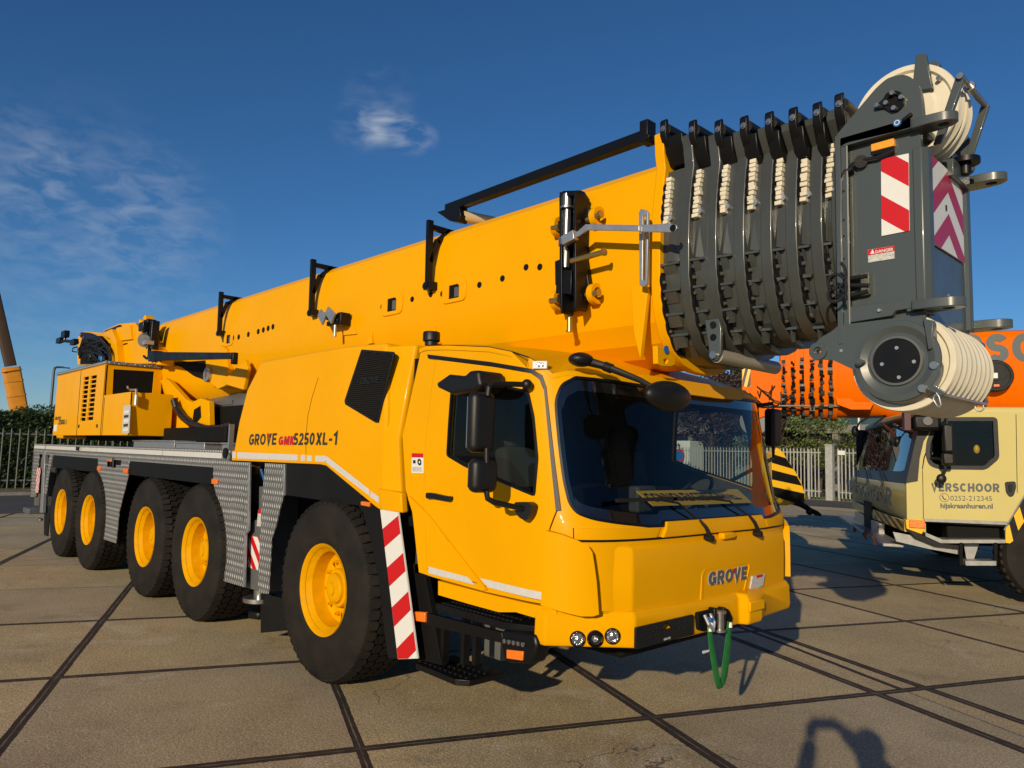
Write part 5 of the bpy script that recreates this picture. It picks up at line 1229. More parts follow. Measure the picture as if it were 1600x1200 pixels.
# tool box in front of it
sbox('tool_box', (x1+.005, SY+.001, z0), (x2, y2, z2), M['yellow'], CR, .008)
for u in (475, 505, 633): a = PY(u/4+.6, 450+(515 if u < 600 else 690)/4, SY); b = PY(u/4-(7 if u < 600 else 2), 450+920/4, SY); 
panel('panel_seam', [(126.5, 579), (127.2, 579), (119.6, 680.5), (118.9, 680.5)], SY-.001, .01, M['dark'], eh, 0)
panel('panel_seam', [(163, 621), (163.7, 621), (159.3, 680.5), (158.6, 680.5)], SY-.001, .01, M['dark'], eh, 0)
t = MB()
for u, v in ((123.5, 666), (152, 665.5)): q = PY(u, v, SY); t.box(q, (.05, .02, .05))
builds('latch', t, M['black'], eh)
panel('notice_strip', [(193, 634), (203.5, 632.5), (201, 677), (190.5, 677)], SY-.002, .01, M['sticker'], eh, 0)
for i in range(5): panel('notice_symbol', [(194-.4*i, 642+7*i), (201-.4*i, 641+7*i), (201-.4*i, 645+7*i), (194-.4*i, 646+7*i)], SY-.004, .004, M['text'] if i % 2 else M['white'], eh, 0)
panel('notice_sticker', [(84.5, 664), (89, 663.5), (88, 674), (83.5, 674)], SY-.002, .01, M['white'], eh, 0)
a = PY(91, 663.5, SY-.002); b = PY(104, 662, SY-.002); tx = MB(); text_into(tx, '5250XL-1', a, (1, 0, 0), (0, 0, 1), b.x-a.x, .085, .02, .002, shear=.2); build('lettering', tx, M['text'], eh)
a = PY(85.5, 656.5, SY-.002); b = PY(95, 656, SY-.002); tx = MB(); text_into(tx, 'GROVE', a, (1, 0, 0), (0, 0, 1), b.x-a.x, .06, .02, .002, shear=.2); build('lettering', tx, M['text'], eh)
# counterweight and the far-side twin, operator's side
sbox('counterweight', (-10.4, -1.2, 1.95), (-9.9, 1.35, 2.75), M['yellow'], CR, .03)
sbox('superstructure_side', (-9.8, .62, 2.0), (-5.0, 1.36, 3.0), M['yellow'], CR, .02)
sbox('slewing_platform', (-9.6, -.9, 1.93), (-3.4, .9, 2.12), M['dark'], CR, .02)
t = MB(); t.cyl((-5.4, 0, 1.6), (-5.4, 0, 1.95), .78, seg=40); build('slewing_ring', t, M['dark'], CR)
# mirror and camera mast behind
q = PY(122, 534, -1.0); t = MB(); p_ = [PY(u, v, -1.0) for u, v in ((121, 535), (104, 533), (90, 532))]; t.tube(p_, .03); t.box(PY(94, 532, -1.0), (.35, .08, .10)); t.box(PY(116, 534.5, -1.0), (.3, .08, .10)); t.box(PY(102, 522.5, -1.0), (.30, .09, .13)); t.tube([PY(101, 533, -1.0), PY(101.5, 524, -1.0)], .025); t.tube([PY(121, 542, -1), PY(114, 544, -1), PY(113, 549, -1), PY(119, 550, -1)], .012, 6); build('camera_mast', t, M['black'], CR)
# winch with its hoses
wf = panel('winch_frame', [(121, 570), (120.5, 545), (122, 527), (126, 520), (133, 518), (160, 520), (172, 527), (174, 570)], -.60, .06, M['yellow'], bevel=.006)
panel('winch_shade_panel', [(127, 531), (136, 524), (160, 525), (168, 533), (170, 569), (125, 569)], -.606, .02, M['dark'], wf, bevel=0)  # flat dark plate behind the hoses, the shade of a recess painted on
rnd = random.Random(11)
for k in range(44):
    u0 = rnd.uniform(123, 150); v0 = rnd.uniform(522, 560); u2 = rnd.uniform(140, 173); v2_ = rnd.uniform(545, 569); y_ = rnd.uniform(-.85, -.66); um = rnd.uniform(126, 168); vm = rnd.uniform(519, 552)
    P = [PY(u0, v0, y_), PY(um, vm, y_-.06), PY(u2, v2_, y_)]
    pts = [P[0].lerp(P[1], s_).lerp(P[1].lerp(P[2], s_), s_) for s_ in [i/10 for i in range(11)]]
    t = MB(); t.tube(pts, rnd.choice((.011, .014, .019)), 7); build('hydraulic_hose', t, M['hose'], CR)
for k in range(7):
    P = [PY(127+k*1.2, 521+k*1.3, -.75-.02*k), PY(150+k*2.4, 519+k*1.6, -.75-.02*k), PY(171+k*.6, 532+k*2, -.75-.02*k), PY(171+k*.4, 568, -.72-.02*k)]
    pts = []
    for i in range(15):
        s_ = i/14; a, b, c = P[0].lerp(P[1], s_), P[1].lerp(P[2], s_), P[2].lerp(P[3], s_); a, b = a.lerp(b, s_), b.lerp(c, s_); pts.append(a.lerp(b, s_))
    t = MB(); t.tube(pts, .021, 8); build('hydraulic_hose', t, M['hose'], CR)
t = MB(); t.box(PY(160, 561, -.78), (.18, .1, .25)); build('filter', t, M['blue'], CR, bevel=.02)
t = MB(); q = PY(213, 576, -.55); t.cyl(q, q+Vector((0, .9, 0)), .30, seg=30); build('rope_drum', t, M['black'], CR)
# boom foot frame
panel('boom_foot', [(162, 516), (185, 506), (207, 504), (221, 522), (238, 550), (250, 568), (174, 569), (173, 530), (162, 526)], -.66, .10, M['yellow'], bevel=.01)
panel('boom_foot_shade_line', [(186, 541), (188, 538), (199, 535.5), (199, 537.5), (189.5, 540.5), (188.5, 543), (192, 566), (190, 566)], -.664, .01, M['dark'], bevel=0)  # dark strips draw the shaded edges of a recess on the flat plate
panel('boom_foot_plate', [(181, 512), (203, 508), (205, 530), (184, 533)], -.70, .05, M['yellow'], bevel=.006)
panel('boom_foot_rim', [(205, 505), (211, 504), (243, 556), (252, 570), (244, 570), (232, 552)], -.80, .25, M['yellow'], bevel=.006)
panel('boom_foot_rim', [(163, 519), (174, 514), (181, 531), (184, 568), (174, 568), (173, 531)], -.78, .2, M['yellow'], bevel=.006)
panel('boom_foot_rim', [(162.5, 517), (186, 507.5), (187, 511), (164, 520.5)], -.70, .12, M['black'], bevel=.004)
sbox('boom_pivot_block', (-8.6, -.56, 2.6), (-7.2, .56, 3.75), M['yellow'], CR, .03)
t = MB(); q = PY(226, 500, -.6); t.cyl(q+Vector((0, 0, 0)), q+Vector((0, .12, 0)), .085); t.cyl(q+Vector((-.12, -.02, -.3)), q+Vector((0, -.02, 0)), .06); build('guide_pulley', t, M['yellow'], CR)
t = MB(); t.box(PY(233, 520, -.74), (.20, .14, .42)); t.box(PY(240, 531, -.74), (.12, .12, .6)); t.box(PY(228, 511, -.8), (.22, .16, .14)); bx = build('switch_box', t, M['black'], CR, bevel=.012); t = MB(); t.cyl(PY(226, 533, -.86), PY(226, 530, -.80), .10); t.box(PY(231, 536, -.82), (.2, .12, .06)); build('flood_lamp', t, M['zinc'], bx)
# outrigger arm for the fly-jib
A0 = PY(238, 557, -.75); A1 = PY(366, 556, -1.18); ax_ = (A1-A0); L_ = ax_.length; ax_.normalize(); up_ = Vector((0, 0, 1)); sd = ax_.cross(up_).normalized(); t = MB(); rings = []
for s_, hh_, ww in ((0, .17, .06), (.10, .17, .06), (.11, .13, .045), (.95, .07, .04), (1.0, .07, .04)): c = A0+ax_*(L_*s_); rings.append([c+sd*a*ww+up_*b*hh_ for a, b in ((-1, -.5), (1, -.5), (1, .5), (-1, .5))])
t.loft(rings); t.box(A1+Vector((.01, 0, -.03)), (.06, .06, .13)); t.box(A0+Vector((.06, 0, .09)), (.09, .10, .16)); t.tube([A0+Vector((.05, 0, .02)), A0+Vector((-.2, -.02, -.02)), A0+Vector((-.32, -.03, .03))], .02); build('jib_arm', t, M['black'], CR, bevel=.008)
# slewing frame side plates and luffing cylinder
panel('slewing_frame', [(250, 594), (257, 591), (263, 594), (290, 624), (300, 628), (313, 622), (326, 627), (327, 664), (322, 671), (268, 681), (268, 640)], -.72, .08, M['yellow'], bevel=.01)
panel('slewing_frame', [(303, 640), (313, 634), (314, 652), (306, 662), (301, 654)], -.725, .01, M['dark'], bevel=0)
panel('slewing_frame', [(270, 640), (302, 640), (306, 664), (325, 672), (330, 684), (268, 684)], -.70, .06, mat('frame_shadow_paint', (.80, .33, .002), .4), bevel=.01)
sbox('crossmember_shade_box', (-5.9, -.55, 2.0), (-3.2, .6, 2.42), M['dark'], CR, .02)  # crossmember enlarged and dark, so the gaps under the boom read as shade
t = MB(); p_ = PY(330, 645, -.30); t.cyl(p_+Vector((-.3, 0, -.02)), p_+Vector((2.9, 0, .10)), .215, seg=32); t.cyl(p_+Vector((-.05, 0, -.01)), p_+Vector((.12, 0, 0)), .235, seg=32); t.box(p_+Vector((.55, -.2, .1)), (1.4, .05, .06)); t.cyl(p_+Vector((.35, -.22, .18)), p_+Vector((.35, -.22, -.02)), .035); build('luffing_cylinder', t, M['hydr'], CR, ang=40)
pts = [PY(u, v, -.80) for u, v in ((272, 625), (276, 638), (285, 651), (300, 663), (322, 670), (345, 670), (366, 664))]; t = MB(); fine = []
for i in range(len(pts)-1):
    for k in range(8): fine.append(pts[i].lerp(pts[i+1], k/8))
t.tube(fine, [.052 if k % 2 else .044 for k in range(len(fine))], 10); build('corrugated_hose', t, M['hose'], CR)
t = MB(); t.box(PY(302, 672, -.8), (.22, .05, .16)); build('hose_clamp', t, M['black'], CR, bevel=.01)

# ================================================================== YELLOW CRANE: boom
def half(pts): return pts+[(-y, z) for y, z in reversed(pts) if abs(y) > 1e-6]
SEC = half([(0, 2.515), (-.13, 2.525), (-.27, 2.575), (-.38, 2.66), (-.47, 2.79), (-.525, 2.95), (-.548, 3.12), (-.55, 3.30), (-.552, 3.42), (-.54, 3.55), (-.515, 3.72), (-.47, 3.85), (-.40, 3.915), (-.28, 3.945), (0, 3.95)])
mb = MB(); xs = [-7.45]+[-7.2+i*.5 for i in range(19)]+[2.2, 2.6]
mb.loft([[Vector((x, y, z)) for y, z in SEC] for x in xs]); boom = build('boom', mb, M['yellow'], CR, ang=12)
# reinforcing belly near the foot
mb = MB(); rings = []
for x, d, w_ in ((-7.6, .05, .5), (-7.3, .12, .56), (-6.4, .17, .58), (-5.4, .12, .57), (-4.6, .04, .55), (-3.7, -.04, .45)):
    rings.append([Vector((x, y*w_/.55, z-(d if z < 3.0 else 0))) for y, z in SEC if z < 3.2])
mb.loft(rings); build('boom_belly', mb, M['yellow'], CR, ang=30)
panel('cylinder_bracket', [(321, 563), (344, 539), (353, 545), (357, 600), (340, 608), (322, 594)], -.60, .08, M['yellow'], bevel=.008)
panel('painted_shade_gap', [(264, 567), (321, 563), (322, 594), (302, 587), (284, 574)], -.585, .03, M['dark'], bevel=0)  # flat dark plate on the boom flank; the shadowed gap is painted in
panel('cylinder_bracket', [(347, 596), (382, 561.5), (387, 575), (380, 609), (352, 601)], -.64, .05, M['yellow'], bevel=.008)
q = PY(325, 586, -.62); t = MB(); t.lathe([(.045, 0), (.045, -.03), (.10, -.03), (.10, .03)], q, (0, 1, 0), 24); build('bracket_bush', t, M['zinc'], CR)
# lower weld seam lip and holes along the flank
def hole(u, v, r=.026):
    q = PY(u, v, -.5525); t = MB(); t.lathe([(r, .012), (r*.97, -.003), (.0005, -.0035)], q, (0, 1, 0), 18); build('pin_hole', t, M['dark'], boom)
for u, v in ((673, 460), (691, 459), (723, 452), (749, 445), (785, 435), (822, 417.5), (843.5, 417), (644, 467.5), (597, 479), (623, 472.5), (403.5, 518), (411.5, 515.5), (419, 513), (426.5, 510.5), (373, 526.5), (388, 522.5), (349, 531), (364, 528)): hole(u, v, .027 if u > 500 else .036)
for u, v, w_, h_ in ((709.5, 455.5, 16, 21), (612.5, 476, 14, 20), (357, 530, 6, 13)):
    q = PY(u, v, -.555); sc_x = abs(PY(u+w_/2, v, -.555).x-PY(u-w_/2, v, -.555).x); hh_ = abs(PY(u, v-h_/2, -.555).z-PY(u, v+h_/2, -.555).z)
    lo = roundloop([(q.x-sc_x*1.15, q.z-hh_*.8), (q.x+sc_x*1.15, q.z-hh_*.8), (q.x+sc_x*1.15, q.z+hh_*.8), (q.x-sc_x*1.15, q.z+hh_*.8)], hh_*.5, 5)
    wi = [(q.x-sc_x/2, q.z-hh_/2), (q.x+sc_x/2, q.z-hh_/2), (q.x+sc_x/2, q.z+hh_*.35), (q.x+sc_x*.35, q.z+hh_/2), (q.x-sc_x/2, q.z+hh_/2)]
    mb = MB(); mb.patch(lo, [wi], flat(-.562), None, .02); rp2 = build('inspection_plate', mb, M['yellow'], boom, bevel=.004)
    t = MB(); t.prism([(a, -.5525, b) for a, b in wi], (0, .01, 0)); build('inspection_opening', t, M['dark'], boom); t = MB(); t.prism([(q.x+sc_x*.0, -.5535, q.z-hh_*.4), (q.x+sc_x*.4, -.5535, q.z-hh_*.4), (q.x+sc_x*.4, -.5535, q.z+hh_*.3), (q.x+sc_x*.0, -.5535, q.z+hh_*.3)], (0, .004, 0)); build('locking_pin', t, M['hydr'], boom)
# small welded ribs
for u in (585, 684): 
    q = PY(u, 535, -.50); t = MB(); t.prism([(q.x-.05, -.56, q.z-.02), (q.x+.05, -.56, q.z-.02), (q.x+.01, -.54, q.z+.14)], (0, .06, 0)); build('weld_rib', t, M['yellow'], boom)
# hose brackets
for bu_, bv, tu, tv in ((344.5, 521, 350, 455), (488.5, 489, 493.5, 404.5), (671.5, 447, 677.5, 343)):
    B = PY(bu_, bv, -.60); T = PY(tu, tv, -.62); x = B.x; zt = T.z; t = MB(); w_ = .045
    def bar(p, q, th=.05, wd=.02):
        p = Vector(p); q = Vector(q); d = (q-p).normalized(); sx = Vector((1, 0, 0)); n = d.cross(sx).normalized(); return [[c+sx*(wd*a)+n*(th*.5*b) for a, b in ((-1, -1), (1, -1), (1, 1), (-1, 1))] for c in (p, q)]
    t.loft(bar((x, -.615, B.z), (x, -.625, zt), .055)); t.loft(bar((x, -.60, zt-.06), (x, -.16, zt-.06), .05)); t.loft(bar((x, -.61, B.z+.22), (x, -.53, B.z+.44), .045)); t.loft(bar((x, -.535, B.z+.42), (x, -.40, zt-.05), .045)); t.box((x, -.59, B.z), (.10, .09, .07)); t.cyl((x-.03, -.64, B.z), (x-.03, -.55, B.z), .03, seg=10); build('hose_bracket', t, M['black'], CR)
# jib locking clamp on the flank
q = PY(520, 498, -.66); t = MB(); t.box(q, (.30, .07, .07), Matrix.Rotation(.35, 3, 'Y')); t.box(q+Vector((.02, .02, -.05)), (.20, .10, .05)); t.box(q+Vector((.17, .03, -.02)), (.08, .12, .13)); t.cyl(q+Vector((.10, -.06, .0)), q+Vector((.10, .06, .0)), .04); cl_ = build('jib_clamp', t, M['black'], CR, bevel=.01)
t = MB()
for u0, v0, u1, v1 in ((498, 488, 506, 500), (510, 484, 520, 498)): a = PY(u0, v0, -.74); b = PY(u1, v1, -.74); d = (b-a).normalized(); n = Vector((d.z, 0, -d.x)); t.prism([a+n*.04, a-n*.04, b-n*.06, b+n*.06], (0, .02, 0))
t.cyl(PY(524, 508, -.68), PY(523, 526, -.68), .018); builds('clamp_jaw', t, M['zinc'], cl_)
panel('clamp_base', [(532, 497), (552, 500), (556, 522), (536, 524)], -.56, .02, M['yellow'], bevel=.004)
# black cross-slide unit with its rod and the galvanised lever
ju = panel('slide_unit', [(873.5, 306), (879, 298), (907, 297), (915, 309), (914, 321), (921, 325), (919, 345), (914, 349), (914, 405), (920, 445), (916, 472), (906, 483), (876, 490), (872.5, 450), (867, 445), (866.5, 408), (874, 405)], -.60, .05, M['black'], bevel=.006)
t = MB(); 
for pl in ([(873.5, 306), (877, 306), (878, 488), (876, 490), (872.5, 450), (874, 405)], [(896, 300), (899, 299), (900, 480), (896, 484)]): t.prism(LY(-.72, pl), (0, .13, 0))
t.prism(LY(-.70, [(874, 300), (900, 298), (900, 305), (874, 307)]), (0, .1, 0)); t.prism(LY(-.70, [(870, 422), (893, 422), (892, 460), (868, 458)]), (0, .1, 0)); builds('slide_cheek', t, M['black'], ju, bevel=.004)
t = MB(); t.cyl(PY(887, 304, -.67), PY(884, 418, -.67), .026); t.cyl(PY(886.5, 304, -.67), PY(886, 324, -.67), .036); t.cyl(PY(886, 324, -.67), PY(886, 327, -.67), .055); t.cyl(PY(885.3, 372, -.67), PY(885, 384, -.67), .06); build('slide_rod', t, M['steel'], ju)
lv = panel('lever_bar', [(897, 366), (899, 372), (918, 359.5), (998, 361), (998, 351.5), (915, 350)], -.76, .016, M['zinc'], bevel=.003)
t = MB(); q = PY(890, 372, -.74); t.box(q, (.12, .05, .07), Matrix.Rotation(-.2, 3, 'Y')); build('lever_head', t, M['zinc'], lv, bevel=.006)
panel('lever_bar', [(998, 351), (1050, 349.5), (1056, 351), (1058, 356), (1055, 361), (1048, 363), (998, 362)], -.74, .016, M['zinc'], bevel=.003)
q = PY(1051, 356, -.745); t = MB(); t.cyl(q, q+Vector((0, .01, 0)), .022); build('lever_pin', t, M['black'], lv)
panel('slotted_bar', [(998, 332), (1001, 326.5), (1010, 328), (1012.5, 333), (1011, 444), (1006, 448), (999, 446)], -.66, .02, M['zinc'], bevel=.003, holes=[[(1004.5, 337), (1009, 338), (1007.5, 438), (1003.5, 437)]])
panel('bar_bracket', [(985, 442), (1010, 447), (1012, 452), (1000, 560), (990, 520)], -.58, .04, M['yellow'], bevel=.004)
t = MB()
for (u0, v0, u1, v1, y_) in ((863, 356, 873, 355, -.63), (917, 344, 938, 335, -.62), (893, 408, 943, 394, -.72), (860, 470, 872, 469, -.64), (916, 461, 934, 457, -.62), (890, 490, 890, 516, -.6)):
    a = PY(u0, v0, y_); b = PY(u1, v1, y_); t.cyl(a, b, .02, seg=12); t.cyl(b, b+(b-a).normalized()*.012, .028, seg=12)
builds('locking_bolt', t, mat('yellow_zinc_plating', (.42, .34, .14), .35, metal=.85), parent=ju)
t = MB()
for u, v in ((869, 356), (930, 341), (868, 470), (926, 460)): q = PY(u, v, -.57); t.lathe([(.045, 0), (.075, 0), (.075, .05), (.045, .05)], q, (1, 0, 0), 20)
builds('bolt_lug', t, M['yellow'], ju)
# rope guard rail on top
def beam(name, A, B, w_, h_, m, parent=CR, bevel=.004, up=Vector((0, 0, 1))):
    d = (B-A).normalized(); s_ = d.cross(up).normalized(); u_ = s_.cross(d); t = MB(); t.loft([[c+s_*(a*w_/2)+u_*(b*h_/2) for a, b in ((-1, -1), (1, -1), (1, 1), (-1, 1))] for c in (A, B)]); return build(name, t, m, parent, bevel)
A = PY(700, 327, -.45); B = PY(1008, 214, -.47); gr_ = beam('rope_guard', A, B, .08, .075, M['black'])
t = MB(); t.prism([PY(u, v, -.49) for u, v in ((682, 331), (717, 321), (720, 336), (716, 347), (702, 345))], (0, .10, 0)); build('guard_foot', t, M['black'], gr_, bevel=.006)
t = MB(); a = PY(722, 338, -.43); t.cyl(a, a+Vector((.10, .34, -.0)), .055, .05, seg=20); build('guide_roller', t, mat('pale_roller', (.62, .48, .28), .4), CR)
t = MB(); t.box(PY(1012, 208, -.47), (.07, .10, .16)); q = PY(1011, 213, -.54); t.cyl(q, q+Vector((0, .05, 0)), .02, seg=12); build('guard_hinge', t, M['black'], gr_, bevel=.008)

# ---- nested sections: each a ring flange with ears, a sleeve, slide pads and gussets
FX = [2.60, 2.82, 2.99, 3.16, 3.32, 3.46, 3.60, 3.72, 3.83]
HW = [.555, .545, .50, .46, .42, .38, .35, .335, .33]
FB = [2.47, 2.50, 2.54, 2.57, 2.60, 2.63, 2.66, 2.69, 2.70]
EZ = [4.10, 4.03, 3.99, 3.965, 3.945, 3.935, 3.925, 3.945]; EY = [-.50, -.49, -.455, -.44, -.425, -.40, -.385, -.365]
SH = [3.84, 3.80, 3.79, 3.78, 3.78, 3.77, 3.77, 3.77]
def outline(hw, zb, sh):
    return [(0, zb), (-.24*hw, zb+.008), (-.48*hw, zb+.045), (-.68*hw, zb+.115), (-.84*hw, zb+.23), (-.95*hw, zb+.39), (-hw, zb+.56), (-hw*1.005, 3.30), (-hw*.99, 3.50), (-hw*.95, 3.66), (-hw*.90, sh)]
for i in range(8):
    x = FX[i]; hw = HW[i]; zb = FB[i]; sh = SH[i]; m_ = M['yellow'] if i == 0 else M['grey']
    ol = outline(hw, zb, sh)+[(EY[i]-.02, sh+.10), (EY[i]-.03, EZ[i]-.02), (EY[i]+.07, EZ[i]), (EY[i]+.10, sh+.12), (-hw*.50, sh+.06), (0, sh+.05)]
    full = half(ol[:-1]); full = [ol[0]]+[p for p in ol[1:-1]]+[ol[-1]]+[(-y, z) for y, z in reversed(ol[1:-1])]
    t = MB(); t.prism([(x, y, z) for y, z in full], (.074, 0, 0)); fl_ = build('boom_collar' if i == 0 else 'section_flange', t, m_, CR, bevel=.006, ang=25)
    # ear: black bracket with roller and bolt
    t = MB(); ey, ez = EY[i], EZ[i]
    e_ = [(ey-.05, ez-.05), (ey-.05, ez+.045), (ey-.035, ez+.062), (ey-.02, ez+.062), (ey-.01, ez-.01), (ey+.05, ez-.05), (ey+.16, ez-.17), (ey+.10, ez-.22), (ey-.01, ez-.12)]
    sc_ = [(ey-.02, ez-.06), (ey+.05, ez-.06), (ey+.17, ez-.18), (ey+.18, ez-.25), (ey+.06, ez-.245), (ey+.0, ez-.16)]
    for sg in (1, -1): t.prism([(x+.060, sg*a, b) for a, b in e_], (.050, 0, 0)); t.prism([(x+.065, sg*a, b) for a, b in sc_], (max(.05, FX[i+1]-x-.068), 0, 0))
    builds('roller_bracket', t, M['black'], fl_, bevel=.006)
    t = MB(); t.cyl((x+.092, ey-.02, ez-.005), (x+.092, -ey+.02, ez-.005), .040, seg=18); build('guide_roller', t, M['plastic'], fl_)
    t = MB(); t.cyl((x+.09, ey-.058, ez-.01), (x+.09, ey-.03, ez-.01), .020, seg=12); t.cyl((x+.09, ey-.068, ez-.01), (x+.09, ey-.05, ez-.01), .012, seg=6); build('roller_bolt', t, M['steel'], fl_)
    # retainers: wavy dark plate with bolts behind the flange edge
    for (za, zc_) in ((3.45, 3.72), (zb+.10, 3.10)):
        t = MB(); bt = MB(); n = 5 if zc_ < 3.3 else 4; P = []
        oo = sorted([(z, y) for y, z in outline(hw, zb, sh)])
        def yat(z):
            for (a, ya), (b, yb_) in zip(oo, oo[1:]):
                if a <= z <= b: return ya+(yb_-ya)*(z-a)/max(1e-6, b-a)
            return oo[-1][1]
        for k in range(4*n+1):
            z = za+(zc_-za)*k/(4*n); P.append((yat(z)+.010-.014*math.sin(math.pi*(k % 4)/4.0), z))
        poly = P+[(y+.07, z) for y, z in reversed(P)]
        t.prism([(x+.0745, y, z) for y, z in poly], (.016, 0, 0)); build('pad_retainer', t, M['black'], fl_, ang=20)
        for k in range(n):
            z = za+(zc_-za)*(k+.38)/n; y = yat(z)
            bt.cyl((x+.0905, y+.016, z), (x+.100, y+.016, z), .0125, seg=6); bt.cyl((x+.097, y+.016, z), (x+.108, y+.016, z), .007, seg=8)
        builds('retainer_bolt', bt, M['steel'], fl_)
    # sleeve of the next section
    xn = FX[i+1]; hs_ = HW[i]-.042; zs_ = FB[i]+.045; sh2 = SH[i]-.025
    so_ = outline(hs_, zs_, sh2)+[(-hs_*.72, sh2+.04), (0, sh2+.045)]; so_ = so_+[(-y, z) for y, z in reversed(so_[1:-1])]
    t = MB(); t.loft([[Vector((xx, y, z)) for y, z in so_] for xx in (x+.07, xn+.01)]); sv = build('boom_section', t, M['grey'], CR, ang=14)
    # slide pads: a curved row of pale blocks near the upper corner
    n = 11; rp = random.Random(i*13+1)
    t = MB()
    for k in range(n):
        z = 3.44+(3.745-3.44)*k/(n-1)
        oo2 = sorted([(b, a) for a, b in outline(hs_, zs_, sh2)])
        y = -hs_
        for (a, ya), (b, yb_) in zip(oo2, oo2[1:]):
            if a <= z <= b: y = ya+(yb_-ya)*(z-a)/max(1e-6, b-a)
        t.box((x+.110+rp.uniform(-.004, .005), y-.008-rp.uniform(0, .008), z+rp.uniform(-.002, .002)), (.040+rp.uniform(-.006, .006), .05, .0255), Matrix.Rotation(rp.uniform(-.10, .10), 3, 'X') @ Matrix.Rotation(rp.uniform(-.06, .06), 3, 'Y'))
    build('slide_pads', t, M['cream'], sv, bevel=.003)
    # gussets and stiffeners on the flank
    t = MB(); step = (xn-x-.06)
    for z in (3.17, 2.995, 2.84, 2.71):
        oo2 = sorted([(b, a) for a, b in outline(hs_, zs_, sh2)]); y = -hs_
        for (a, ya), (b, yb_) in zip(oo2, oo2[1:]):
            if a <= z <= b: y = ya+(yb_-ya)*(z-a)/max(1e-6, b-a)
        sl = (y+hs_)*1.2
        t.prism([(x+.075, y+.02, z), (x+.075, y-.040, z-.012), (xn-.002, y-.034, z-.012), (xn-.002, y+.02, z)], (0, 0, -.016))
        t.add([(x+.085, y+.01, z-.10), (xn-.03, y+.01, z-.10), (x+.095, y-.036, z-.016), (xn-.04, y-.036, z-.016), (x+.085, y+.01, z-.016), (xn-.03, y+.01, z-.016)], [(0, 1, 3, 2), (2, 3, 5, 4), (0, 2, 4), (1, 5, 3)])
    xm = (x+.06+xn)/2; t.add([(xm-.012, -hs_+.004, 3.40), (xm+.012, -hs_+.004, 3.40), (xn-.006, -hs_+.004, 3.165), (x+.064, -hs_+.004, 3.165), (xm, -hs_-.034, 3.165)], [(0, 4, 3), (0, 1, 4), (1, 2, 4), (2, 3, 4)])
    builds('stiffener', t, M['grey'], sv)
    t = MB(); t.cyl((x+.13, -hs_-.02, 3.47), (x+.13, -hs_+.01, 3.47), .021, seg=14); t.cyl((x+.13, -hs_-.026, 3.47), (x+.13, -hs_-.015, 3.47), .010, seg=6); build('pad_bolt', t, M['zinc'], sv)
# lugs under the collar
panel('collar_lug', [(1027, 540), (1046, 548), (1056, 557), (1055, 570), (1046, 573), (1033, 572), (1028, 568)], 2.70, .04, M['yellow'], bevel=.004, axis='X', holes=[[(1037, 562), (1041, 560), (1044, 563), (1042, 568), (1038, 568)]])
q = PX(1040.5, 546, 2.705); t = MB(); t.cyl(q, q+Vector((.006, 0, 0)), .026, seg=18); build('blue_sticker', t, M['blue'], CR)
t = MB(); t.prism(LY(-.46, [(1101, 500), (1122, 497), (1127, 512), (1126, 552), (1120, 563), (1112, 563), (1108, 552)]), (0, .03, 0)); lk = build('hanger_plate', t, M['grey2'], CR, bevel=.006)
q = PY(1114, 527, -.465); t = MB(); t.cyl(q, q+Vector((0, .006, 0)), .022, seg=16); t.cyl(PY(1114, 507, -.48), PY(1114, 507, -.44), .02, seg=12); build('hanger_holes', t, M['dark'], lk)
q = PY(1116, 555, -.46); t = MB(); t.cyl(q+Vector((0, .03, 0)), q+Vector((0, .80, 0)), .045, seg=24); build('support_tube', t, mat('pale_tube', (.40, .37, .29), .38, metal=.3), CR); t = MB(); t.cyl(q+Vector((0, -.02, 0)), q+Vector((0, .03, 0)), .024, seg=14); build('tube_bolt', t, M['steel'], lk)

# ================================================================== YELLOW CRANE: boom head
HY = -.40; HZ0 = 2.60; HX1 = 4.235
t = MB(); t.prism([(3.83, y, z) for y, z in ((HY, 2.55), (.36, 2.55), (.36, 3.72), (HY, 3.72))], (.03, 0, 0)); t.box((4.02, HY+.02, 3.14), (.42, .04, 1.14)); t.box((4.02, .34, 3.14), (.42, .04, 1.14)); t.box((4.02, -.02, 3.69), (.42, .70, .04)); t.box((4.02, -.02, 2.62), (.40, .70, .06))
hd_ = build('boom_head', t, M['grey2'], CR, bevel=.004)
# flanged edge at the back of the head
t = MB(); e0 = PY(1304, 212, -.50); e1 = PY(1310, 556, -.50); xx = 3.80; t.box((3.815, -.425, 3.13), (.03, .07, 1.20)); t.box((3.845, -.435, 3.13), (.03, .03, 1.16)); build('head_flange', t, M['grey2'], hd_, bevel=.003)
t = MB(); t.tube([Vector((3.862, -.448, 3.70)), Vector((3.862, -.45, 3.2)), Vector((3.861, -.448, 2.6))], .006, 6); build('weld_bead', t, M['hydr'], hd_)
# front corner posts and front plate
t = MB(); 
for y in (HY, .335): 
    sg = -1 if y < 0 else 1
    t.prism([(4.19, y-.012, 2.66), (4.235, y-.012, 2.66), (4.262, y+.022, 2.66), (4.262, y+.075, 2.66), (4.235, y+.095, 2.66), (4.19, y+.03, 2.66)] if y < 0 else [(4.19, y+.037, 2.66), (4.235, y+.037, 2.66), (4.262, y+.0, 2.66), (4.262, y-.05, 2.66), (4.235, y-.07, 2.66), (4.19, y, 2.66)], (0, 0, .90))
builds('corner_post', t, M['grey2'], hd_, bevel=.006)
t = MB(); t.box((4.228, -.02, 3.08), (.02, .68, .92)); build('front_plate', t, M['grey2'], hd_, bevel=.003)
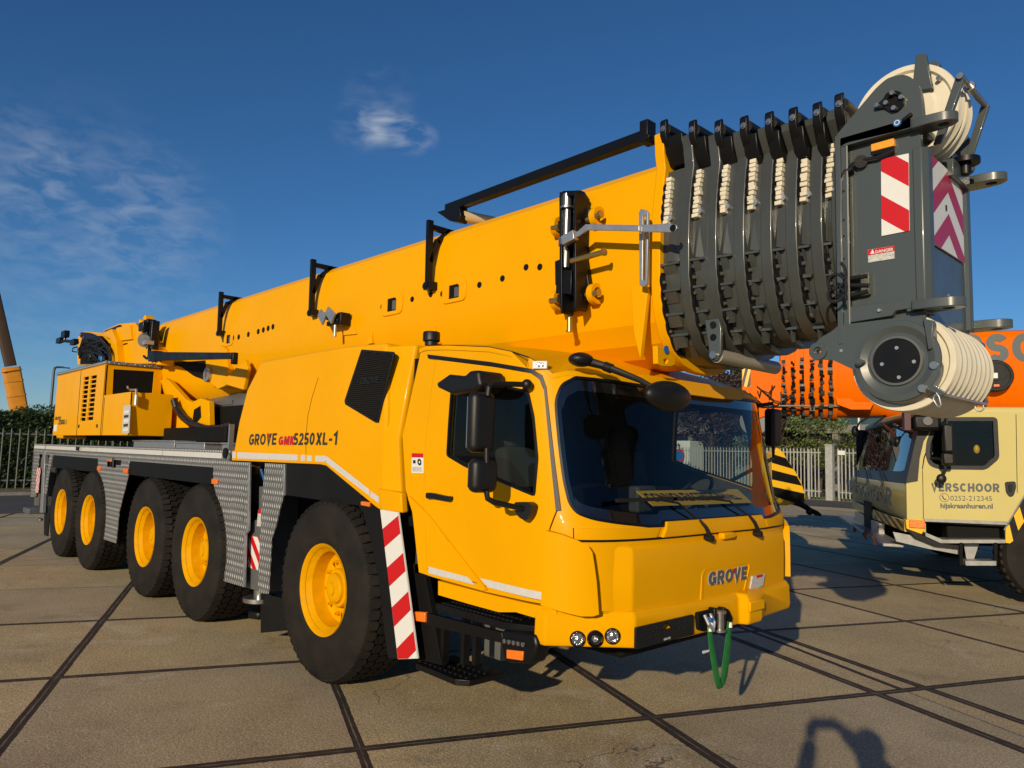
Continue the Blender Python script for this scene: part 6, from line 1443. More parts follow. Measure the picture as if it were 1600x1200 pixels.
# cheeks carrying the two sheave packs, left and right
up_c = xz(LY(-.455, [(1305, 213), (1368, 138), (1386, 122), (1403, 117), (1413, 116.5), (1424, 120.5), (1436, 133), (1440, 150), (1443.5, 186), (1442, 194), (1418, 201.5), (1322, 223.5), (1308, 233)]))
lo_c = xz(LY(-.455, [(1267, 547), (1272, 538), (1283, 527), (1302, 516), (1310, 508), (1400, 497), (1441, 498), (1459, 502), (1461, 550), (1471, 570), (1470, 585), (1462, 602), (1466, 612), (1452, 608), (1444, 606), (1428, 613), (1410, 616), (1390, 613), (1372, 603), (1358, 590), (1330, 576), (1300, 562), (1288, 561), (1276, 561), (1268, 555)]))
hole_c = xz(LY(-.455, [(1275, 549), (1279, 544.5), (1283, 549), (1279, 553.5)]))
for y, sg in ((-.455, 1), (.415, -1)):
    mb = MB(); mb.patch(roundloop(up_c, .02, 2), [], flat(y), None, .04); uc = build('upper_cheek', mb, M['grey2'], hd_, bevel=.004)
    mb = MB(); mb.patch(roundloop(lo_c, .012, 2), [hole_c], flat(y), None, .04); lc = build('lower_cheek', mb, M['grey2'], hd_, bevel=.004)
    if sg == 1: ucn, lcn = uc, lc
t = MB(); t.box((4.0, -.43, 3.685), (.40, .05, .05)); build('upper_cheek_root', t, M['grey2'], hd_)
# bearing plate with bolts on the upper cheek
q = PY(1396, 158, -.458); bp_ = xz(LY(-.47, [(1366, 167), (1370, 163), (1380, 155), (1384, 146), (1395, 141), (1407, 143), (1413, 153), (1412, 164), (1402, 174), (1390, 174), (1382, 168), (1371, 170.5), (1367, 170)])); mb = MB(); mb.patch(roundloop(bp_, .015, 3), [circle2(q.x, q.z, .032, 20)], flat(-.472), None, .016); bpl = build('bearing_plate', mb, M['black'], ucn, bevel=.003)
t = MB()
for u, v in ((1394.5, 145.5), (1408.5, 152), (1384.5, 161), (1397, 169), (1370.5, 165)): p = PY(u, v, -.475); t.cyl(p+Vector((0, -.012, 0)), p+Vector((0, .01, 0)), .0125, seg=12)
builds('plate_bolt', t, M['steel'], bpl); t = MB(); t.cyl(q+Vector((0, .0, 0)), q+Vector((0, .02, 0)), .036, seg=20); build('axle_bore', t, M['dark'], bpl)
p = PY(1402, 192, -.46); t = MB(); t.cyl(p+Vector((0, -.004, 0)), p+Vector((0, .01, 0)), .021, seg=20); build('blue_sticker', t, M['blue'], ucn); t = MB(); t.lathe([(.010, -.006), (.014, -.006), (.014, 0)], p, (0, 1, 0), 18); build('sticker_ring', t, M['white'], ucn)
p = PY(1418, 184, -.46); t = MB(); t.box(p, (.055, .03, .02), Matrix.Rotation(-.5, 3, 'Y')); build('cheek_latch', t, M['black'], ucn, bevel=.006)
# upper sheave
SU = Vector((4.075, 0, 3.875))
def sheave(name, c, y0, y1, R, parent, grooves):
    t = MB(); prof = [(.06, y0), (R*.55, y0), (R*.60, y0+.012), (R*.84, y0+.016), (R*.88, y0), (R*.985, y0)]
    n = grooves; w_ = (y1-y0)/n
    for k in range(n): a = y0+w_*k; prof += [(R, a+w_*.12), (R*.955, a+w_*.36), (R*.945, a+w_*.5), (R*.955, a+w_*.64), (R, a+w_*.88)]
    prof += [(R*.985, y1), (R*.88, y1), (R*.84, y1-.016), (R*.60, y1-.012), (R*.55, y1), (.06, y1)]
    t.lathe(prof, c, (0, 1, 0), 72); return build(name, t, M['cream'], parent, ang=25)
sheave('sheave', SU, -.17, -.06, .285, hd_, 1); sheave('sheave', SU, -.03, .07, .285, hd_, 1)
# lower sheave pack with cover disc
SLc = Vector((4.105, 0, 2.415)); sheave('sheave_pack', SLc, -.385, .285, .262, hd_, 8)
t = MB(); t.lathe([(.215, -.002), (.212, -.012), (.185, -.014), (.160, -.004), (.15, .0)], Vector((4.105, -.455, 2.415)), (0, 1, 0), 56); build('cheek_ring', t, M['grey2'], lcn, ang=25)
t = MB(); t.lathe([(.130, -.002), (.130, -.016), (.118, -.017), (.116, -.004)], Vector((4.105, -.455, 2.415)), (0, 1, 0), 48); build('cover_ring', t, M['hydr'], lcn, ang=25)
t = MB(); t.lathe([(.116, -.006), (.115, -.014), (.0005, -.0145)], Vector((4.105, -.455, 2.415)), (0, 1, 0), 48); cvd = build('cover_disc', t, M['black'], lcn)
t = MB()
for u, v in ((1401, 543.5), (1428, 565), (1378, 569), (1404.5, 589.5)): p = PY(u, v, -.472); t.cyl(p+Vector((0, -.002, 0)), p+Vector((0, .01, 0)), .0095, seg=14)
builds('cover_bolt', t, M['zinc'], cvd)
t = MB(); t.lathe([(.052, 0), (.050, -.014), (.024, -.014), (.024, .01)], PY(1279, 549, -.455), (0, 1, 0), 24); build('eye_ring', t, M['grey2'], lcn)
p = PY(1347, 567, -.46); t = MB(); t.cyl(p+Vector((0, .02, 0)), p+Vector((0, -.045, 0)), .019, seg=14); t.cyl(p+Vector((0, -.045, 0)), p+Vector((0, -.052, 0)), .013, seg=14); build('stop_pin', t, M['grey2'], lcn)
panel('cheek_rib', [(1442, 497.5), (1459, 501), (1455, 545), (1450, 546)], -.485, .03, M['grey2'], lcn, bevel=.004)
# horizontal step between head flank and lower cheek
t = MB(); t.prism([(3.83, -.445, 2.645), (4.08, -.445, 2.66), (4.10, -.445, 2.685), (4.2, -.445, 2.69), (4.2, -.445, 2.735), (3.83, -.445, 2.74)], (0, .05, 0)); build('head_step', t, M['grey2'], hd_, bevel=.004)
# pulling lugs
def lug(xa, y, z, L_, w_, nm):
    o = [(xa, y-w_/2), (xa+L_*.45, y-w_/2), (xa+L_*.8, y-w_*.42), (xa+L_, y-w_*.15), (xa+L_, y+w_*.15), (xa+L_*.8, y+w_*.42), (xa+L_*.45, y+w_/2), (xa, y+w_/2)]
    mb = MB(); mb.patch(roundloop(o, .02, 2), [circle2(xa+L_*.66, y, w_*.2, 18)], flat(z, 'Z'), None, .05); return build('jib_lug', mb, M['grey2'], hd_, bevel=.004)
lug(4.20, -.40, 3.70, .21, .13, ''); lug(4.20, .40, 3.60, .24, .14, ''); lug(4.18, -.40, 2.725, .24, .14, ''); lug(4.2, .40, 2.725, .24, .14, '')
for y in (-.40, .40): t = MB(); t.box((4.19, y, 2.70), (.07, .08, .05)); build('lug_root', t, M['grey2'], hd_)
# rope guards and pins across the upper sheave
t = MB(); a = PY(1441, 86, -.20); t.prism([Vector((4.13, -.20, 3.98)), Vector((4.235, -.20, 3.96)), Vector((a.x+.02, -.21, a.z)), Vector((a.x-.03, -.21, a.z+.012))], (0, .035, 0)); t.cyl(a+Vector((0, .17, 0)), a+Vector((0, .23, 0)), .035, seg=16); builds('rope_guard_arm', t, M['grey2'], hd_, bevel=.004)
t = MB(); gp0 = Vector((4.262, -.19, 4.015)); t.cyl(gp0, gp0+Vector((.01, .42, .0)), .013, seg=10); t.cyl((4.385, -.26, 3.955), (4.385, .21, 3.955), .017, seg=12); t.cyl((4.385, -.10, 3.955), (4.385, -.07, 3.955), .03, seg=12); build('rope_guard_pin', t, M['steel'], hd_)
t = MB(); t.prism([(4.26, .2, 3.62), (4.30, .2, 3.62), (4.41, .2, 3.95), (4.37, .2, 3.97)], (0, .025, 0)); t.prism([(4.24, -.24, 3.62), (4.28, -.24, 3.62), (4.40, -.24, 3.94), (4.36, -.24, 3.965)], (0, .02, 0)); builds('guard_link', t, M['grey2'], hd_, bevel=.004)
t = MB(); t.cyl((4.30, .12, 3.60), (4.30, .12, 3.63), .075, seg=24); t.cyl((4.30, .12, 3.54), (4.30, .12, 3.60), .03, seg=14); build('cap_disc', t, M['black'], hd_)
t = MB(); t.box((4.25, .12, 3.55), (.06, .3, .10)); build('lug_bracket', t, M['grey2'], hd_, bevel=.004)
# lower pins, clips
t = MB()
p = PY(1459.5, 571, -.47); t.cyl(p+Vector((0, -.01, 0)), p+Vector((0, .02, 0)), .020, seg=14); p = PY(1442, 607, -.47); t.cyl(p+Vector((0, -.015, 0)), p+Vector((0, .02, 0)), .02, seg=14)
g0_ = PY(1470, 617, -.42); t.cyl(g0_, g0_+Vector((.0, .78, .0)), .013, seg=12); build('rope_guard_pin', t, M['steel'], lcn)
panel('guard_plate', [(1456, 560), (1470, 568), (1469, 586), (1461, 602), (1478, 614), (1470, 619), (1447, 608), (1438, 606), (1450, 600), (1458, 584)], -.465, .02, M['grey2'], lcn, bevel=.003)
t = MB(); cp = [PY(u, v, -.47) for u, v in ((1466, 616), (1460, 618), (1458, 624), (1464, 634), (1468, 636), (1470, 632), (1467, 620), (1463, 614))]; t.tube(cp, .0035, 6); cp = [PY(u, v, -.0) for u, v in ((1523, 635), (1526, 642), (1532, 643), (1537, 640), (1536, 633))]; t.tube(cp, .004, 6); builds('spring_clip', t, M['zinc'], lcn)
# signs, lamp and wiring on the head
q4 = LY(-.402, [(1377, 249), (1420, 240), (1421.5, 360.5), (1378, 369)]); t = MB(); t.prism([p+Vector((0, .001, 0)) for p in q4], (0, -.003, 0)); sgn = build('warning_sign', t, M['white'], hd_)
stripes_obj('warning_stripes', [p+Vector((0, -.004, 0)) for p in q4], (0, -1, 0), 1.62, sgn, [M['red'], M['white']], -.27, .5, .001)
t = MB(); t.prism(LY(-.402, [(1363.5, 228), (1399.5, 218), (1400, 230), (1364, 239.5)]), (0, -.03, 0)); build('side_marker', t, M['amber'], hd_, bevel=.004); t = MB(); t.prism(LY(-.402, [(1365, 240), (1399, 231), (1398, 236), (1366, 244)]), (0, -.02, 0)); build('marker_base', t, M['black'], hd_)
dq = LY(-.402, [(1356, 390.5), (1397.5, 384), (1398, 404), (1357, 410.5)]); t = MB(); t.prism(dq, (0, -.003, 0)); dl_ = build('danger_label', t, M['sticker'], hd_)
dr_ = LY(-.406, [(1356, 390.5), (1397.5, 384), (1397.7, 392), (1356.3, 399)]); t = MB(); t.prism(dr_, (0, -.001, 0)); build('label_band', t, M['red'], dl_)
a = PY(1368, 396, -.4085); b = PY(1396, 391.5, -.4085); tx = MB(); text_into(tx, 'DANGER', a, (b-a), (0, 0, 1), (b-a).length, .017, .02, .001); build('label_lettering', tx, M['white'], dl_)
t = MB(); t.prism(LY(-.4085, [(1359.5, 397), (1363.5, 389.5), (1366.5, 396)]), (0, -.0005, 0)); build('label_triangle', t, M['white'], dl_)
# chevron board on the front
XC = 4.25
cb = [PX(u, v, XC) for u, v in ((1454, 236), (1505, 290), (1505.5, 409), (1459, 381))]
yl = (cb[0].y+cb[3].y)/2; yr = (cb[1].y+cb[2].y)/2; zt_ = (cb[0].z+cb[1].z)/2; zb_ = (cb[2].z+cb[3].z)/2
t = MB(); t.box((XC-.004, (yl+yr)/2, (zt_+zb_)/2), (.008, yr-yl, zt_-zb_)); chv = build('chevron_board', t, M['white'], hd_, bevel=.001)
t = MB(); ym_ = (yl+yr)/2; H_ = zt_-zb_
for k in range(-3, 4):
    za = zt_-H_*.03-k*H_*.505; th = H_*.25; dz = H_*.40
    for sg in (-1, 1):
        ye = yl if sg < 0 else yr
        def cl_poly(poly):
            for zc_, up in ((zb_, True), (zt_, False)):
                o = []
                for i in range(len(poly)):
                    a, b = poly[i-1], poly[i]; fa = (a[1]-zc_)*(1 if up else -1); fb = (b[1]-zc_)*(1 if up else -1)
                    if fa*fb < 0: s_ = fa/(fa-fb); o.append((a[0]+(b[0]-a[0])*s_, a[1]+(b[1]-a[1])*s_))
                    if fb >= 0: o.append(b)
                poly = o
            return poly
        pl = cl_poly([(ym_, za), (ye, za-dz), (ye, za-dz-th), (ym_, za-th)])
        if len(pl) > 2: t.add([(XC+.001, a, b) for a, b in pl], [list(range(len(pl)))])
build('chevron_stripes', t, M['pinkred'], chv)
t = MB(); p = PX(1478, 325, XC+.001); t.box(p, (.01, .012, .03)); build('rubber_stop', t, M['black'], chv)
# wiring loom down the flank
pts = [PY(u, v, -.43) for u, v in ((1398, 234), (1370, 246), (1345, 250), (1334, 258), (1322, 268), (1317, 285), (1316, 330), (1319, 400), (1321, 440), (1330, 446))]; t = MB(); t.tube(pts, .010, 8)
t.tube([p+Vector((-.02, -.004, .003)) for p in pts[2:]], .007, 7); t.tube([PY(u, v, -.45) for u, v in ((1314, 280), (1314, 320), (1315, 360), (1316, 430))], .008, 7); t.cyl(PY(1345, 252, -.44), PY(1345, 252, -.40), .035, seg=18); t.tube([PY(u, v, -.44) for u, v in ((1333, 262), (1322, 268), (1314, 285), (1313, 300))], .016, 8)
for v in (300, 345, 370, 405): t.box(PY(1317.5, v, -.44), (.03, .03, .008))
build('wiring_loom', t, M['hose'], hd_)
t = MB(); cc = PY(1308, 470, -.55); t.tube([cc+Vector((.050*math.cos(a), .0, .058*math.sin(a)+.004*k)) for k, a in enumerate([i*.35 for i in range(40)])], .0085, 7); t.tube([PY(u, v, -.52) for u, v in ((1320, 440), (1316, 452), (1308, 460))], .008, 7)
for (u0, v0, u1, v1) in ((1328, 435, 1356, 431), (1326, 446, 1358, 446), (1328, 462, 1357, 455)): t.cyl(PY(u0, v0, -.44), PY(u1, v1, -.44), .012, seg=10)
build('cable_coil', t, M['hose'], hd_); t = MB(); t.prism(LY(-.41, [(1347, 428), (1361, 425), (1362, 461), (1348, 464)]), (0, -.03, 0)); build('connector_block', t, mat('connector_grey', (.12, .12, .10), .5, var=.6, vscale=60), hd_, bevel=.006)
t = MB()
for (u, v) in ((1374, 485), (1316, 487), (1315, 548)): p = PY(u, v, -.45); t.cyl(p+Vector((0, -.008, 0)), p+Vector((0, .01, 0)), .009, seg=10)
for (u, v) in ((1481, 462), (1489, 466)): p = PX(u, v, 4.25); t.cyl(p, p+Vector((.008, 0, 0)), .008, seg=8)
builds('bolt', t, M['zinc'], hd_)
# ================================================================== CREAM CRANE on the right
H2 = YAW-R_(18.2)+math.pi/2                           # its heading: to the left of the picture
F2 = Vector((math.cos(H2), math.sin(H2), 0)); L2 = Vector((-math.sin(H2), math.cos(H2), 0))
D2 = 10.6                                             # distance to its near flank
O2 = PD(1450, 730, D2); O2 = Vector((O2.x, O2.y, 0))  # origin: ground under the near front corner of its cab
C2 = thing('mobile_crane', 'cream cabbed mobile crane with an orange boom, lettered door and striped corners', 'mobile crane', tuple(O2), H2)
def to2(p): d = Vector(p)-O2; return Vector((d.dot(F2), d.dot(L2), p.z))
def Y2(u, v, d=0.0):
    """sight line on this crane's plane y2 = d, in its own frame"""
    r = Vector(_ray(u, v)); c = Vector(CAM); t = (d-(c-O2).dot(L2))/r.dot(L2); return to2(c+r*t)
def X2(u, v, d):
    r = Vector(_ray(u, v)); c = Vector(CAM); t = (d-(c-O2).dot(F2))/r.dot(F2); return to2(c+r*t)
def p2(name, px, d, t, m, parent=C2, bevel=.004, rnd=0, holes=()):
    o = [(p.x, p.z) for p in (Y2(u, v, d) for u, v in px)]; hs = [[(p.x, p.z) for p in (Y2(u, v, d) for u, v in h)] for h in holes]
    if rnd: o = roundloop(o, rnd, 3)
    mb = MB(True); mb.patch(o, hs, lambda p, q: Vector((p[0], d-q, p[1])), None, t); return build(name, mb, m, parent, bevel)
M['creampaint'] = mat('cream_paint', (.565, .485, .18), .38, var=.07, vscale=2, coat=.05, spec=.25)
M['orangepaint'] = mat('orange_paint', (.80, .150, .0003), .45, var=.10, vscale=2, spec=.06)
M['hazyellow'] = mat('hazard_yellow', (.80, .45, .01), .4)
M['greytext'] = mat('grey_lettering', (.075, .09, .095), .45)
M['alu'] = mat('aluminium', (.34, .34, .33), .45, metal=.5, var=.3, vscale=12)
W2 = 2.55
win2 = [(1448, 653), (1559, 652), (1561, 716), (1541, 732), (1462, 733), (1449, 722), (1446, 700)]
win2 = [(1469, 653), (1557, 653), (1560, 716), (1540, 733), (1466, 732), (1452, 726), (1447, 710), (1449, 690), (1458, 668)]
hol = roundloop([(p.x, p.z) for p in (Y2(u, v) for u, v in win2)], .05, 3)
o = [(p.x, p.z) for p in (Y2(u, v) for u, v in ((1470, 645), (1650, 644), (1650, 815), (1575, 817), (1444, 812), (1417, 812), (1416, 755), (1434, 752), (1437, 716), (1443, 690)))]
mb = MB(True); mb.patch(o, [hol], lambda p, q: Vector((p[0], -q, p[1])), None, .05); cb2 = build('cab_side', mb, M['creampaint'], C2, bevel=.006)
fr = grow(hol, .0); mb = MB(True); mb.patch(grow(hol, .012), [grow(hol, -.045)], lambda p, q: Vector((p[0], .006-q, p[1])), None, .02); build('window_frame', mb, M['plastic'], cb2, bevel=.003)
mb = MB(True); mb.patch(hol, [], lambda p, q: Vector((p[0], -.02, p[1])), None, 0); mb.noflip = True; build('door_window', mb, M['glass'], cb2)
for px in ([(1441, 734), (1442, 734), (1443.5, 812), (1442.5, 812)], [(1587, 647), (1588, 647), (1590, 770), (1589, 770)], [(1442, 733), (1445, 715), (1450, 700), (1448.5, 700), (1443, 715), (1440.5, 733)]): p2('door_seam', px, .0015, .01, M['dark'], cb2, 0)
p2('door_edge', [(1445, 810.5), (1574, 815), (1574, 820.5), (1445, 815)], .01, .03, M['alu'], cb2, .003)
p2('door_handle', [(1570, 753), (1587, 752), (1588, 762), (1584, 775), (1578, 777), (1572, 770)], .012, .015, M['plastic'], cb2, .004, .03)
p2('handle_grip', [(1576, 757), (1582, 757), (1581.5, 768), (1577, 768)], .03, .02, M['black'], cb2, .004, .02)
def t2(s, u0, v0, u1, v1, h, m, bold, name, parent, d=.002, shear=0):
    a = Y2(u0, v0, d); b = Y2(u1, v1, d); tx = MB(True); text_into(tx, s, a, (b-a), (0, 0, 1), (b-a).length, h, bold, .002, shear=shear); return build(name, tx, m, parent)
hv = abs(Y2(1456, 755).z-Y2(1456, 767.5).z)
a_ = Y2(1455, 767.8, .002); b_ = Y2(1562, 769, .002); tx = MB(True); heavy(tx, 'VERSCHOOR', a_, b_-a_, (0, 0, 1), (b_-a_).length, hv*1.05, .23, .002, .11); build('door_lettering', tx, M['greytext'], cb2)
t2('0252-212345', 1485, 782.3, 1550, 783, abs(Y2(1490, 774.5).z-Y2(1490, 782.3).z), M['greytext'], .0, 'door_lettering', cb2)
t2('hijskraanhuren.nl', 1469.5, 796.5, 1551.5, 797.5, abs(Y2(1490, 787.5).z-Y2(1490, 798).z), M['greytext'], .035, 'door_lettering', cb2)
c = Y2(1475.5, 777.5); mb = MB(True); mb.patch(circle2(c.x, c.z, .062, 26), [circle2(c.x, c.z, .054, 26)], lambda p, q: Vector((p[0], .003, p[1])), None, 0); mb.tube([Vector((c.x+.018+.0, .004, c.z+.030)), Vector((c.x+.022, .004, c.z+.008)), Vector((c.x+.008, .004, c.z-.016)), Vector((c.x-.02, .004, c.z-.030))], .008, 6); build('phone_symbol', mb, M['greytext'], cb2)
# front of the cab: depth across the vehicle
fx_lo = Y2(1416, 812).x; 
def front(px, name, m, x, t=.03, parent=C2, bevel=.004, holes=()):
    o = [(p.y, p.z) for p in (X2(u, v, x) for u, v in px)]; hs = [[(p.y, p.z) for p in (X2(u, v, x) for u, v in h)] for h in holes]
    mb = MB(True); mb.patch(o, hs, lambda p, q: Vector((x-q, p[0], p[1])), None, t); return build(name, mb, m, parent, bevel)
xf2 = fx_lo+.02; yfar = X2(1330, 790, xf2).y; Wc = abs(yfar)
zl = Y2(1416, 812).z; zsill = Y2(1416, 756).z; zroof = Y2(1470, 645).z
# lower front: slightly bulged panel
mb = MB(True); rows = []
for z, o_ in ((zl-.0, -.06), (zl+.06, .0), (zl+.30, .05), (zsill-.02, .03), (zsill, 0)):
    r = []
    for k in range(13):
        f = k/12; y = -f*Wc; e = 1-abs(2*f-1)**5; r.append(Vector((fx_lo-.02+o_*e+.10*e, y, z)))
    rows.append(r)
mb.loft(rows, caps=False, closed=False); fp2 = build('front_panel', mb, M['creampaint'], C2, ang=40)
# windscreen leaning back, black surround, glass
xt = Y2(1441, 655).x
def WSP(f, g, off=0.0):
    """f across from the near corner, g up"""
    e = 1-abs(2*f-1)**4; x = fx_lo-.04+.11*e+(xt-fx_lo)*g+off; return Vector((x, -.02-f*(Wc-.04), zsill+(zroof+.0-zsill)*g))
def wpatch(name, loop, holes, off, m, parent=C2, thick=0, nf=False):
    mb = MB(True); mb.noflip = nf; mb.patch(loop, holes, lambda p, q: WSP(p[0], p[1], off-q), .09, thick); return build(name, mb, m, parent, ang=60)
ol_ = [(.0, .0), (1, 0), (1, 1), (.0, 1)]; il_ = roundloop([(.05, .17), (.95, .14), (.94, .96), (.05, .96)], .04, 3)
wf2 = wpatch('windscreen_frame', ol_, [il_], .0, M['plastic'], C2, .05); M['bluescreen'] = glass_mat('sun_tinted_windscreen', (.42, .52, .55), .15)
wpatch('windscreen', il_, [], -.02, M['bluescreen'], wf2, 0, True)
p2('a_pillar', [(1415, 756), (1434.5, 752.5), (1437.5, 716), (1443.5, 690), (1470, 646), (1441, 650), (1430, 690)], -.004, .05, M['plastic'])
for f in (.2, .45, .72):
    t = MB(True); a = WSP(f, .0, .05); b = WSP(f+.13, .19, .03); t.tube([a+Vector((.02, 0, -.08)), a, b], [.02, .016, .010], 7); t.tube([b+Vector((0, .02, 0)), b+Vector((.0, -.42, .03))], .010, 6); build('wiper', t, M['plastic'], wf2)
xp_ = fx_lo+.125
a = X2(1338, 776, xp_); 
t3 = MB(True); heavy(t3, 'VERSCHOOR', Vector((xp_+.012, -Wc*.97, zl+.17)), (0, 1, 0), (0, 0, 1), Wc*.93, hv*2.35, .22, .004, .11); build('front_lettering', t3, M['greytext'], fp2)
# roof with its overhang
mb = MB(True); zr0 = zroof; rr = [(fx_lo-.5, 0), (xt-.04, -.05), (xt+.08, -Wc*.5), (xt-.04, -Wc+.1), (fx_lo-.5, -Wc), (-2.4, -Wc), (-2.4, 0)]
mb.prism([(x, y, zr0-.03) for x, y in rr], (0, 0, .12)); build('cab_roof', mb, M['creampaint'], C2, bevel=.04, seg=3)
sb2 = MB(True); sb2.box((fx_lo-1.35, -Wc+.03, (zl+zroof)/2), (2.5, .05, zroof-zl)); sb2.box((-2.2, -Wc/2, (zl+zroof)/2), (.06, Wc-.1, zroof-zl)); sb2.box((fx_lo-1.2, -Wc/2, zl), (2.3, Wc-.1, .06)); build('cab_lining', sb2, M['interior'], C2)
sb2 = MB(True); sb2.box((fx_lo-.35, -Wc/2, zsill-.08), (.45, Wc-.2, .16)); build('dashboard', sb2, M['interior'], C2, bevel=.03)
for y in (-.6, -1.8): sb2 = MB(True); sb2.box((fx_lo-1.25, y, zsill+.02), (.5, .5, .16)); sb2.box((fx_lo-1.55, y, zsill+.38), (.14, .48, .66)); build('seat', sb2, M['seat'], C2, bevel=.04)
t = MB(True); q = Y2(1526, 702, -.5); t.sphere(q, .06, sc=(.7, .5, 1.1)); build('yellow_glove', t, M['hazyellow'], C2)
# mirrors
c = Y2(1481, 685, .28); t = MB(True); t.box(c, (.14, .12, .40)); m2_ = build('mirror', t, M['plastic'], C2, bevel=.035, seg=3)
c = Y2(1481, 717, .28); t = MB(True); t.box(c, (.15, .12, .17)); build('mirror', t, M['plastic'], C2, bevel=.03, seg=3)
c = Y2(1471, 748, .22); t = MB(True); t.sphere(c, .065, sc=(1, .6, 1.05)); a = Y2(1477, 728, .25); t.tube([c, a+Vector((0, 0, -.06)), a], .02, 8); build('mirror', t, M['plastic'], C2)
t = MB(True); t.tube([Y2(1479, 650, .02), Y2(1479, 655, .26), Y2(1479, 668, .27)], .018, 8); t.tube([Y2(1455, 716, .02), Y2(1466, 716, .15), Y2(1478, 720, .26)], .02, 8); build('mirror_arm', t, M['plastic'], m2_)
a = WSP(.6, .99, .05); b = X2(1383, 650, a.x+.3); c = X2(1357, 652, a.x+.35); d = X2(1336, 674, a.x+.4)
t = MB(True); t.tube([a, b, c, X2(1343, 660, a.x+.38), d], .017, 8); t.sphere(d, .13, sc=(.5, .55, .8)); build('mirror', t, M['plastic'], C2)
a = WSP(.45, .99, .05); t = MB(True); d = X2(1400, 690, a.x+.25); t.tube([a, X2(1391, 672, a.x+.2), d], .02, 8); t.sphere(d, .105, sc=(.45, 1.0, .75)); build('mirror', t, M['plastic'], C2)
# hook block stowed against the roof edge
q = Y2(1445, 661, .1); hb2 = MB(True); hb2.box(q, (.36, .34, .22)); hk = build('hook_block', hb2, M['black'], C2, bevel=.05, seg=3); hb2 = MB(True); hb2.cyl(q+Vector((0, .16, .02)), q+Vector((0, .2, .02)), .06); build('hook_block_pin', hb2, M['hydr'], hk)
hb2 = MB(True); hb2.box(q+Vector((.24, .02, .02)), (.08, .2, .26)); build('hook_block_cheek', hb2, mat('maroon_paint', (.06, .01, .018), .5), hk)
# below the cab: corner, bumper beam, steps
cq = [Y2(u, v) for u, v in ((1415, 812), (1444, 811), (1446, 827), (1440, 835), (1416, 826))]; t = MB(True); t.prism([Vector((p.x, .005, p.z)) for p in cq], (0, -.25, 0)); co = build('cab_corner', t, M['hazyellow'], C2, bevel=.01)
t = MB(True); a = Y2(1433, 819, .02); t.box(a, (.20, .03, .11)); build('indicator', t, M['orange'], co, bevel=.01)
def stripes2(name, quad, nrm, n, slant, parent, mats, width=.5):
    """striped board in this crane's frame"""
    TL, TR, BR, BL = [Vector(q)+Vector(nrm)*.003 for q in quad]
    def P(s, t): return (TL*(1-s)+TR*s)*(1-t)+(BL*(1-s)+BR*s)*t
    mb = MB(True); sq = [(0, 0), (1, 0), (1, 1), (0, 1)]
    def clip(poly, f):
        o = []
        for i in range(len(poly)):
            a, b = poly[i-1], poly[i]; fa, fb = f(a), f(b)
            if fa*fb < 0: t = fa/(fa-fb); o.append((a[0]+(b[0]-a[0])*t, a[1]+(b[1]-a[1])*t))
            if fb >= 0: o.append(b)
        return o
    per = 1/n
    for k in range(-3*int(n+1), 4*int(n+1)):
        for mi, (lo, hi) in enumerate(((k*per, (k+width)*per), ((k+width)*per, (k+1)*per))):
            q = clip(sq, lambda p: p[0]+slant*p[1]-lo)
            if len(q) > 2: q = clip(q, lambda p: hi-(p[0]+slant*p[1]))
            if len(q) > 2: mb.mi = mi; mb.add([P(*p) for p in q], [list(range(len(q)))])
    return build(name, mb, mats, parent)
xs2 = fx_lo+.03
t = MB(True); t.prism([(xs2-.02, -.1, zl-.02), (xs2+.06, -Wc*.5, zl-.02), (xs2-.02, -Wc+.1, zl-.02), (xs2-.3, -Wc+.1, zl-.02), (xs2-.3, -.1, zl-.02)], (0, 0, -.16)); bs2 = build('front_skirt', t, M['creampaint'], C2, bevel=.01)
stripes2('hazard_stripes', [(xs2+.052, -Wc*.5, zl-.02), (xs2-.005, -.12, zl-.02), (xs2-.005, -.12, zl-.17), (xs2+.052, -Wc*.5, zl-.17)], (1, 0, 0), 5, -.25, bs2, [M['black'], M['hazyellow']])
t = MB(True); t.box((xs2+.10, -Wc*.52, zl-.40), (.28, Wc*.95, .05)); t.box((xs2+.02, -Wc*.55, zl-.30), (.10, Wc*.5, .20)); bb2 = build('front_beam', t, M['alu'], C2, bevel=.01)
p2('skid_plate', [(1395, 831), (1440, 839), (1500, 858), (1500, 867), (1452, 858), (1400, 846)], -.12, .02, M['alu'])
t = MB(True); t.box((xs2+.22, -Wc*.62, zl-.46), (.06, .28, .12)); build('tow_bracket', t, M['hydr'], bb2, bevel=.01)
t = MB(True); t.box((xs2+.25, -Wc*.16, zl-.38), (.03, .10, .20)); build('indicator', t, M['orange'], bb2, bevel=.006)
t = MB(True)
for k in range(4): t.tube([Vector((xs2+.26, -Wc*(.24+.015*k), zl-.30)), Vector((xs2+.30, -Wc*(.25+.02*k), zl-.40)), Vector((xs2+.27, -Wc*(.27+.01*k), zl-.46))], .012, 6)
build('rope_end', t, mat('rust_rope', (.28, .12, .05), .8), bb2)
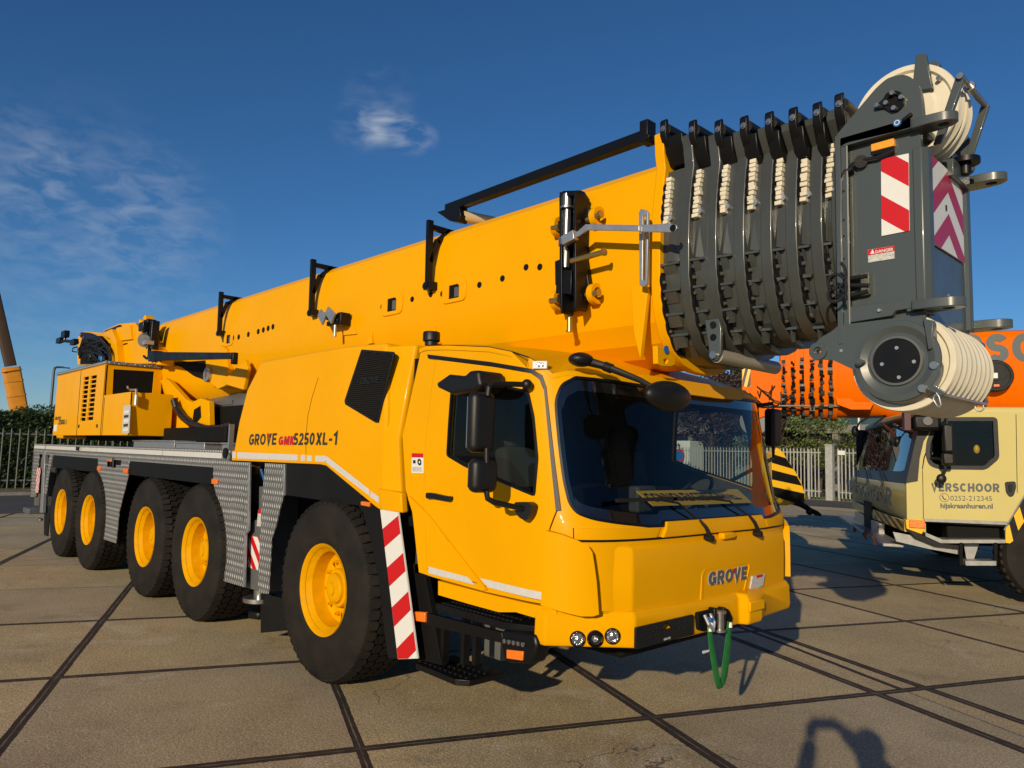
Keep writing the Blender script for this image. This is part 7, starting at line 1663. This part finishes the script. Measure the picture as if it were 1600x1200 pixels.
# step boards
st2 = [Y2(u, v, .03) for u, v in ((1446, 832), (1473, 843), (1571, 843), (1571, 849), (1470, 849), (1446, 838))]; t = MB(True); t.prism(st2, (0, -.34, 0)); s2_ = build('step_board', t, M['alu'], C2, bevel=.004)
p2('step_side', [(1416, 826), (1446, 838), (1470, 849), (1500, 852), (1500, 857), (1462, 853), (1430, 840)], .0, .25, M['black'])
st2 = [Y2(u, v, .06) for u, v in ((1508, 876.5), (1557, 876.5), (1557, 884), (1509, 884))]; t = MB(True); t.prism(st2, (0, -.28, 0)); build('step_board', t, M['alu'], C2, bevel=.004)
for u in (1502, 1556): p2('step_hanger', [(u-2.5, 848), (u+2.5, 848), (u+2.5, 884), (u-2.5, 884)], .04, .05, M['dark'], s2_)
p2('step_panel', [(1506, 850), (1530, 850), (1522, 874), (1510, 874)], -.2, .02, M['alu'])
stq = [Y2(u, v, .01) for u, v in ((1600, 776), (1612, 764), (1584, 849), (1571, 848))]; 
t = MB(True); t.prism([Y2(u, v, .005) for u, v in ((1570, 849), (1568, 828), (1600, 775), (1640, 740), (1640, 775), (1607, 800), (1581, 849))], (0, -.5, 0)); wa = build('wheel_arch', t, M['black'], C2, bevel=.004)
def quad2(px): return [Y2(u, v, .007) for u, v in px]
for px in ([(1571, 826), (1577, 819), (1583, 845), (1578, 849), (1571, 848)], [(1584, 806), (1593, 792), (1600, 815), (1591, 829)], [(1606, 772), (1618, 762), (1626, 783), (1613, 793)]):
    t = MB(True); t.prism(quad2(px), (0, .004, 0)); build('hazard_stripe', t, M['hazyellow'], wa)
t = MB(True); t.tube([Y2(u, v, .012) for u, v in ((1569, 828), (1584, 803), (1601, 774), (1640, 738))], .010, 6); build('arch_trim', t, M['alu'], wa)
# wheels, frame
xw = Y2(1640, 850).x
for k, dx in enumerate((0, -1.65, -4.2, -5.85)):
    for y in (-.02, -Wc+.40):
        t = MB(True); c = Vector((xw+dx-.12, y, .68)); t.lathe([(.30, -.04), (.33, -.01), (.52, .0), (.62, -.01), (.665, -.05), (.68, -.09), (.68, -.33), (.665, -.37), (.33, -.41)], c, (0, 1, 0), 48); w_ = build('wheel', t, M['rubber'], C2, ang=30)
        t = MB(True); t.lathe([(.32, -.015), (.30, -.03), (.27, -.14), (.14, -.15), (.13, -.05), (.001, -.045)], c, (0, 1, 0), 36); build('rim', t, M['creampaint'], w_, ang=30)
        t = MB(True)
        for q in range(40): A = 2*math.pi*q/40; t.box(c+Vector((.68*math.cos(A), -.21, .68*math.sin(A))), (.03, .34, .055), Matrix.Rotation(-A, 3, 'Y'))
        build('tread', t, M['rubber'], w_)
t = MB(True); t.box((-4.2, -Wc/2, .95), (9.2, .9, .5)); t.box((-5.5, -Wc/2, 1.5), (6.0, 2.4, .3)); t.box((fx_lo-.9, -Wc/2, .72), (1.6, 1.4, .3)); t.box((fx_lo-1.2, -.35, .95), (1.3, .3, .3)); build('chassis_frame', t, M['dark'], C2, bevel=.02)
t = MB(True); t.box((-6.4, -Wc/2, 2.1), (4.4, 2.3, 1.1)); t.box((-3.4, -Wc/2, 2.35), (1.2, .8, .6)); build('superstructure', t, M['creampaint'], C2, bevel=.04)
# ---- orange boom
yb2 = -Wc/2; hwb = .47
zt2 = Y2(1600, 513, yb2+hwb).z; zb2 = Y2(1500, 652, yb2+hwb).z
def bsec(hw, zb, zt):
    zm = zb+(zt-zb)*.52; r = [(0, zb)]+[(-hw*math.sin(R_(a)), zm-(zm-zb)*math.cos(R_(a))) for a in range(10, 91, 10)]+[(-hw, zt-.30), (-.95*hw, zt-.14), (-.80*hw, zt-.03), (-.6*hw, zt), (0, zt)]
    return r+[(-y, z) for y, z in reversed(r[1:-1])]
xb_f = Y2(1310, 600, yb2+hwb).x
mb = MB(True); mb.loft([[Vector((x, yb2+y, z)) for y, z in bsec(hwb, zb2, zt2)] for x in (-8.5, xb_f)]); b2 = build('boom', mb, M['orangepaint'], C2, ang=20)
S2W = Y2(1582.5, 560, yb2+hwb).x-Y2(1622, 560, yb2+hwb).x
xA = Y2(1424, 570, yb2+hwb).x; xB = Y2(1815, 570, yb2+hwb).x; zL = Y2(1560, 566, yb2+hwb).z; zLt = Y2(1560, 523, yb2+hwb).z
tx = MB(True); heavy(tx, 'VERSCHOOR', Vector((xA, yb2+hwb, zL)), (-1, 0, 0), (0, 0, 1), abs(xB-xA), (zLt-zL)*1.04, .25, .003, .10); build('boom_lettering', tx, M['greytext'], b2)
# shorter sections with collars towards the tip
xe = Y2(1222, 600, yb2+hwb).x; n = 6
for k in range(n):
    xa = xb_f+(xe-xb_f)*k/n; xn = xb_f+(xe-xb_f)*(k+1)/n; hh = hwb+.05-.028*k; sh = .02*k
    mb = MB(True); mb.prism([(xa, yb2+y, z) for y, z in bsec(hh, zb2-.06+sh, zt2+.05-sh)], (.10, 0, 0)); cl2 = build('section_collar', mb, M['orangepaint'], C2, bevel=.006, ang=20)
    mb = MB(True); mb.loft([[Vector((x, yb2+y, z)) for y, z in bsec(hh-.05, zb2+.0+sh, zt2-.0-sh)] for x in (xa+.08, xn+.02)]); sc2 = build('boom_section', mb, M['orangepaint'], C2, ang=20)
    mb = MB(True); rq = random.Random(k)
    for j in range(18):
        z = zb2+.0+(zt2-zb2-.50)*j/17; y = yb2+hh-.05*(1 if j > 2 else 2.4)
        mb.box((xa+.125+rq.uniform(-.02, .02), y+rq.uniform(-.03, .02), z+rq.uniform(-.02, .02)), (rq.uniform(.03, .09), .12, rq.uniform(.03, .075)), Matrix.Rotation(rq.uniform(-.5, .5), 3, 'X'))
    build('slide_pads', mb, M['black'], sc2)
# head of the orange boom
mb = MB(True); mb.prism([(xe+.0, yb2+.32, z_) for z_ in ()]+[(xe, yb2+.34, zb2+.12), (xe+.42, yb2+.34, zb2-.05), (xe+.62, yb2+.34, zb2-.2), (xe+.72, yb2+.34, zb2+.1), (xe+.72, yb2+.34, zt2-.62), (xe+.5, yb2+.34, zt2-.55), (xe, yb2+.34, zt2-.50)], (0, -.68, 0)); hd2 = build('boom_head', mb, M['orangepaint'], C2, bevel=.01)
stripes2('hazard_stripes', [(xe+.71, yb2+.342, zt2-.64), (xe+.56, yb2+.342, zt2-.58), (xe+.56, yb2+.342, zt2-.98), (xe+.71, yb2+.342, zt2-.98)], (0, 1, 0), 1.3, .6, hd2, [M['hazyellow'], M['black']])
t = MB(True); rnd = random.Random(5)
for k in range(10):
    a = Vector((xe+rnd.uniform(.0, .6), yb2+.36, zb2+rnd.uniform(.1, .6))); b = Vector((xe+rnd.uniform(-.2, .6), yb2+.40, zb2+rnd.uniform(-.05, .5))); t.tube([a, a.lerp(b, .5)+Vector((0, .06, -.10)), b], .012, 6)
build('hoses', t, M['hose'], hd2)
t = MB(True); t.cyl((xe+.55, yb2+.40, zb2+.19), (xe-1.0, yb2+.42, zb2+.19), .016, seg=8); build('guide_rod', t, M['alu'], hd2)
t = MB(True); t.cyl((xe+.5, yb2-.3, zb2-.1), (xe+.5, yb2+.3, zb2-.1), .26, seg=32); build('sheave', t, M['hydr'], hd2)
panel2 = [Y2(u, v, yb2+hwb+.02) for u, v in ((1306, 622), (1328, 622), (1336, 628), (1366, 628), (1360, 640), (1330, 640), (1308, 632))]; t = MB(True); t.prism(panel2, (0, -.06, 0)); build('boom_bracket', t, M['orangepaint'], b2, bevel=.004)
q = Y2(1556, 587, yb2+hwb+.16); t = MB(True); t.lathe([(.27, -.16), (.27, 0), (.255, .015), (.22, .015), (.215, .0), (.09, .0), (.085, .02), (.001, .02)], q, (0, 1, 0), 40); rd = build('reel', t, M['black'], C2, ang=30); t = MB(True); t.box(q+Vector((.03, .025, .0)), (.1, .012, .09)); build('reel_label', t, M['white'], rd); t = MB(True); t.box(q+Vector((.0, .02, -.17)), (.08, .012, .035)); build('reel_reflector', t, M['orange'], rd)
# ---- striped hook block between the cranes, hung from the orange boom
hx = xe+.55; hp = O2+F2*hx+L2*yb2
def HB(u, v, dd=0.0):
    d_ = (hp-Vector(CAM)).dot(Vector(FW))-.3+dd; return PD(u, v, d_)
hbk = thing('hook_block', 'black and yellow striped hook block hanging just right of the yellow cab', 'hook block', tuple(HB(1238, 790)))
o3 = [HB(u, v) for u, v in ((1206, 708), (1215, 699), (1226, 709), (1229, 716), (1243, 736), (1253, 755), (1259, 775), (1257, 783), (1245, 786), (1228, 790), (1206, 790))]
fwv = Vector((FW[0], FW[1], 0)).normalized(); t = MB(); t.prism(o3, fwv*.30); bk = build('cheek', t, M['hazyellow'], hbk, bevel=.015)
for q in ([(1206, 709), (1228, 716), (1240, 733), (1206, 723)], [(1206, 734), (1245, 744), (1253, 759), (1206, 749)], [(1206, 760), (1257, 771), (1257, 784), (1244, 787), (1206, 774)]):
    t = MB(); t.prism([HB(u, v, -.004) for u, v in q], -fwv*.003); build('black_stripe', t, M['black'], bk)
t = MB(); t.tube([HB(1235, 783, .15), HB(1252, 788, .12), HB(1266, 797, .12), HB(1276, 802, .12), HB(1283, 805, .12)], [.05, .06, .045, .05, .02], 10); t.sphere(HB(1265, 799, .12), .07); build('hook', t, M['black'], hbk)
tp = HB(1214, 699, .15); t = MB()
for dx in (-.06, .06): t.cyl(tp+L2*0+F2*dx, Vector((hp.x, hp.y, zb2-.1))+F2*dx, .012, seg=8)
builds('rope', t, M['hydr'], hbk)

# ================================================================== the photographer, standing behind the lens: only the shadow is seen
bk_ = -Vector((FW[0], FW[1], 0)).normalized(); rt_ = Vector((RT[0], RT[1], 0)).normalized()
cp_ = Vector(CAM); base = Vector((CAM[0], CAM[1], 0))+bk_*.20+rt_*.30
per = thing('person', 'person with both arms raised, seen only as the shadow at lower right', 'person', tuple(base))
bm = bmesh.new(); sk = []
def PJ(r_, b_, z_): return base+rt_*r_-bk_*b_+Vector((0, 0, z_))
def PC(r_, b_, z_): return Vector((CAM[0], CAM[1], 0))+rt_*r_+bk_*b_+Vector((0, 0, z_))
J = {}
def node(n, p, r): J[n] = (bm.verts.new(p-base), r)
node('pelvis', PJ(0, -.02, .98), .15); node('waist', PJ(0, -.02, 1.16), .14); node('chest', PJ(0, -.01, 1.38), .165); node('neck', PJ(0, .02, 1.55), .065); node('jaw', PJ(-.04, .05, 1.60), .085); node('head', PJ(-.05, .05, 1.70), .105); node('crown', PJ(-.05, .04, 1.765), .08)
for s, k, el, wr in ((-1, 'l', PC(-.19, .12, 1.36), PC(-.10, .08, 1.77)), (1, 'r', PC(.32, .08, 1.62), PC(.115, .07, 1.83))):
    node('sh'+k, PJ(.20*s, 0, 1.46), .068); node('el'+k, el, .066); node('wr'+k, wr, .050)
    node('hip'+k, PJ(.10*s, -.02, .90), .11); node('kn'+k, PJ(.12*s, 0, .49), .068); node('an'+k, PJ(.13*s, -.03, .09), .048); node('to'+k, PJ(.15*s, .14, .045), .042)
ED = [('pelvis', 'waist'), ('waist', 'chest'), ('chest', 'neck'), ('neck', 'jaw'), ('jaw', 'head'), ('head', 'crown')]
for k in 'lr': ED += [('chest', 'sh'+k), ('sh'+k, 'el'+k), ('el'+k, 'wr'+k), ('pelvis', 'hip'+k), ('hip'+k, 'kn'+k), ('kn'+k, 'an'+k), ('an'+k, 'to'+k)]
for a, b in ED: bm.edges.new((J[a][0], J[b][0]))
bm.verts.index_update(); me = bpy.data.meshes.new('body'); rad = [r for _, r in J.values()]; bm.to_mesh(me); bm.free(); me.materials.append(M['cloth'])
bo = bpy.data.objects.new('body', me); COL.objects.link(bo); bo.parent = per
sm = bo.modifiers.new('skin', 'SKIN'); 
for i, r in enumerate(rad): me.skin_vertices[0].data[i].radius = (r, r)
me.skin_vertices[0].data[0].use_root = True
ss = bo.modifiers.new('sub', 'SUBSURF'); ss.levels = 2; ss.render_levels = 2
# hands: palm, four fingers round the edge of the phone, thumb
for s, w_ in ((-1, PC(-.10, .08, 1.77)), (1, PC(.115, .07, 1.83))):
    t = MB(); c = PC(.088*s, .045, 1.85); t.tube([w_, w_.lerp(c, .5), c], [.032, .038, .034], 10)
    for k in range(4):
        b_ = c+Vector((0, 0, .03-.02*k)); t.tube([b_, b_-rt_*(.010*s)-bk_*.016, b_-rt_*(.026*s)-bk_*.014], [.0095, .0088, .007], 7)
    t.tube([c+Vector((0, 0, -.02)), c+Vector((0, 0, -.005))-rt_*(.018*s)+bk_*.018, c+Vector((0, 0, .01))-rt_*(.04*s)+bk_*.016], [.012, .010, .008], 7); build('hand', t, M['skin'], per)
t = MB(); hc = PJ(-.05, .04, 1.72); t.sphere(hc+Vector((0, 0, .05))+bk_*.02, .105, 18, 10, (.92, 1.0, .95)); build('hair', t, M['dark'], per)
ph = thing('phone', 'black phone held up in the raised hands of the person casting the shadow', 'phone', tuple(cp_+Vector(FW)*-.05))
t = MB(); Rm = Matrix(((RT[0], UP[0], -FW[0]), (RT[1], UP[1], -FW[1]), (RT[2], UP[2], -FW[2]))); t.box(cp_-Vector(FW)*.035+Vector(UP)*-.02, (.155, .076, .009), Rm); build('case', t, M['black'], ph)
